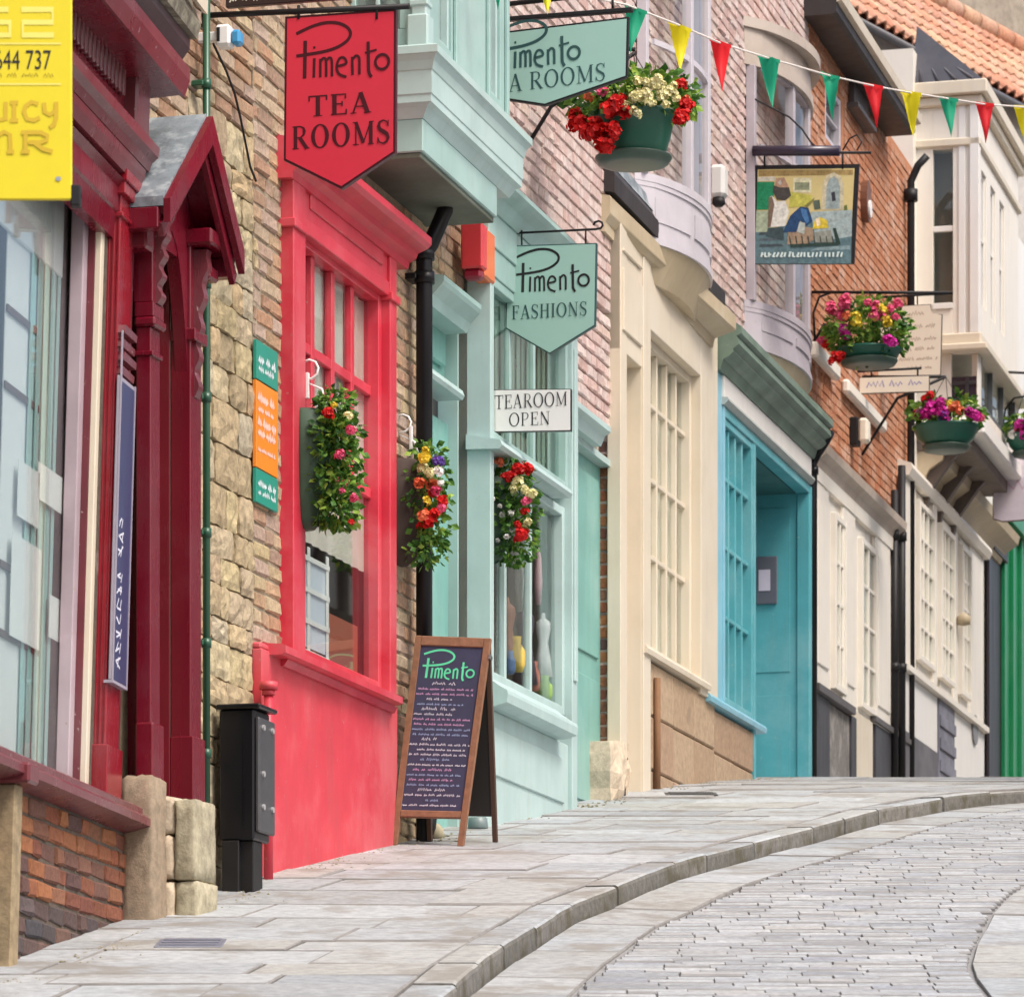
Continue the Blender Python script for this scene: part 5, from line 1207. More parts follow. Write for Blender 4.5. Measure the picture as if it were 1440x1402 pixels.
# ------------------------------------------------------------------ H  white house with the projecting bay
uH0, uH1 = uG1 + .001, U(1386)
Hh = thing('white_bay_house', 'white house with a tall jettied bay and cream panelled ground floor', 'house', base(M, uH0))
vz = gv(M, uH0) - .1
backing(Hh, M, uH0, uH1, H(35) - .5, V(1290, 78), [], IVORY, -.4, .0)
hb0 = U(1325 - 0, .55); 
wB = .53; b0 = U(1374, wB); b1 = U(1432, wB)
def bay(v0, v1, w, d=0):
    return (b0 - d, b1 + d, v0, v1, -.02, w + d)
vq0, vq1 = M.wv(b0, 1340, 470)[1], M.wv(b0, 1340, 150)[1]
bm_ = MB(); ww0, ww1 = M.wv(b0, 1312, 300)[0], M.wv(b0, 1340, 300)[0]; wt, wb = M.wv(b0, 1325, 210)[1], M.wv(b0, 1325, 435)[1]
for c_ in ((-.02, ww0, vq0, vq1), (ww1, wB, vq0, vq1), (ww0, ww1, vq0, wb), (ww0, ww1, wt, vq1)): bm_.box(b0, b0 + .08, c_[2], c_[3], c_[0], c_[1], c=.003)
so = [(b0 + .25, b0 + .55, vq0 + .3, vq1 - .5), (b0 + .8, b0 + 1.1, vq0 + .3, vq1 - .5), (b0 + 1.35, b0 + 1.65, vq0 + .3, vq1 - .5)]
for c_ in rect_cells(b0 + .08, b1, vq0, vq1, so): bm_.box(*c_, wB - .08, wB, c=.003)
bay_ = bm_.build('bay', IVORY, Hh)
mb = MB(); mb.box(b0 - .02, b0 + .0, wb, wb + .05, ww0, ww1); mb.box(b0 + .01, b0 + .04, .5 * (wb + wt) - .02, .5 * (wb + wt) + .03, ww0, ww1); mb.box(b0 - .03, b0 + .08, vq0, vq1, wB - .06, wB + .02); mb.box(b0 - .015, b0, vq0, vq1, ww1 + .05, ww1 + .11); mb.build('bay_trim', WHITE, bay_)
mb = MB(); mb.box(b0 + .03, b0 + .034, wb, wt, ww0, ww1, c=0); mb.build('bay_pane', glass_mat(), bay_)
mb = MB(); mb.box(b0 + .2, b1 - .1, vq0 + .1, vq1 - .1, .02, wB - .25, c=0); mb.build('bay_interior', plain('room_taupe', (.26, .22, .18), .9), bay_)
for s_ in so: window(Hh, M, s_[0], s_[1], s_[2], s_[3], wB - .05, WHITE, rows=(.5,), fw=.03, fd=.03, seed=22)
mb = MB()
for d, a, b in ((.04, vq0 - .10, vq0 - .001), (.10, vq0 - .16, vq0 - .101)): mb.box(b0 - d, b1 + d, a, b, -.02, wB + d, c=.01)
mb.build('bay_cornice', CREAM, bay_); mb = MB()
for d, a, b in ( (.05, vq1, vq1 + .08), (.10, vq1 + .081, vq1 + .2), (.03, vq1 - .35, vq1 - .28)):
    mb.box(b0 - d, b1 + d, a, b, -.02, wB + d, c=.01)
mb.build('bay_cornice', CREAM, bay_)
# bay roof in dark lead
mb = MB(); rt = vq1 + .201
mb.add([(b0 - .08, rt, -.02), (b0 - .08, rt, wB + .06), (b1 + .08, rt, wB + .06), (b1 + .08, rt, -.02), (b0 + .15, rt + .56, -.02), (b1 - .3, rt + .56, -.02)], [[0, 1, 4], [1, 2, 5, 4], [2, 3, 5], [0, 3, 5, 4], [0, 1, 2, 3]])
mb.build('bay_roof', paint('bay_lead_dark', (.06, .06, .075), .45, .4), bay_)
for q in range(4):
    f_ = .12 + q * .25; e_ = (b0 - .08, rt, -.02 + (wB + .08) * f_); mb = MB(); mb.tube([e_, (b0 + .15, rt + .42, -.02 + .0 * f_)], .018, 6); mb.build('lead_roll', MC['bay_lead_dark'], bay_)
# storey under the bay: dark window facing down the hill, ribbon window along the street
lw = .42; vj0 = M.wv(b0, 1350, 572)[1]
mb = MB(); jb = vq0 - .161
x0, x1 = M.wv(b0 + .05, 1338, 520)[0], M.wv(b0 + .05, 1378, 520)[0]
mb.box(b0 + .05, b0 + .10, vj0, jb, -.02, x0); mb.box(b0 + .05, b0 + .10, M.wv(b0 + .05, 1350, 490)[1], jb, x0, x1 - .03); mb.box(b0 + .05, b0 + .1, vj0, jb, x1 - .03, wB); mb.box(b0 + .05, b0 + .10, vj0 - .1, vj0 + .02, x0, x1)
so2 = [(b0 + .25, b1 - .2, vj0 + .05, vj0 + .55)]
for c_ in rect_cells(b0 + .10, b1, vj0 - .1, jb, so2): mb.box(*c_, wB - .06, wB, c=.003)
jt = mb.build('jetty', IVORY, Hh)
mb = MB(); mb.box(b0 + .062, b0 + .068, vj0, jb - .2, x0, x1 - .03, c=0); mb.build('jetty_pane', plain('pane_dark', (.03, .025, .04), .08), jt)
mb = MB(); mb.box(b0 + .045, b0 + .06, vj0 + .02, jb - .2, x0 + .12, x0 + .15); mb.box(b0 + .045, b0 + .06, vj0 + .2, vj0 + .23, x0, x1 - .03); mb.build('jetty_muntin', paint('frame_black', (.04, .035, .04), .4), jt)
window(Hh, M, so2[0][0], so2[0][1], so2[0][2], so2[0][3], wB - .04, paint('frame_slate', (.10, .11, .12), .4), cols=(.33, .66), fw=.04, fd=.04, seed=23)
mb = MB(); mb.box(b0 - .03, b1, vj0 - .25, vj0 - .101, -.02, wB + .07, c=.02); mb.build('ledge', WHITE, jt)
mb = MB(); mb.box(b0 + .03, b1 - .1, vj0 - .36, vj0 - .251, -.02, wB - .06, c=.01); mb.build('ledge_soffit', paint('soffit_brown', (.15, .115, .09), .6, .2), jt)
mb = MB(); mb.sweep([(0, vj0 - .62), (.05, vj0 - .62), (.10, vj0 - .52), (.22, vj0 - .44), (.24, vj0 - .361), (0, vj0 - .361)], U(1290), U(1400)); mb.build('ledge_cornice', CREAM_D, jt)
for q in range(3): mb = MB(); e_ = b0 + .12 + q * .75; mb.sweep([(0, vj0 - .95), (.06, vj0 - .9), (.10, vj0 - .7), (.30, vj0 - .42), (.36, vj0 - .361), (0, vj0 - .361)], e_, e_ + .09); mb.build('ledge_bracket', paint('bracket_dark', (.12, .09, .075), .5), jt)
mb = MB(); mb.box(b0 + .2, b1 - .1, vj0, jb - .05, .02, .1, c=0); mb.build('jetty_interior', DARKROOM, jt)
# ground floor
vsH = V(1272, 930, .06); vhH = V(1272, 668, .06)
mb = MB(); k0, k1 = U(1270, .05), U(1384, .05)
mb.box(k0, k1, vsH, vhH, .001, .03)
for i, (x0, x1, w1) in enumerate(((1270, 1288, .06), (1290, 1310, .045), (1313, 1318, .08), (1322, 1338, .05), (1341, 1347, .06), (1350, 1362, .045), (1364, 1383, .06))): mb.box(U(x0, w1), U(x1, w1), vsH, vhH - .02 * (i % 2), .02, w1)
mb.sweep([(0, vhH), (.10, vhH), (.13, vhH + .06), (.12, vhH + .1), (0, vhH + .14)], k0, k1); mb.sweep([(0, vsH - .08), (.10, vsH - .07), (.10, vsH - .02), (0, vsH)], k0, k1); mb.build('shopfront', IVORY, Hh)
mb = MB(); mb.box(k0, U(1318, .05), vz + .45, vsH - .08, .001, .05); mb.build('stall_riser', WHITE, Hh)
for x0_, x1_ in ((1289, 1311), (1320, 1339), (1349, 1362)): window(Hh, M, U(x0_, .06), U(x1_, .06), vsH + .1, vhH - .1, .055, IVORY, cols=(.33, .66), rows=(.2, .4, .6, .8), fw=.05, md=.025, mw=.03, fd=.04, seed=int(x0_))
mb = MB(); mb.box(U(1342, .05), k1, vz + .35, vsH - .08, .001, .05); mb.build('stall_riser', WHITE, Hh)
mb = MB(); mb.box(U(1319, .05), U(1341, .05), vz, vsH - .08, .001, .06)
for q in range(7):
    if vz + .2 + q * .2 < vsH - .1: mb.box(U(1320, .05), U(1341, .05), vz + .1 + q * .2, vz + .2 + q * .2, .06, .075, c=.01)
mb.build('quoin', paint('quoin_slate', (.20, .20, .25), .6, .4), Hh)
mb = MB(); mb.box(k0, U(1318, .05), vz, vz + .449, .001, .055); mb.build('plinth', paint('plinth_grey', (.13, .125, .14), .6, .3), Hh)
mb = MB(); mb.box(U(1341, .05), k1, vz, vz + .349, .001, .055); mb.build('plinth', MC['plinth_grey'], Hh)
mb = MB(); uu, vv = U(1371, .06), V(1376, 1030, .06); mb.elev([(uu + .16 * cos(2 * pi * q / 16), vv + .14 * sin(2 * pi * q / 16)) for q in range(16)], .05, .07); mb.build('vent_cover', plain('vent_grey', (.22, .22, .23), .5), Hh)
mb = MB(); mb.lathe(tuple(M.P(U(1352, .1), 0, .12))[:2], [(.02, V(1352, 880, .1)), (.06, V(1352, 878, .1)), (.07, V(1352, 868, .1)), (.02, V(1352, 862, .1))], 12); mb.build('wall_light', CREAM_D, Hh)

# ------------------------------------------------------------------ I  green front and dark doorway beyond
uI0, uI1 = uH1 + .001, U(1500)
I = thing('green_shop', 'bright green shopfront beyond a dark doorway at the right edge', 'shop', base(M, uI0))
vz = gv(M, uI0) - .1; vdI = V(1396, 775, .05)
backing(I, M, uI0, uI1, H(40) - .5, V(1412, 300), [], WHITE, -.4, .0)
mb = MB(); mb.box(uI0, U(1411, .04), vz, vdI, .001, .03); mb.box(uI0, U(1389, .04), vz, vdI, .03, .055); mb.box(uI0, U(1411, .04), vdI, vdI + .12, .001, .09); mb.build('door', paint('door_aubergine', (.022, .014, .022), .35), I)
GRN = paint('emerald_paint', (.012, .23, .09), .3, .12)
mb = MB(); g0_, g1_ = U(1412, .06), U(1500, .06); gt_ = V(1416, 735, .06)
mb.box(g0_, g1_, vz, gt_, .001, .03)
for q in range(8): a = g0_ + q * (g1_ - g0_) / 8; mb.box(a, a + .12, vz, gt_, .03, .07)
mb.build('shopfront', GRN, I)
mb = MB(); mb.box(g0_ - .02, g1_, gt_, gt_ + .7, .001, .12); mb.build('fascia', GRN, I)
mb = MB(); mb.box(g0_ - .05, g1_, vz, vz + .22, .03, .16, c=.03); mb.build('plinth', STONE, I)

# ------------------------------------------------------------------ J  tiled house behind, and a plain gable beyond it
tE0 = PW(1325, 80, 46.0); ed = Vector((1, 1.6, 0)).normalized(); inw = Vector((-ed.y, ed.x, 0))
J = thing('tiled_house', 'grey rendered house with an orange pantile roof, top right', 'house', (tE0.x, tE0.y, H(tE0.y)))
ve0 = tE0.z; st_ = tE0 - ed * 2.2; ln_ = 7.5; pit = radians(47)
def RP(a, b, up_=0): return Vector((st_.x + ed.x * a + inw.x * b * cos(pit), st_.y + ed.y * a + inw.y * b * cos(pit), ve0 + b * sin(pit) + up_))
mb = MB(XW); q = [st_ - inw * -.12, st_ + ed * ln_ + inw * .12]
a_, b_ = st_ + inw * .15, st_ + ed * ln_ + inw * .15; c_, d_ = b_ + inw * 3, a_ + inw * 3
g_ = H(46) - .5
mb.add([(p.x, p.y, z) for z in (g_, ve0 - .05) for p in (a_, b_, c_, d_)], [[0, 1, 2, 3], [4, 5, 6, 7], [0, 1, 5, 4], [1, 2, 6, 5], [2, 3, 7, 6], [3, 0, 4, 7]]); mb.build('wall', piece_mat('pale_render', [(.52, .50, .48)], .9, 14, .25), J)
mb = MB(XW); mb.add([RP(-.1, -.1, -.05), RP(ln_, -.1, -.05), RP(ln_, 1.75, -.05), RP(-.1, 1.75, -.05), RP(-.1, -.1, -.12), RP(ln_, -.1, -.12), RP(ln_, 1.75, -.12), RP(-.1, 1.75, -.12)], [[0, 1, 2, 3], [4, 5, 6, 7], [0, 1, 5, 4], [1, 2, 6, 5], [2, 3, 7, 6], [3, 0, 4, 7]], raw=True); mb.build('roof_deck', plain('roof_felt', (.20, .11, .08), .9), J)
# pantiles share three meshes
tw, tl_ = .21, .30; TM = []
for k in range(3):
    n = 8; pts = []; r2 = random.Random(k)
    for j in (0, 1):
        for i in range(n + 1):
            t = i / n; z = .035 * sin(2 * pi * t) + (.028 if j == 0 else .0) + r2.uniform(-.003, .003); pts.append((t * tw * 1.04, (j * tl_ * 1.12), z))
    for j in (0,):
        for i in range(n + 1): pts.append((pts[i][0], pts[i][1], pts[i][2] - .025))
    fs = [[i, i + 1, n + 2 + i, n + 1 + i] for i in range(n)] + [[i, i + 1, 2 * (n + 1) + i + 1, 2 * (n + 1) + i] for i in range(n)]
    me = bpy.data.meshes.new('roof_tile'); me.from_pydata(pts, [], fs); me.materials.append(TILE)
    for p in me.polygons[:n]: p.use_smooth = True
    TM.append(me)
rot = Matrix((ed, inw * cos(pit) + Vector((0, 0, sin(pit))), (ed.cross(inw * cos(pit) + Vector((0, 0, sin(pit))))).normalized())).transposed().to_euler()
rgj = random.Random(3); cand = []
for j in range(6):
    for i in range(int(ln_ / tw)):
        p = RP(i * tw, -.08 + j * tl_, .02); x, y = CX + F * p.x / p.y, HY - F * p.z / p.y
        if -40 < x < 1500 and y > -60: cand.append(p)
for p in cand[:300]:
    o = link('roof_tile', TM[rgj.randrange(3)], J, p - root_loc(J)); o.rotation_euler = (rot.x + rgj.uniform(-.02, .02), rot.y + rgj.uniform(-.02, .02), rot.z + rgj.uniform(-.02, .02))
for i in range(int(ln_ / .45)):
    a, b = RP(i * .45, 1.74, .06), RP(i * .45 + .46, 1.74, .07); mb = MB(XW); mb.tube([a, b], [.13, .12], 10, raw=True); mb.build('ridge_tile', TILE, J)
mb = MB(XW); mb.tube([RP(-.2, -.12, -.06), RP(ln_, -.12, -.06)], .045, 8, raw=True); mb.build('gutter', plain('gutter_grey', (.10, .10, .11), .5), J)
K = thing('back_gable', 'buff rendered gable rising behind the orange tiled roof', 'house', (9, 62, H(62)))
mb = MB(XW); y = 56; 
mb.add([(p[0], p[1], z) for z in (H(56) - 1, 22) for p in ((4.5, 58), (12, 66), (10, 72), (2, 64))], [[0, 1, 2, 3], [4, 5, 6, 7], [0, 1, 5, 4], [1, 2, 6, 5], [2, 3, 7, 6], [3, 0, 4, 7]]); mb.build('wall', piece_mat('buff_render', [(.34, .29, .235)], .9, 10, .4, ((.42, .37, .30), 2, .5, .6)), K)
# wall of the white house carried up behind its bay
# ================================================================== hanging signs (boards stand square to the wall, seen face on)
def board(name, label, u, pts, face_m, edge_m, thick=.028, inset=.010, group='hanging signs', bracket=None):
    wv_ = [M.wv(u, *p) for p in pts]
    c = sum((Vector(p) for p in wv_), Vector((0, 0))) / len(wv_)
    t = thing(name, label, 'sign', tuple(M.P(u, c.y, c.x)), group)
    mb = MB(); mb.sweep(wv_, u, u + thick); b = mb.build('board', edge_m, t)
    ins = []
    n = len(wv_)
    for i in range(n):
        p, a, b_ = Vector(wv_[i]), Vector(wv_[i - 1]), Vector(wv_[(i + 1) % n]); d = ((a - p).normalized() + (b_ - p).normalized()); s_ = (a - p).normalized().cross((b_ - p).normalized()) if False else abs((a - p).normalized().x * (b_ - p).normalized().y - (a - p).normalized().y * (b_ - p).normalized().x)
        ins.append(tuple(p + d * (inset / max(.2, s_))))
    mb = MB(); mb.sweep(ins, u - .002, u - .0002); mb.build('face', face_m, t)
    return t
def lay(u, px, py, px1):
    """layout helper: photo-measured left/base of a line of letters -> (w0, v0, metres per photo pixel)"""
    w0, v0 = M.wv(u, px, py); w1, _ = M.wv(u, px1, py); return w0, v0, (w1 - w0) / (px1 - px)
def on(u): return lambda a, b, k: (u - .003 - .00012 * k, b, a)

# red sign
u = U(285); sg = board('hanging_sign', 'red hanging sign reading Pimento Tea Rooms', u, [(401, 24), (557, 13), (556, 215), (480, 266), (399, 226)], SIGN_RED, INK_R)
w0, v0, k = lay(u, 417, 112, 548)
mb = MB(); script_text(mb, w0, v0, k * 131 / 515, on(u)); mb.build('lettering', INK_R, sg)
mb = MB()
for txt, x0, x1, yb, h in (('TEA', 434, 522, 165, 28), ('ROOMS', 411, 549, 211, 31)):
    w0, v0, k = lay(u, x0, yb, x1); serif_text(mb, txt, w0, v0, h * k, on(u), .12, (x1 - x0) / (text_width(txt, .12) * h))
mb.build('lettering', INK_R, sg)
# dark iron bracket with its own name bar above
bk = thing('sign_bracket', 'dark iron sign bracket with a narrow black name bar, top of picture', 'bracket', tuple(M.P(u, 5.3, .1)), 'sign brackets')
w0, v0 = M.wv(u, 283, 22); w1, v1 = M.wv(u, 560, 8)
mb = MB(); mb.tube([(u, v0, w0 - .05), (u, v1 - .008, w1 + .05)], .013, 8); mb.tube([(u, v0 + .05, w0), (u, v0 - .05, w0)], .012, 8)
for px in (420, 530): a, b = M.wv(u, px, 18); mb.tube([(u, b - .03, a), (u, b + .03, a)], .007, 6)
mb.build('arm', BLACK_M, bk)
w2, v2 = M.wv(u, 318, 12); w3, v3 = M.wv(u, 378, 8)
mb = MB(); mb.box(u - .01, u + .02, v2 + .0, v2 + .10, w2, w1 + .02); mb.build('name_bar', plain('bar_dark', (.035, .02, .018), .4), bk)
mb = MB(); rr_ = random.Random(2); scribble(mb, w2 + .02, w3, v2 + .022, .025, lambda a, b, k: (u - .0105 - .0002 * k, b, a), rr_, .007); mb.build('lettering', CREAM_S, bk)
mb = MB(); scribble(mb, w3 + .03, w1, v2 + .015, .02, lambda a, b, k: (u - .0105 - .0002 * k, b, a), rr_, .006); mb.build('lettering', plain('bar_green', (.25, .36, .28), .5), bk)

# mint tea rooms sign behind the oriel
u = U(655); sg = board('hanging_sign', 'pale green hanging sign ending in TEA ROOMS, partly behind the oriel', u, [(625, 55), (884, 24), (882, 109), (766, 149), (640, 130)], SIGN_MINT, BLACK_M)
w0, v0, k = lay(u, 703, 99, 816); wv2 = on(u)
mb = MB(); script_text(mb, w0, v0, k * 113 / 515, lambda a, b, q: wv2(a, b + (a - w0) * .03, q), 1.15); mb.build('lettering', INK_T, sg)
w1, v1, k = lay(u, 745, 127, 852); sx__ = 107 / (text_width('ROOMS', .1) * 24)
mb = MB()
for txt, x0 in (('TEA', w1 - (text_width('TEA', .1) + .45) * 24 * k * sx__), ('ROOMS', w1)): serif_text(mb, txt, x0, v1, 24 * k, lambda a, b, q: wv2(a, b + (a - w1) * .05, q), .1, sx__, .75)
mb.build('lettering', INK_T, sg)
a, b = M.wv(u, 620, 40); c, d = M.wv(u, 886, 20)
mb = MB(); mb.box(u - .006, u + .03, min(b, d) + .012, d + .035, -.0, c + .012); mb.build('top_rail', BLACK_M, sg)
mb = MB(); mb.tube([(u + .02, d + .10, .0), (u + .02, d + .13, c + .05)], .014, 8); mb.tube([(u + .02, d + .03, c - .1), (u + .02, d + .12, c - .1)], .007, 6); mb.tube([(u + .02, d + .03, .2), (u + .02, d + .11, .2)], .007, 6); mb.build('arm', BLACK_M, sg)

# fashions sign
u = U(697); sg = board('hanging_sign', 'small pale green shield sign reading Pimento Fashions', u, [(713, 346), (839, 342), (837, 458), (773, 498), (711, 462)], SIGN_MINT, INK_T, inset=.006)
w0, v0, k = lay(u, 726, 412, 829)
mb = MB(); script_text(mb, w0, v0, k * 103 / 515, on(u)); mb.build('lettering', INK, sg)
w0, v0, k = lay(u, 720, 450, 826); mb = MB(); serif_text(mb, 'FASHIONS', w0, v0, 19 * k, on(u), .1, 106 / (text_width('FASHIONS', .1) * 19), .8); mb.build('lettering', INK_T, sg)
bk = thing('sign_bracket', 'thin black iron bracket with curled tip above the Fashions sign', 'bracket', tuple(M.P(u, 5.3, .1)), 'sign brackets')
a, b = M.wv(u, 686, 329); c, d = M.wv(u, 838, 322)
path = [(u + .01, b, a - .12), (u + .01, d, c)] + [(u + .01, d + .022 - .022 * cos(t), c + .022 * sin(t) * 1.2 + .01) for t in (.6, 1.4, 2.2, 3.0, 3.9, 4.7)]
mb = MB(); mb.tube(path, .0065, 8)
for px in (733, 823): q, z = M.wv(u, px, 325); mb.tube([(u + .01, z + .005, q), (u + .01, z - .075, q)], .005, 6)
mb.build('arm', BLACK_M, bk)
# white tearoom open sign
u = U(682); sg = board('hanging_sign', 'white rectangular sign reading Tearoom Open', u, [(686, 548), (803, 547), (803, 606), (686, 608)], WHITE_S, INK, inset=.004)
mb = MB()
for txt, x0, x1, yb, h in (('TEAROOM', 696, 798, 576, 19), ('OPEN', 716, 774, 600, 18)):
    w0, v0, k = lay(u, x0, yb, x1); serif_text(mb, txt, w0, v0, h * k, on(u), .1, (x1 - x0) / (text_width(txt, .1) * h), .65)
mb.build('lettering', INK, sg)
mb = MB(); a, b = M.wv(u, 690, 612); mb.tube([(u + .01, b, .0), (u + .01, b, .05)], .008, 6); mb.build('fixing', BLACK_M, sg)

# yellow banner on the left
uY = None
Yb = 13.4
cY = PW(50, 140, Yb)
bn = thing('banner', 'yellow street banner with black phone number and gold lettering', 'banner', tuple(cY), 'hanging signs')
def yb(x, y): p = PW(x, y, Yb); return p
mb = MB(XW); p0_, p1_ = yb(-130, 281), yb(101, -140); tk = .018
mb.box(p0_.x, p1_.x, Yb, Yb + tk, p0_.z, p1_.z, c=.004); mb.build('sheet', plain('banner_yellow', (.76, .62, .015), .45, 0, .05), bn)
yf = lambda x, y, k: (x, Yb - .0015 - .00012 * k, y)
sx_ = Yb / F
pal = plain('banner_pale', (.84, .75, .16), .45); gold = plain('banner_gold', (.62, .42, .02), .45)
def P2(x, y): p = yb(x, y); return (p.x, p.z)
mb = MB(XW)
for k, pl_ in enumerate(([(30, 14), (74, 14), (74, 32), (32, 32), (32, 50), (76, 50)], [(-14, 14), (12, 14)], [(-14, 32), (14, 32), (14, 50), (-14, 50)])): mb.ribbon([P2(*q) for q in pl_], 8 * sx_, lambda a, b, q=k: yf(a, b, q))
for k, yy in enumerate((62, 119)): mb.ribbon([P2(-40, yy), P2(86, yy)], 2.5 * sx_, lambda a, b: yf(a, b, 1))
mb.build('lettering', pal, bn)
mb = MB(XW); x_, z_ = P2(-8, 98); font_mesh(mb, '644 737', 28.5 * sx_ * 1.36, x_, z_, yf, .63); mb.build('lettering', INK, bn)
mb = MB(XW); rb = random.Random(3); x_, z_ = P2(-10, 109); x1_, _ = P2(78, 109); scribble(mb, x_, x1_, z_, 7 * sx_, yf, rb, 1.3 * sx_); mb.build('lettering', plain('banner_olive', (.28, .22, .01), .5), bn)
mb = MB(XW)
def unc(st, wd=6):
    for k, s_ in enumerate(st): mb.ribbon([P2(*q) for q in s_], wd * sx_, lambda a, b, q=k: yf(a, b, q))
unc([[(-12, 144), (-10, 162), (-4, 170), (6, 168)], [(8, 144), (8, 170)], [(20, 145), (20, 170)], [(14, 145), (26, 145)], [(14, 170), (26, 170)], [(54, 147), (44, 144), (36, 150), (34, 158), (38, 168), (48, 170), (56, 166)], [(62, 145), (63, 158), (70, 162), (78, 156)], [(79, 144), (79, 166), (76, 176), (70, 180)],
     [(-14, 186), (-14, 214)], [(-4, 190), (-4, 214)], [(-4, 192), (6, 186), (14, 190), (15, 214)], [(-8, 214), (0, 214)], [(10, 214), (20, 214)], [(36, 187), (36, 214)], [(30, 187), (58, 187), (67, 192), (66, 198), (56, 201), (40, 201)], [(48, 201), (60, 210), (74, 214)], [(30, 214), (42, 214)]])
mb.build('lettering', gold, bn)
mb = MB(XW)
for yy in (268,): p = yb(82, 252); mb.add([(p.x + .009 * cos(t * pi / 6), Yb - .003, p.z + .007 * sin(t * pi / 6)) for t in range(12)], [list(range(12))])
mb.build('eyelet', plain('steel', (.5, .5, .5), .3, 1), bn)
p = yb(104, 273); mb = MB(XW); mb.tube([(p.x - 1.4, Yb + .03, p.z), (p.x + .02, Yb + .03, p.z)], .012, 8); mb.box(p.x - .012, p.x + .02, Yb - .0, Yb + .05, p.z - .035, p.z + .03, c=.004); mb.build('pole', BLACK_M, bn)
mb = MB(XW); q = yb(0, 273); mb.box(p0_.x - .4, p0_.x - .3, Yb, Yb + .06, H(Yb) - .1, q.z + 2.2, c=.004); mb.build('wall_batten', MAROON, bn)

# blue vertical notice board on the maroon pilaster
ub0, ub1 = L.uv(164, 700, .05)[0], L.uv(185, 700, .05)[0]; bt, bb = L.V(186, 478, .05), L.V(176, 966, .05)
bs = thing('sign_board', 'tall narrow blue board with white lettering beside the porch', 'sign', tuple(L.P(ub0, bb, .05)))
mb = MB(L); mb.box(ub0, ub1, bb, bt - .18, .036, .05, c=.003); mb.box(ub0, ub0 + .012, bb, bt, .0501, .056, c=0); mb.box(ub1 - .012, ub1, bb, bt - .18, .0501, .056, c=0); mb.box(ub0, ub1, bb - .012, bb, .018, .056, c=0); mb.build('frame', plain('board_frame', (.34, .31, .38), .4), bs)
mb = MB(L); mb.box(ub0 + .013, ub1 - .013, bb + .005, bt - .2, .0502, .053, c=0); mb.build('face', plain('board_blue', (.04, .047, .125), .35, 0, .15), bs)
mb = MB(L); r5 = random.Random(6); z = bb + .06; kk = 0
while z < bt - .75:
    h = .034 + .012 * r5.random()
    for q in range(3):
        kk += 1; x0 = ub0 + .03 + (q % 2) * .05 + r5.random() * .03; a = [(x0, z + h * r5.choice((0, .5))), (x0 + .03 + r5.random() * .05, z + h * r5.choice((0, .5, 1)))] if q != 1 else [(x0, z), (x0 + .02, z + h)]
        mb.ribbon(a, .009, lambda x, y, k=kk: (x, y, .0535 + .00005 * (k % 9)))
    z += h + .016 + (.05 if r5.random() < .15 else 0)
mb.build('lettering', plain('board_letter', (.68, .68, .78), .4), bs)
fr_ = [(.1, .12), (.3, .2), (.52, .1)]
mb = MB(L)
for q in range(4): zz = bt - .17 + q * .055; mb.elev([(ub0 + .02, zz), (ub1 - .02, zz + .0), (ub1 - .01, zz + .03), (ub0 + .04, zz + .035)], .02, .05 + .008 * (q % 2))
mb.build('crest', MAROON_D, bs)

# posters on the tan brick
def wall_sign(label, px0, px1, y0, y1, mat, seed, ink, lines):
    w = .022; a, b = U(px0, w), U(px1, w); t, bo = V(px0, y0, w), V(px0, y1, w)
    o = thing('poster', label, 'poster', tuple(M.P(a, bo, w)), 'posters on the tan brick')
    mb = MB(); mb.box(a, b, bo, t, .004, w, c=.002); mb.build('panel', mat, o); mb = MB(); rq = random.Random(seed)
    for (f, hgt, wd) in lines: scribble(mb, a + .03, b - .04, bo + (t - bo) * f, (t - bo) * hgt, lambda x, y, k: (x, y, w + .001 + .0001 * k), rq, wd)
    mb.build('lettering', ink, o)
POST_G = plain('poster_green', (.02, .27, .20), .4, 0, .05); POST_O = plain('poster_orange', (.80, .24, .025), .4, 0, .06); POST_L = plain('poster_letter', (.66, .74, .76), .4); POST_P = plain('poster_pinkish', (.78, .52, .44), .4)
wall_sign('green poster with pale lettering above the orange poster', 361, 391, 477, 532, POST_G, 4, POST_L, [(.46, .2, .02), (.24, .16, .014)])
wall_sign('orange poster with faded pink lettering between two green posters', 360.5, 391, 533.5, 656, POST_O, 5, POST_P, [(.78, .09, .03), (.66, .06, .018), (.5, .08, .03), (.38, .08, .025), (.2, .05, .014)])
wall_sign('green poster with pale lettering below the orange poster', 360.5, 391, 657.5, 705, POST_G, 6, POST_L, [(.5, .2, .018), (.26, .16, .012)])

# ================================================================== black metal cabinet
uB = U(297)
bx = thing('cabinet', 'narrow black riveted metal cabinet against the red wall', 'cabinet', base(M, uB, .1))
w0, v0 = M.wv(uB, 308, 1175); w1, vt_ = M.wv(uB, 357, 996); gB = gv(M, uB, .1); ln = U(380, w1) - uB
mb = MB(); mb.box(uB, uB + ln * .96, v0 - .02, vt_, w0, w1, c=.008); mb.box(uB - .002, uB - .0005, v0 + .05, vt_ - .1, w1 - .05, w1 - .045, c=0); mb.build('body', BLACK, bx)
mb = MB(); mb.box(uB - .015, uB + ln * 1.06, vt_ + .001, vt_ + .022, w0 - .012, w1 + .03, c=.006); mb.build('lid', BLACK, bx)
mb = MB(); mb.box(uB + .01, uB + ln * 1.02, v0 + .015, vt_ - .035, w1 + .0005, w1 + .022, c=.008); mb.build('side_panel', plain('panel_grey', (.075, .075, .082), .35, .3, .2), bx)
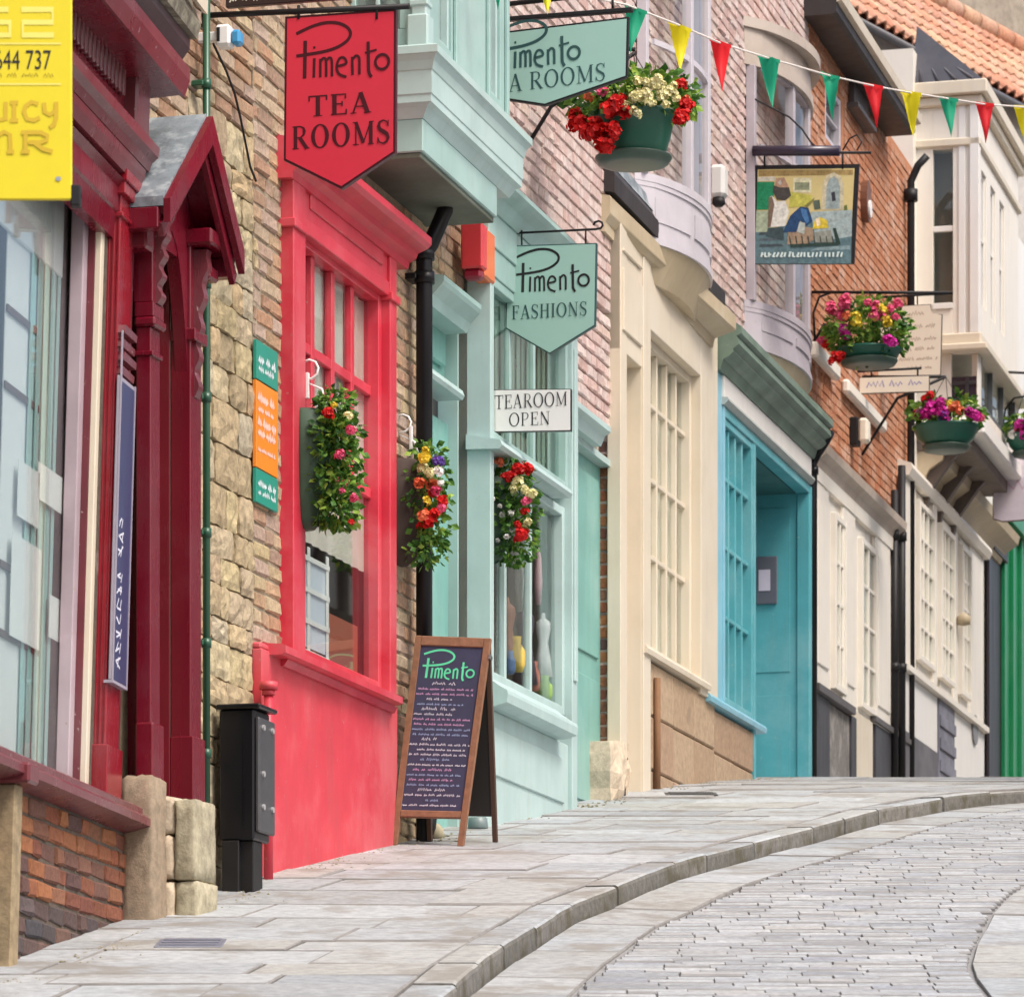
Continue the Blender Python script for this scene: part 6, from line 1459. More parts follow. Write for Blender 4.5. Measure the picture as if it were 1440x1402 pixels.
for a, b in ((.25, .08), (.25, .80), (.8, .08), (.8, .80), (.25, .5)):
    uu, vv = uB + ln * a, v0 + .03 + (vt_ - v0 - .07) * (1 - b); mb = MB(); p = M.P(uu, vv, w1 + .022)
    mb.elev([(uu + .013 * cos(t * pi / 6), vv + .013 * sin(t * pi / 6)) for t in range(12)], w1 + .0225, w1 + .032); mb.build('rivet', plain('rivet_steel', (.62, .62, .62), .3, .6), bx)
mb = MB(); mb.box(uB + .03, uB + ln * .7, gB - .06, v0 - .021, w0 + .02, w1 - .012, c=.004); mb.box(uB + .0, uB + .028, gB - .02, v0 - .021, w0 + .012, w1 - .07, c=.004); mb.build('foot', BLACK_M, bx)

# ================================================================== chalkboard
def GP(px, py):
    x, y = gpt(px, py); return Vector((x, y, H(y)))
fa, fb = GP(549, 1188), GP(651, 1190)
T0, T1 = PW(584, 893, fa.y + .17), PW(690, 897, fb.y + .17)
cb = thing('chalkboard', 'wooden A-frame chalkboard menu headed Pimento in green chalk', 'chalkboard', tuple((fa + fb) / 2))
class Quad:
    """bilinear plane through four corners, n = offset towards the viewer"""
    rz = 0
    def __init__(s, a, b, c, d): s.a, s.b, s.c, s.d = a, b, c, d; s.n = (b - a).cross(d - a).normalized(); s.n = s.n if s.n.y < 0 else -s.n
    def P(s, x, y, z): return s.a.lerp(s.b, x).lerp(s.d.lerp(s.c, x), y) + s.n * z
Q = Quad(fa, fb, T1, T0)
def rail(x0, x1, y0, y1, z0=-.028, z1=.0): mb = MB(Q); mb.box(x0, x1, y0, y1, z0, z1, c=.004); mb.build('frame_rail', WOOD, cb)
rail(0, .085, 0, 1); rail(.915, 1, 0, 1); rail(.086, .914, .953, .9995); rail(.086, .914, .135, .168)
mb = MB(Q); mb.box(.08, .92, .160, .96, -.020, -.008, c=.001); mb.build('slate', SLATE_B, cb)
rear = GP(700, 1184); rw = (fb - fa) * .98
apx = T1 + Vector((.0, .02, -.03)); 
Q2 = Quad(rear - rw, rear, apx, apx - rw)
mb = MB(Q2); mb.box(0, .07, 0, 1, -.012, .012, c=.004); mb.box(.93, 1, 0, 1, -.012, .012, c=.004); mb.build('rear_leg', plain('rear_wood', (.075, .04, .025), .6), cb)
mb = MB(Q2); mb.box(.05, .95, .13, .98, -.008, .008, c=.002); mb.build('rear_slate', plain('rear_slate', (.022, .02, .018), .5), cb)
mb = MB(Q); mb.box(1.001, 1.03, .90, .92, -.04, .004, c=.002); mb.build('hinge', plain('steel', (.5, .5, .5), .3, 1), cb)
asp = (T0 - fa).length / (fb - fa).length       # height / width
qm = lambda a, b, k: (a, b, -.0078 + .00012 * k + .0002)
mb = MB(Q); s_ = .70 / 515
script_text(mb, .14, .80, s_, lambda a, b, k: (a, .80 + (b - .80) / asp, -.0075 + .00012 * k), 1.15); mb.build('lettering', plain('chalk_green', (.10, .62, .34), .8, 0, .25), cb)
rk = random.Random(12); CH = [plain('chalk_white', (.66, .67, .74), .8, 0, .2), plain('chalk_pink', (.60, .34, .55), .8, 0, .2), plain('chalk_blue', (.30, .40, .62), .8, 0, .2)]
y = .768; i = 0
lines = [(.30, .62, 0, .022), (.12, .86, 1, .012), (.10, .86, 1, .012), (.25, .6, 0, .013), (.13, .75, 2, .010), (.2, .66, 0, .018), (.1, .62, 0, .013), (.1, .88, 1, .012), (.12, .8, 1, .012), (.1, .88, 2, .012), (.12, .86, 2, .012), (.25, .45, 0, .018), (.08, .9, 0, .012), (.2, .85, 0, .011), (.1, .88, 0, .012), (.26, .66, 2, .016), (.1, .88, 0, .010), (.18, .7, 1, .015), (.1, .86, 2, .010), (.14, .74, 1, .013), (.12, .84, 2, .011), (.28, .68, 0, .016), (.1, .88, 0, .012), (.4, .6, 2, .011), (.09, .86, 0, .012)]
for a, b, c, h in lines:
    mb = MB(Q); scribble(mb, a, b, 0, h * 2.6, lambda x, yy, k, y=y: (x, y + yy / asp, -.0074 + .00006 * (k % 8)), rk, .010); mb.build('chalk_line', CH[c], cb)
    y -= .0241; i += 1
# weight bag under the board
pb = GP(598, 1178); wb_ = thing('sandbag', 'small black and white weight bag under the chalkboard', 'bag', tuple(pb))
mb = MB(XW); mb.lathe((pb.x, pb.y), [(.02, pb.z - .01), (.035, pb.z + .0), (.055, pb.z + .05), (.06, pb.z + .10), (.03, pb.z + .13), (.012, pb.z + .19)], 12, 1.0, .8); mb.build('bag', BLACK_M, wb_)
mb = MB(XW); mb.lathe((pb.x + .06, pb.y + .02), [(.01, pb.z - .005), (.03, pb.z + .01), (.025, pb.z + .05), (.008, pb.z + .075)], 10, 1.3, .8); mb.build('flap', plain('flap_buff', (.42, .38, .26), .8), wb_)
pd = GP(672, 1166); dg_ = thing('bowl', 'small grey metal bowl on the pavement behind the chalkboard', 'bowl', tuple(pd))
mb = MB(XW); mb.lathe((pd.x, pd.y), [(.05, pd.z), (.055, pd.z + .01), (.05, pd.z + .06), (.045, pd.z + .062), (.04, pd.z + .02)], 16); mb.build('rim', plain('bowl_grey', (.15, .20, .20), .4), dg_)

# bollard-like stub by the brick pier
uS = U(872, .05); wS, vS0 = M.wv(uS, 868, 1122); _, vS1 = M.wv(uS, 868, 1068); 
bl_ = thing('boot_scraper', 'small black iron stub at the foot of cream door jamb', 'boot scraper', tuple(M.P(uS, gv(M, uS, .06), .06)))
mb = MB(); mb.box(uS, uS + .06, gv(M, uS) - .02, vS1, .02, .075, c=.01); mb.box(uS - .01, uS + .07, vS1, vS1 + .02, .01, .085, c=.006); mb.build('post', BLACK_M, bl_)
uS = U(922, .06); p_ = thing('downpipe', 'short rusty brown pipe against the sandstone plinth', 'pipe', base(M, uS, .07), 'rainwater pipes')
mb = MB(); mb.tube([(uS, gv(M, uS) - .1, .07), (uS, V(922, 952, .07), .07)], .022, 10); mb.build('pipe', plain('rust', (.22, .11, .05), .8, 0, .2), p_)

# white box on the pink wall
uW = U(992); vW = V(1010, 255, .08)
wl = thing('alarm_box', 'white wall box with a dark lamp below on the pink brick', 'alarm box', tuple(M.P(uW, vW, .05)))
mb = MB(); mb.box(uW, uW + .14, vW - .11, vW + .11, .02, .13, c=.025); mb.build('body', plain('box_grey_white', (.62, .62, .60), .4, 0, .06), wl)
mb = MB(); p = M.P(uW + .05, vW - .14, .08); mb.lathe((p.x, p.y), [(.025, vW - .17), (.045, vW - .15), (.04, vW - .11)], 12); mb.build('lens', BLACK_M, wl)

# ================================================================== pub sign
u = U(1049); pts = [(1060, 233), (1208, 231), (1201, 371), (1056, 371)]
pg = board('pub_sign', 'square painted picture sign with dark frame showing figures in a yard', u, pts, plain('pic_base', (.60, .50, .22), .4, 0, .15), BLACK_M, inset=.03)
def flat(name, polys, col, lay_=1):
    mb = MB()
    for i, pl_ in enumerate(polys): q = [M.wv(u, *p) for p in pl_]; mb.add([(u - .0024 - .0006 * lay_ - .00004 * i, v, w) for w, v in q], [list(range(len(q)))])
    mb.build(name, piece_mat('pic_%02d%02d%02d' % tuple(int(99 * c_) for c_ in col), [sc(col, .75), sc(col, 1.25)], .5, 34, .55, (sc(col, .5), 22, .58, .6), .1), pg)
def Zp(*p): return [(1040 + x / 7.01, 190 + y / 7.01) for x, y in p]
flat('painted_ground', [Zp((160, 960), (420, 900), (1110, 760), (1100, 1270), (140, 1270))], (.14, .24, .27), 1)
flat('painted_ground', [Zp((700, 760), (1110, 740), (1108, 1000), (760, 1060))], (.42, .52, .52), 2)
flat('painted_path', [Zp((165, 750), (330, 750), (330, 960), (160, 960))], (.42, .50, .36), 2)
flat('painted_door', [Zp((175, 465), (345, 465), (330, 740), (170, 740))], (.015, .22, .10), 2)
flat('painted_window', [Zp((530, 425), (710, 425), (710, 570), (530, 570))], (.62, .60, .40), 2); flat('painted_window', [Zp((545, 470), (690, 470), (690, 545), (545, 545))], (.30, .34, .22), 3)
flat('painted_arch', [Zp((810, 740), (820, 480), (860, 400), (930, 370), (1000, 410), (1030, 500), (1020, 740))], (.72, .66, .46), 2); flat('painted_arch', [Zp((850, 730), (860, 500), (890, 430), (930, 410), (970, 440), (990, 520), (985, 730))], (.34, .42, .42), 3)
flat('painted_figure', [Zp((310, 910), (330, 720), (290, 620), (320, 600), (370, 660), (450, 650), (490, 760), (450, 900))], (.74, .74, .68), 4)
flat('painted_figure', [Zp((330, 560), (340, 500), (400, 520), (490, 520), (510, 600), (450, 650), (370, 640))], (.06, .055, .05), 5); flat('painted_figure', [Zp((360, 430), (440, 420), (490, 520), (350, 520))], (.60, .38, .26), 4)
flat('painted_figure', [Zp((280, 920), (430, 910), (440, 1040), (260, 1000))], (.05, .08, .09), 4)
flat('painted_figure', [Zp((430, 960), (500, 800), (600, 710), (680, 720), (720, 850), (660, 900), (600, 850), (560, 960))], (.03, .09, .22), 5)
flat('painted_figure', [Zp((470, 1080), (480, 950), (600, 900), (720, 920), (740, 1030), (640, 1100))], (.30, .22, .15), 4); flat('painted_figure', [Zp((570, 960), (590, 860), (650, 870), (640, 980))], (.45, .50, .46), 6)
flat('painted_cart', [Zp((720, 930), (740, 850), (790, 810), (860, 840), (880, 920))], (.62, .48, .05), 5); flat('painted_cart', [Zp((500, 1080), (960, 1060), (970, 1090), (510, 1110)), Zp((920, 920), (950, 920), (1000, 1080), (960, 1085))], (.03, .06, .05), 6)
flat('painted_cart', [Zp((740, 960), (900, 940), (930, 1060), (740, 1060))], (.40, .42, .36), 4)
flat('painted_wall', [Zp((190, 350), (1120, 345), (1120, 395), (190, 410))], (.50, .36, .14), 1); flat('painted_wall', [Zp((500, 560), (720, 600), (700, 700), (490, 720))], (.52, .50, .10), 2)
flat('painted_door', [Zp((185, 418), (352, 412), (350, 455), (182, 458))], (.72, .70, .58), 2); flat('painted_plant', [Zp((725, 650), (790, 640), (800, 730), (740, 740))], (.12, .16, .12), 3); flat('painted_plant', [Zp((1030, 700), (1060, 690), (1065, 745), (1030, 745))], (.16, .22, .06), 3)
flat('painted_arch', [Zp((905, 570), (940, 560), (950, 650), (915, 660))], (.06, .06, .08), 4); flat('painted_figure', [Zp((380, 470), (405, 445), (420, 480), (400, 500))], (.70, .66, .60), 6); flat('painted_figure', [Zp((290, 620), (320, 605), (345, 690), (310, 900), (280, 920))], (.20, .14, .10), 5)
flat('painted_figure', [Zp((600, 720), (660, 740), (690, 850), (660, 880), (620, 800))], (.06, .16, .34), 7); flat('painted_figure', [Zp((640, 700), (740, 620), (735, 650), (665, 720))], (.28, .26, .08), 6); flat('painted_figure', [Zp((750, 830), (790, 815), (800, 890), (765, 905))], (.74, .60, .40), 7)
flat('painted_cart', [Zp((490 + 60 * q, 1000), (500 + 60 * q, 1000), (512 + 60 * q, 1075), (502 + 60 * q, 1075)) for q in range(8)], (.05, .06, .05), 8); flat('painted_ground', [Zp((200, 960 + 60 * q), (330 + 40 * q, 955 + 60 * q), (360 + 40 * q, 980 + 60 * q), (190, 990 + 60 * q)) for q in range(3)], (.08, .11, .13), 2); flat('painted_ground', [Zp((780, 1110), (1090, 1090), (1090, 1130), (700, 1140))], (.24, .34, .36), 2)
mb = MB(); rw_ = random.Random(9)
for a, b in ((215, 460), (490, 830), (850, 1030)):
    for x in range(a, b, 38):
        p0_, p1_ = M.wv(u, 1040 + x / 7.01, 190 + 1205 / 7.01), M.wv(u, 1040 + (x + rw_.choice((0, 12, 22))) / 7.01, 190 + 1160 / 7.01); mb.ribbon([p0_, p1_], .013, lambda a_, b_, k=x: (u - .007 - .000002 * k, b_, a_)); 
        if rw_.random() < .7: q = rw_.choice((1160, 1182, 1203)); mb.ribbon([M.wv(u, 1040 + x / 7.01, 190 + q / 7.01), M.wv(u, 1040 + (x + 24) / 7.01, 190 + q / 7.01)], .009, lambda a_, b_, k=x: (u - .0085 - .000002 * k, b_, a_))
mb.build('lettering', plain('pic_letters', (.62, .74, .72), .5), pg)
a, b = M.wv(u, 1060, 214); c, d = M.wv(u, 1182, 214)
mb = MB(); mb.tube([(u - .03, b, a), (u - .03, d, c)], .036, 14); mb.build('lamp_tube', plain('lamp_dark', (.03, .022, .045), .25), pg)
e, f = M.wv(u, 1225, 215); g, h = M.wv(u, 1047, 112); i_, j_ = M.wv(u, 1047, 252)
mb = MB(); mb.tube([(u, h, g), (u, j_ - .6, g)], .012, 8); mb.tube([(u, b, g), (u, f, e)], .010, 8)
mb.tube([(u, h - .12, g)] + [(u, M.wv(u, x, y)[1], M.wv(u, x, y)[0]) for x, y in ((1062, 140), (1085, 152), (1110, 165), (1128, 182), (1140, 200), (1152, 212))], .007, 6)
for x0 in (1075, 1185): p_, q_ = M.wv(u, x0, 222); mb.tube([(u, q_ + .04, p_), (u, q_ - .08, p_)], .007, 6)
mb.tube([(u, M.wv(u, x, y)[1], M.wv(u, x, y)[0]) for x, y in ((1185, 212), (1195, 195), (1205, 190), (1212, 200), (1205, 212))], .006, 6)
mb.build('bracket', BLACK_M, pg)
# cream signs farther up
u = U(1236); sg = board('hanging_sign', 'cream hanging sign with faint lettering behind the pink flower basket', u, [(1220, 432), (1309, 428), (1309, 442), (1325, 442), (1323, 528), (1220, 530)], CREAM_S, plain('cream_edge', (.10, .08, .06), .5), inset=.006)
mb = MB(); rs = random.Random(31)
for yy, x0, x1, hh in ((446, 1245, 1300, 7), (462, 1285, 1315, 6), (480, 1275, 1318, 6), (494, 1268, 1315, 5), (508, 1265, 1318, 5), (520, 1275, 1310, 5)):
    w0, v0, k = lay(u, x0, yy, x1); w1 = w0 + (x1 - x0) * k; scribble(mb, w0, w1, v0, hh * k, on(u), rs, 1.6 * k)
mb.build('lettering', plain('faint_brown', (.42, .34, .26), .6), sg)
a, b = M.wv(u, 1290, 428); c, d = M.wv(u, 1330, 413)
mb = MB(); mb.tube([(u, d, .0), (u, d, c)], .010, 8); mb.tube([(u, d, a), (u, b, a)], .006, 6); a2, _ = M.wv(u, 1230, 428); mb.tube([(u, d, a2), (u, b, a2)], .006, 6); mb.build('arm', BLACK_M, sg)
u = U(1205); sg = board('hanging_sign', 'long narrow cream sign with pale violet lettering under the flower basket', u, [(1208, 531), (1307, 528), (1307, 551), (1208, 554)], CREAM_S, plain('cream_edge', (.10, .08, .06), .5), inset=.005)
mb = MB(); w0, v0, k = lay(u, 1219, 545, 1298); scribble(mb, w0, w0 + 79 * k, v0, 9 * k, on(u), rs, 2 * k); mb.build('lettering', plain('faint_violet', (.30, .28, .48), .6), sg)
mb = MB(); a, b = M.wv(u, 1290, 528); mb.tube([(u + .02, b + .06, 0), (u + .02, b + .06, a + .03)], .010, 8)
for x in (1225, 1290): a, b = M.wv(u, x, 530); mb.tube([(u + .02, b + .06, a), (u + .015, b - .01, a)], .008, 6)
mb.build('arm', BLACK_M, sg)
u = U(1345); sg = board('hanging_sign', 'pale lilac rounded sign cut by the right edge', u, [(1396, 640), (1410, 634), (1490, 632), (1490, 728), (1410, 734), (1396, 730)], plain('sign_lilac', (.70, .62, .70), .4, 0, .12), plain('sign_brown', (.16, .08, .07), .5), inset=.008)
mb = MB(); a, b = M.wv(u, 1430, 634); mb.tube([(u, b + .12, .0), (u, b + .12, a + .4)], .012, 8); mb.tube([(u, b + .12, a), (u, b - .01, a)], .007, 6); mb.tube([(u, b + .12, a + .2), (u, b - .01, a + .2)], .007, 6); mb.build('arm', BLACK_M, sg)
mb = MB(); w0, v0, k = lay(u, 1412, 690, 1480); scribble(mb, w0, w0 + 66 * k, v0, 22 * k, on(u), rs, 3 * k); mb.build('lettering', plain('faint_pink', (.60, .42, .52), .6), sg)

# ================================================================== flowers
def leaves(mb, rg, c, rad, n, size, low=-1, shape=None):
    for _ in range(n):
        while True:
            d = Vector((rg.uniform(-1, 1), rg.uniform(-1, 1), rg.uniform(low, 1)))
            if .25 < d.length < 1: break
        p = c + Vector((d.x * rad[0], d.y * rad[1], d.z * rad[2])); s_ = size * rg.uniform(.6, 1.35)
        dirn = (Vector((d.x, d.y, d.z * .5 - .25)) + Vector((rg.uniform(-.7, .7), rg.uniform(-.7, .7), rg.uniform(-.7, .5)))).normalized(); side = dirn.orthogonal().normalized(); side = Matrix.Rotation(rg.uniform(0, 6.3), 3, dirn) @ side; nn = dirn.cross(side)
        a, b = p, p + dirn * s_; m_ = p + dirn * s_ * .5 - nn * s_ * .12
        mb.add([a, m_ + side * s_ * .36 + nn * s_ * .1, b, m_ - side * s_ * .36 + nn * s_ * .1, m_], [[0, 1, 4], [1, 2, 4], [2, 3, 4], [3, 0, 4]], raw=True)
BL = {}
def bloom(mat, k):
    """a flower head: a dome of small cupped petals"""
    key = (mat.name, k)
    if key in BL: return BL[key]
    rg = random.Random(k * 13 + 5); mb = MB(XW); n = 26
    for i in range(n):
        z = 1 - 1.35 * (i + .5) / n; a = 2.4 * i; r = sqrt(max(0, 1 - z * z)); d = Vector((r * cos(a), r * sin(a), z)); p = d * rg.uniform(.55, .95); s_ = rg.uniform(.34, .52)
        t = d.orthogonal().normalized(); t = Matrix.Rotation(rg.uniform(0, 6.3), 3, d) @ t; q = d.cross(t)
        mb.add([p - d * .12, p + t * s_, p + (t + q) * s_ * .75 + d * .08, p + q * s_, p - (t - q) * s_ * .55 + d * .05, p - t * s_ * .8, p - q * s_ * .8], [[0, 1, 2], [0, 2, 3], [0, 3, 4], [0, 4, 5], [0, 5, 6], [0, 6, 1]], raw=True)
    me = bpy.data.meshes.new('flower'); me.from_pydata(mb.v, [], mb.f); me.materials.append(mat); BL[key] = me; return me
def put_bloom(par, p, r, mat, rg):
    o = link('flower', bloom(mat, rg.randrange(4)), par, p - root_loc(par)); o.scale = (r * rg.uniform(.85, 1.15),) * 3; o.rotation_euler = (rg.uniform(-.9, .9), rg.uniform(-.9, .9), rg.uniform(0, 6)); return o
def pouch(label, px_att, x0, x1, y0, y1, flowers, pouch_m, leaf_share, seed, hook=True, dens=1.0):
    """wall-hung flower pouch: flat-backed bag, plants spilling on the street side, white scroll hook"""
    rg = random.Random(seed); u = U(px_att); wl_, vt_ = M.wv(u, x0, y0); wr, vb_ = M.wv(u, x1, y1); h = vt_ - vb_; wd_ = wr - wl_
    o = thing('flower_pouch', label, 'hanging basket', tuple(M.P(u, vt_, wl_)), 'flower pouches on the shopfronts')
    mb = MB(); n = 14; prof = [(.35, vb_ + h * .03), (.62, vb_ + h * .10), (.78, vb_ + h * .3), (.85, vb_ + h * .6), (.8, vt_ - h * .14), (.7, vt_ - h * .12)]
    rows_ = []
    for f, z in prof: rows_.append([(u + .13 * f * cos(pi * k / n), z, wl_ + max(.0, wd_ * .62 * f * sin(pi * k / n))) for k in range(n + 1)])
    m_ = n + 1; pts = [p for r in rows_ for p in r]
    mb.add(pts, [[i * m_ + k, i * m_ + (k + 1) % m_, (i + 1) * m_ + (k + 1) % m_, (i + 1) * m_ + k] for i in range(len(prof) - 1) for k in range(m_)] + [list(range(m_)), [(len(prof) - 1) * m_ + k for k in range(m_)]], True)
    mb.build('pouch', pouch_m, o)
    for nm, mt, n_ in (('foliage', LEAF_D, int(420 * dens)), ('foliage', LEAF_L, int(260 * dens * leaf_share))):
        mb = MB(XW)
        for (f, rr) in ((.16, .9), (.36, 1.0), (.56, 1.05), (.74, 1.0), (.9, .75)):
            c = M.P(u, vb_ + h * f, wl_ + wd_ * .60); leaves(mb, rg, c, (wd_ * .46 * rr, .13 * rr, h * .14), int(n_ * 2.2) // 5, .040)
        q = mb.build(nm, mt, o); q['kind'] = 'stuff'
    for (fx, fy, r, mt) in flowers:
        uq = u - .125 + rg.uniform(-.03, .02); w, v = M.wv(uq, fx, fy); p = M.P(uq, v, w); put_bloom(o, p, r * 1.3, mt, rg)
    if hook:
        wc = wl_ + wd_ * .35; mb = MB(); path = [(u, vt_ - h * .10, wl_ + wd_ * .45), (u, vt_ + .02, wc), (u, vt_ + .07, wl_ - .01)] + [(u, vt_ + .07 + .045 - .045 * cos(t), wl_ + .03 + .045 * sin(t)) for t in (.3, 1, 1.7, 2.4, 3.1, 3.8)]
        mb.tube(path, .006, 6); mb.box(u - .01, u + .01, vt_ - .02, vt_ + .1, .06, max(.075, wl_), c=.002); mb.build('hook', WHITE_S, o)
    return o
PM = plain('pouch_green', (.035, .08, .045), .6, 0, .2); PB = plain('pouch_brown', (.06, .038, .03), .8, 0, .3)
pouch('leafy flower pouch with few red blooms, on the red window frame', 413, 426, 502, 555, 748, [(461, 582, .022, P_RED), (478, 640, .024, P_PINK), (490, 585, .02, P_CREAM), (493, 605, .02, P_PINK), (497, 700, .02, P_PINK), (494, 735, .014, P_RED), (470, 570, .012, P_YEL), (480, 690, .012, P_PINK)], PM, .8, 41, dens=1.25)
pouch('brown flower pouch with coral and white blooms, beside the black drainpipe', 560, 558, 629, 628, 798, [(594, 660, .03, P_CREAM), (597, 644, .028, P_YEL), (604, 665, .022, P_CREAM), (616, 648, .026, P_VIO), (617, 664, .026, P_WHITE), (590, 680, .028, P_ORG), (608, 682, .024, P_ORG), (614, 690, .024, P_PINK), (622, 705, .028, P_RED), (620, 715, .024, P_PINK), (596, 725, .03, P_ORG), (605, 735, .03, P_RED), (612, 722, .024, P_RED), (600, 705, .022, P_YEL), (606, 695, .02, P_RED), (620, 680, .018, P_WHITE), (590, 740, .02, P_RED), (598, 633, .02, P_YEL)], PB, .5, 42, dens=.75)
pouch('flower pouch with red, cream and white blooms under the Tearoom Open sign', 678, 680, 752, 655, 796, [(702, 650, .026, P_ORG), (730, 660, .034, P_RED), (742, 660, .028, P_RED), (712, 672, .03, P_RED), (720, 668, .024, P_RED), (728, 678, .028, P_CREAM), (737, 690, .03, P_CREAM), (748, 695, .026, P_CREAM), (722, 688, .022, P_CREAM), (740, 705, .026, P_PINK), (738, 720, .02, P_RED), (742, 735, .022, P_CREAM), (734, 752, .03, P_RED), (728, 758, .02, P_RED), (703, 712, .012, P_WHITE), (706, 724, .013, P_WHITE), (718, 722, .014, P_WHITE), (712, 755, .014, P_WHITE), (693, 702, .011, P_WHITE), (700, 760, .01, P_WHITE), (732, 757, .012, P_YEL), (728, 738, .018, P_RED)], PM, .25, 43, hook=False, dens=.95)
def basket(label, px_att, cx, rim_y, sau_y, rimw, sauw, top_y, spread, flowers, arm, seed, nleaf=(260, 300), scroll=None):
    """green plastic bowl with a saucer, hung on an iron bracket out from the wall"""
    rg = random.Random(seed); u = U(px_att); wc, vr = M.wv(u, cx, rim_y); _, vsu = M.wv(u, cx, sau_y); k = lay(u, cx - 10, rim_y, cx + 10)[2]; R0, R1 = rimw * k / 2, sauw * k / 2
    p = M.P(u, vr, wc); o = thing('hanging_basket', label, 'hanging basket', (p.x, p.y, vsu), 'bowl baskets hung over the pavement'); h = vr - vsu
    mb = MB(XW); mb.lathe((p.x, p.y), [(R1 * .78, vsu + .012), (R1 * .8, vsu + .02), (R0 * .86, vsu + h * .45), (R0 * .98, vr - .02), (R0 * 1.03, vr - .015), (R0 * 1.03, vr), (R0 * .93, vr), (R0 * .9, vr - .04)], 28); mb.build('bowl', GREEN_BOWL, o)
    mb = MB(XW); mb.lathe((p.x, p.y), [(R1 * .70, vsu - .022), (R1 * .9, vsu - .012), (R1, vsu + .018), (R1 * 1.0, vsu + .026), (R1 * .9, vsu + .02), (R1 * .8, vsu + .010)], 28); mb.build('saucer', SAUCER, o)
    _, vtop = M.wv(u, cx, top_y); c = Vector((p.x, p.y, vr + (vtop - vr) * .42)); sp = spread * k / 2
    for mt, n_ in ((LEAF_D, nleaf[0]), (LEAF_L, nleaf[1])):
        mb = MB(XW); leaves(mb, rg, c, (sp, sp * .8, (vtop - vr) * .68), int(n_ * 1.7), .062 if R0 > .18 else .055, -1); q = mb.build('foliage', mt, o); q['kind'] = 'stuff'
    for (fx, fy, r, mt) in flowers:
        w, v = M.wv(u, fx, fy); dd = 1 - min(1, abs(w - wc) / sp) ** 2; uq = u - max(sp * .82 * sqrt(max(.05, dd)), (R0 * .9) if v < vr else 0); w, v = M.wv(uq, fx, fy); q = M.P(uq, v, w); put_bloom(o, q, r * (1.2 if mt is P_CREAM else 1.45), mt, rg)
    mb = MB(); 
    for a_ in arm: mb.tube([(u, M.wv(u, x, y)[1], M.wv(u, x, y)[0]) for x, y in a_], .012 if len(a_) < 4 else .009, 8)
    for s_ in (-.9, .0, .9):
        x_, y_ = arm[0][-1]; wq, vq = M.wv(u, cx, y_); mb.tube([(u + .02 * s_, vq, wc), (u + (.0 if s_ else R0 * .9), vr, wc + R0 * .95 * s_)], .003, 5)
    mb.build('bracket', BLACK_M, o); return o
rb = random.Random(55)
fl1 = [(812 + rb.uniform(-8, 8), 165 + rb.uniform(-14, 14), .028, P_RED) for _ in range(5)] + [(832 + rb.uniform(-16, 16), 185 + rb.uniform(-10, 10), .032, P_RED) for _ in range(8)] + [(852 + rb.uniform(-12, 16), 190 + rb.uniform(-14, 24), .032, P_RED) for _ in range(7)] + [(868 + rb.uniform(-16, 16), 152 + rb.uniform(-10, 8), .034, P_RED) for _ in range(7)] + \
      [(rb.uniform(876, 952), rb.uniform(110, 162), .024, P_CREAM) for _ in range(34)] + [(958 + rb.uniform(-8, 10), 132 + rb.uniform(-14, 46), .028, P_RED) for _ in range(8)] + [(845, 130, .024, P_PINK), (828, 138, .026, P_ORG), (850, 128, .02, P_PINK), (895, 160, .016, P_WHITE), (965, 140, .02, P_ORG)]
basket('large green bowl basket with red geraniums and cream flowers, by the tea rooms sign', 748, 891, 162, 228, 116, 106, 106, 186, fl1, [[(742, 205), (775, 150), (893, 75)], [(742, 60), (893, 70)]], 61)
fl2 = [(1180 + rb.uniform(-14, 20), 432 + rb.uniform(-10, 14), .032, P_PINK) for _ in range(9)] + [(1185, 462, .034, P_MAG), (1188, 470, .03, P_MAG), (1248, 478, .03, P_MAG), (1255, 482, .026, P_MAG), (1160, 486, .034, P_RED), (1156, 480, .03, P_PINK), (1176, 502, .034, P_RED), (1170, 508, .03, P_RED), (1183, 500, .026, P_RED), (1190, 445, .03, P_ORG), (1232, 430, .03, P_PINK)] + [(rb.uniform(1200, 1255), rb.uniform(432, 455), .026, P_YEL) for _ in range(10)] + [(rb.uniform(1215, 1262), rb.uniform(425, 450), .028, P_PINK) for _ in range(8)]
basket('green bowl basket with mixed pink and yellow flowers before the cream sign', 1141, 1222, 492, 512, 90, 80, 425, 120, fl2, [[(1146, 480), (1144, 440), (1152, 418), (1170, 411), (1222, 411)], [(1140, 488), (1160, 455)], [(1140, 411), (1340, 412)]], 62)
fl3 = [(1312 + rb.uniform(-20, 14), 575 + rb.uniform(-10, 12), .036, P_MAG) for _ in range(12)] + [(1302, 562, .032, P_RED), (1308, 556, .03, P_RED), (1370 + 2, 585, .036, P_MAG), (1362, 580, .03, P_MAG), (1378, 588, .028, P_PINK), (1290, 580, .03, P_RED), (1342, 572, .034, P_ORG), (1350, 578, .03, P_ORG), (1336, 568, .028, P_YEL), (1330, 590, .028, P_MAG), (1325, 585, .034, P_VIO)]
basket('green bowl basket with magenta flowers below the white bay', 1212, 1330, 600, 632, 92, 68, 558, 110, fl3, [[(1212, 640), (1262, 560), (1330, 530)], [(1212, 530), (1330, 530)]], 63, (160, 140))
fl4 = [(1430 + rb.uniform(-8, 30), 595 + rb.uniform(-8, 16), .036, P_MAG) for _ in range(9)] + [(1424, 612, .03, P_WHITE), (1432, 605, .03, P_PINK)]
basket('magenta flower basket cut off by the right edge', 1330, 1450, 612, 640, 70, 54, 585, 84, fl4, [[(1345, 520), (1450, 525)], [(1410, 600), (1414, 575), (1426, 560), (1450, 556)]], 64, (110, 90))

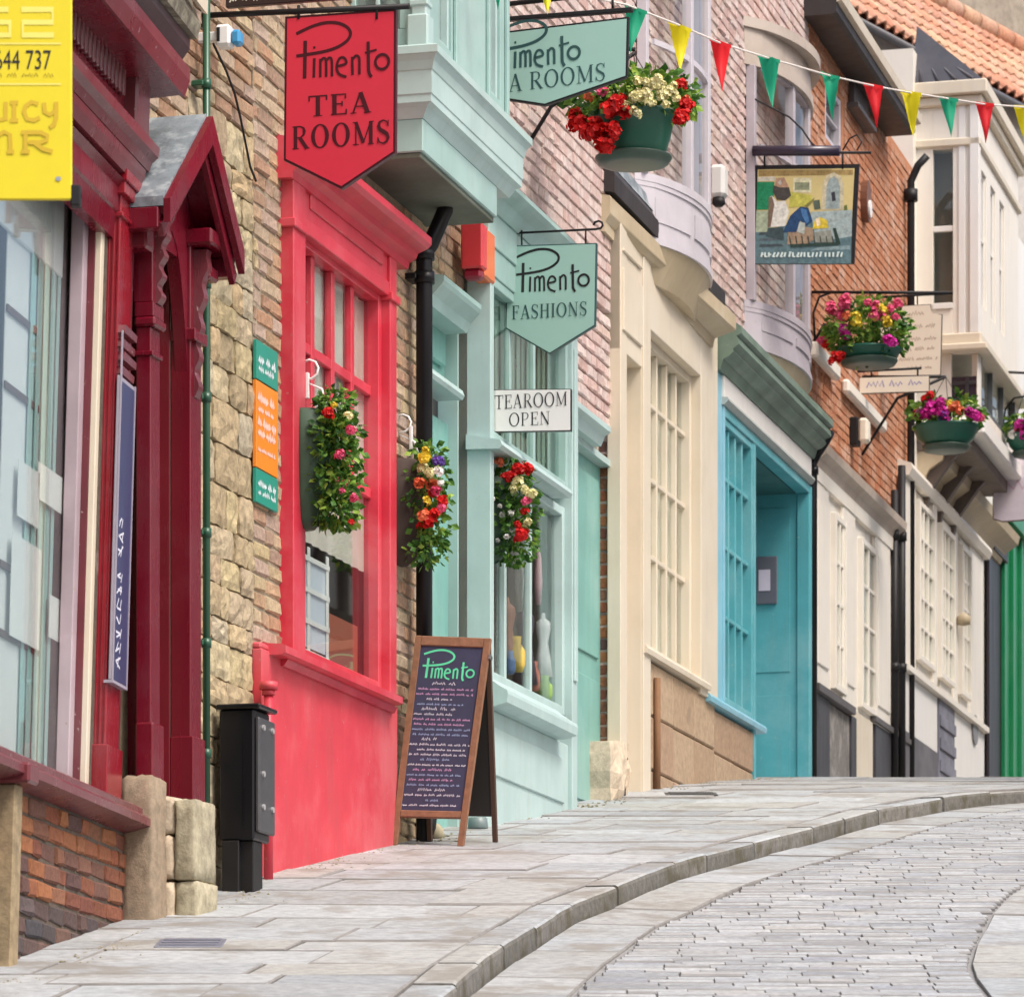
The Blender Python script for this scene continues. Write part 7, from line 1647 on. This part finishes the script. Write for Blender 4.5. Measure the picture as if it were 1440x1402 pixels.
# ================================================================== bunting across the street
bp = [(640, -90), (720, -45), (770, -16), (880, 7), (955, 36), (1013, 61), (1080, 82), (1167, 107), (1228, 121), (1281, 131), (1333, 139), (1385, 147), (1440, 151), (1500, 152), (1600, 140)]
bz = lambda x: 22.3 + (x - 770) * .0138
bt_ = thing('bunting', 'string of triangular green yellow and red flags across the street', 'bunting', tuple(PW(1080, 82, bz(1080))))
mb = MB(XW); mb.tube([PW(x, y, bz(x)) for x, y in bp], .0065, 6, raw=True); mb.build('cord', plain('cord_white', (.72, .66, .62), .8), bt_)
FG, FY, FR = (leaf_mat('flag_green', [(.012, .34, .19), (.015, .38, .21)], .35), leaf_mat('flag_yellow', [(.80, .70, .015), (.84, .74, .02)], .35), leaf_mat('flag_red', [(.72, .012, .018), (.76, .02, .03)], .35))
def cy(x):
    for (a, b), (c, d) in zip(bp, bp[1:]):
        if a <= x <= c: return b + (d - b) * (x - a) / (c - a)
for cx_, w_, tip, dx, mt in ((768, 20, 42, 2, FY), (830, 28, 72, 0, FR) if False else (700, 30, 72, 0, FG), (894, 30, 66, -8, FG), (956, 31, 68, 0, FY), (1013, 29, 72, 2, FR), (1081, 30, 72, 5, FG), (1167, 26, 60, 4, FG), (1228, 26, 60, 5, FR), (1281, 28, 62, 4, FY), (1334, 25, 56, 3, FG), (1385, 24, 56, 1, FR), (1440, 26, 60, 3, FY), (1490, 24, 56, 0, FG)):
    z = bz(cx_); rgb_ = random.Random(cx_); mb = MB(XW); a, b = PW(cx_ - w_ / 2, cy(cx_ - w_ / 2) - 1, z), PW(cx_ + w_ / 2, cy(cx_ + w_ / 2) - 1, z); t = PW(cx_ + dx, cy(cx_) + tip, z)
    n = 6; pts = []; yaw = rgb_.uniform(-.35, .35)
    for j in range(n + 1):
        f = j / n; l, r = a.lerp(t, f), b.lerp(t, f)
        for q in range(4):
            p = l.lerp(r, q / 3); p = p + Vector((0, (.030 * sin(2.2 * q + cx_) * (1 - f) + .05 * sin(f * 3.6 + cx_) * f + yaw * (q / 3 - .5) * (1 - f) * .14), 0)); pts.append(p)
    fs = [[j * 4 + q, j * 4 + q + 1, (j + 1) * 4 + q + 1, (j + 1) * 4 + q] for j in range(n) for q in range(3)]
    mb.add(pts, fs, True, True); fl_ = mb.build('flag', mt, bt_)
    mb = MB(XW); e = [PW(cx_ - w_ / 2 - 1, cy(cx_ - w_ / 2) - 2, z - .004), PW(cx_ + w_ / 2 + 1, cy(cx_ + w_ / 2) - 2, z - .004), PW(cx_ + w_ / 2 + 1, cy(cx_ + w_ / 2) + 3, z - .004), PW(cx_ - w_ / 2 - 1, cy(cx_ - w_ / 2) + 3, z - .004)]
    mb.add(e, [[0, 1, 2, 3]], raw=True); mb.build('hem', mt, fl_)

# ================================================================== houses on the other side, seen only in the shop window glass
OT = thing('timbered_house', 'half timbered house across the street, mirrored in the left window', 'house', (8, 35, H(35)))
fx0, fx1, fy0, fy1 = 7.4, 11.4, 25.0, 45.0
class OF:
    rz = 0
    def P(s, u_, v_, w_):
        d = Vector((fx1 - fx0, fy1 - fy0)).normalized(); nn = Vector((-d.y, d.x)); p = Vector((fx0, fy0)) + d * u_ + nn * w_; return Vector((p.x, p.y, v_))
of = OF(); g = H(28) - .3; TD = plain('timber_dark', (.07, .04, .03), .6)
mb = MB(of); mb.box(0, 20, g - 1, g + 6.2, -5, 0, c=0); mb.build('wall', WHITE, OT)
for z in (.3, 3.1, 5.9): mb = MB(of); mb.box(0, 20, g + z, g + z + .26, 0, .08); mb.build('timber', TD, OT)
for k in range(21): mb = MB(of); mb.box(k * .98, k * .98 + .17, g + .56, g + 5.9, 0, .06); mb.build('timber', TD, OT)
for k in range(0, 20, 3): mb = MB(of); mb.elev([(k * .98 + .17, g + 3.36), (k * .98 + .42, g + 3.36), (k * .98 + .98, g + 5.0), (k * .98 + .98, g + 5.3)], .0, .05); mb.build('timber', TD, OT)
for k in (1, 4, 7, 10, 13, 16):
    for z in (1.2, 3.9): window(OT, of, k * .98 + .2, k * .98 + .95, g + z, g + z + 1.3, .03, WHITE, cols=(.5,), rows=(.5,), fw=.07, md=.03, fd=.05, panes=False)
    mb = MB(of); mb.box(k * .98 + .2, k * .98 + .95, g + 1.2, g + 2.5, .01, .02, c=0); mb.build('pane', plain('pane_sky', (.10, .16, .24), .1), OT); mb = MB(of); mb.box(k * .98 + .2, k * .98 + .95, g + 3.9, g + 5.2, .01, .02, c=0); mb.build('pane', MC['pane_sky'], OT)
for k in range(4):
    a_ = k * 5.0; mb = MB(of); mb.elev([(a_ + .2, g + 6.2), (a_ + 4.8, g + 6.2), (a_ + 2.5, g + 9.0)], -4.8, -.05); mb.build('gable', WHITE, OT)
    for s_ in (-1, 1): mb = MB(of); mb.elev([(a_ + 2.5, g + 9.25), (a_ + 2.5 + s_ * 2.6, g + 6.1), (a_ + 2.5 + s_ * 2.6, g + 5.85), (a_ + 2.5, g + 8.95)], -5, .2); mb.build('roof', plain('roof_brown', (.28, .10, .055), .8), OT)
# moss and grit along the foot of the walls
rm = random.Random(17); mb = MB(XW)
for _ in range(700):
    y = rm.uniform(14, 33); x = facade_x(y) + .045 + abs(rm.gauss(0, .10)) + (.12 if y < 18.6 else 0); r = rm.uniform(.004, .011); z = H(y) + .002
    n = 6; pts = [(x + r * cos(k * pi / 3) * rm.uniform(.7, 1.3), y + r * sin(k * pi / 3) * rm.uniform(.8, 1.8), z - .004) for k in range(n)] + [(x, y, z + r * rm.uniform(.1, .35))]
    mb.add(pts, [[k, (k + 1) % n, n] for k in range(n)], raw=True)
o = mb.build('moss', leaf_mat('moss_mix', [(.24, .21, .11), (.17, .17, .07), (.30, .26, .18), (.34, .30, .22)], .05), pave); o['kind'] = 'stuff'
# loose cable on the limestone wall
cb_ = [(300, 62), (318, 100), (330, 132), (338, 165), (345, 200), (352, 235), (360, 255)]
tag(None or MB().tube([(U(x, .02), V(x, y, .02), .02) for x, y in cb_], .006, 6).build('cable', BLACK_M), 'thin dark cable drooping across the wall beside the red sign', 'cable')

# iron covers let into the pavement
def cover(label, px, py, lx_, ly_, n_, col):
    x, y = gpt(px, py); o = thing('drain_cover', label, 'drain cover', (x, y, H(y)), 'iron covers in the pavement'); a_ = math.atan((H(y + .1) - H(y - .1)) / .2); m_ = plain(col[0], col[1], .5, .3, .25)
    class FL:
        rz = 0
        def P(s, a, b, c): return Vector((x + a, y + b * cos(a_) - c * sin(a_), H(y) + b * sin(a_) + c * cos(a_)))
    f_ = FL(); mb = MB(f_); mb.box(-lx_, lx_, -ly_, ly_, -.03, .007, c=.003); mb.build('plate', m_, o)
    for q in range(n_): mb = MB(f_); b_ = -ly_ + ly_ * 2 * (q + .5) / n_; mb.box(-lx_ * .85, lx_ * .85, b_ - ly_ * .5 / n_, b_ + ly_ * .5 / n_, .0071, .0115, c=.001); mb.build('rib', m_, o)
cover('worn bluish iron cover in the pavement near the bottom left', 268, 1327, .13, .16, 3, ('cover_blue', (.20, .21, .26)))
cover('dark iron grating in the pavement before the sandstone plinth', 972, 1117, .16, .13, 3, ('cover_dark', (.07, .07, .07)))
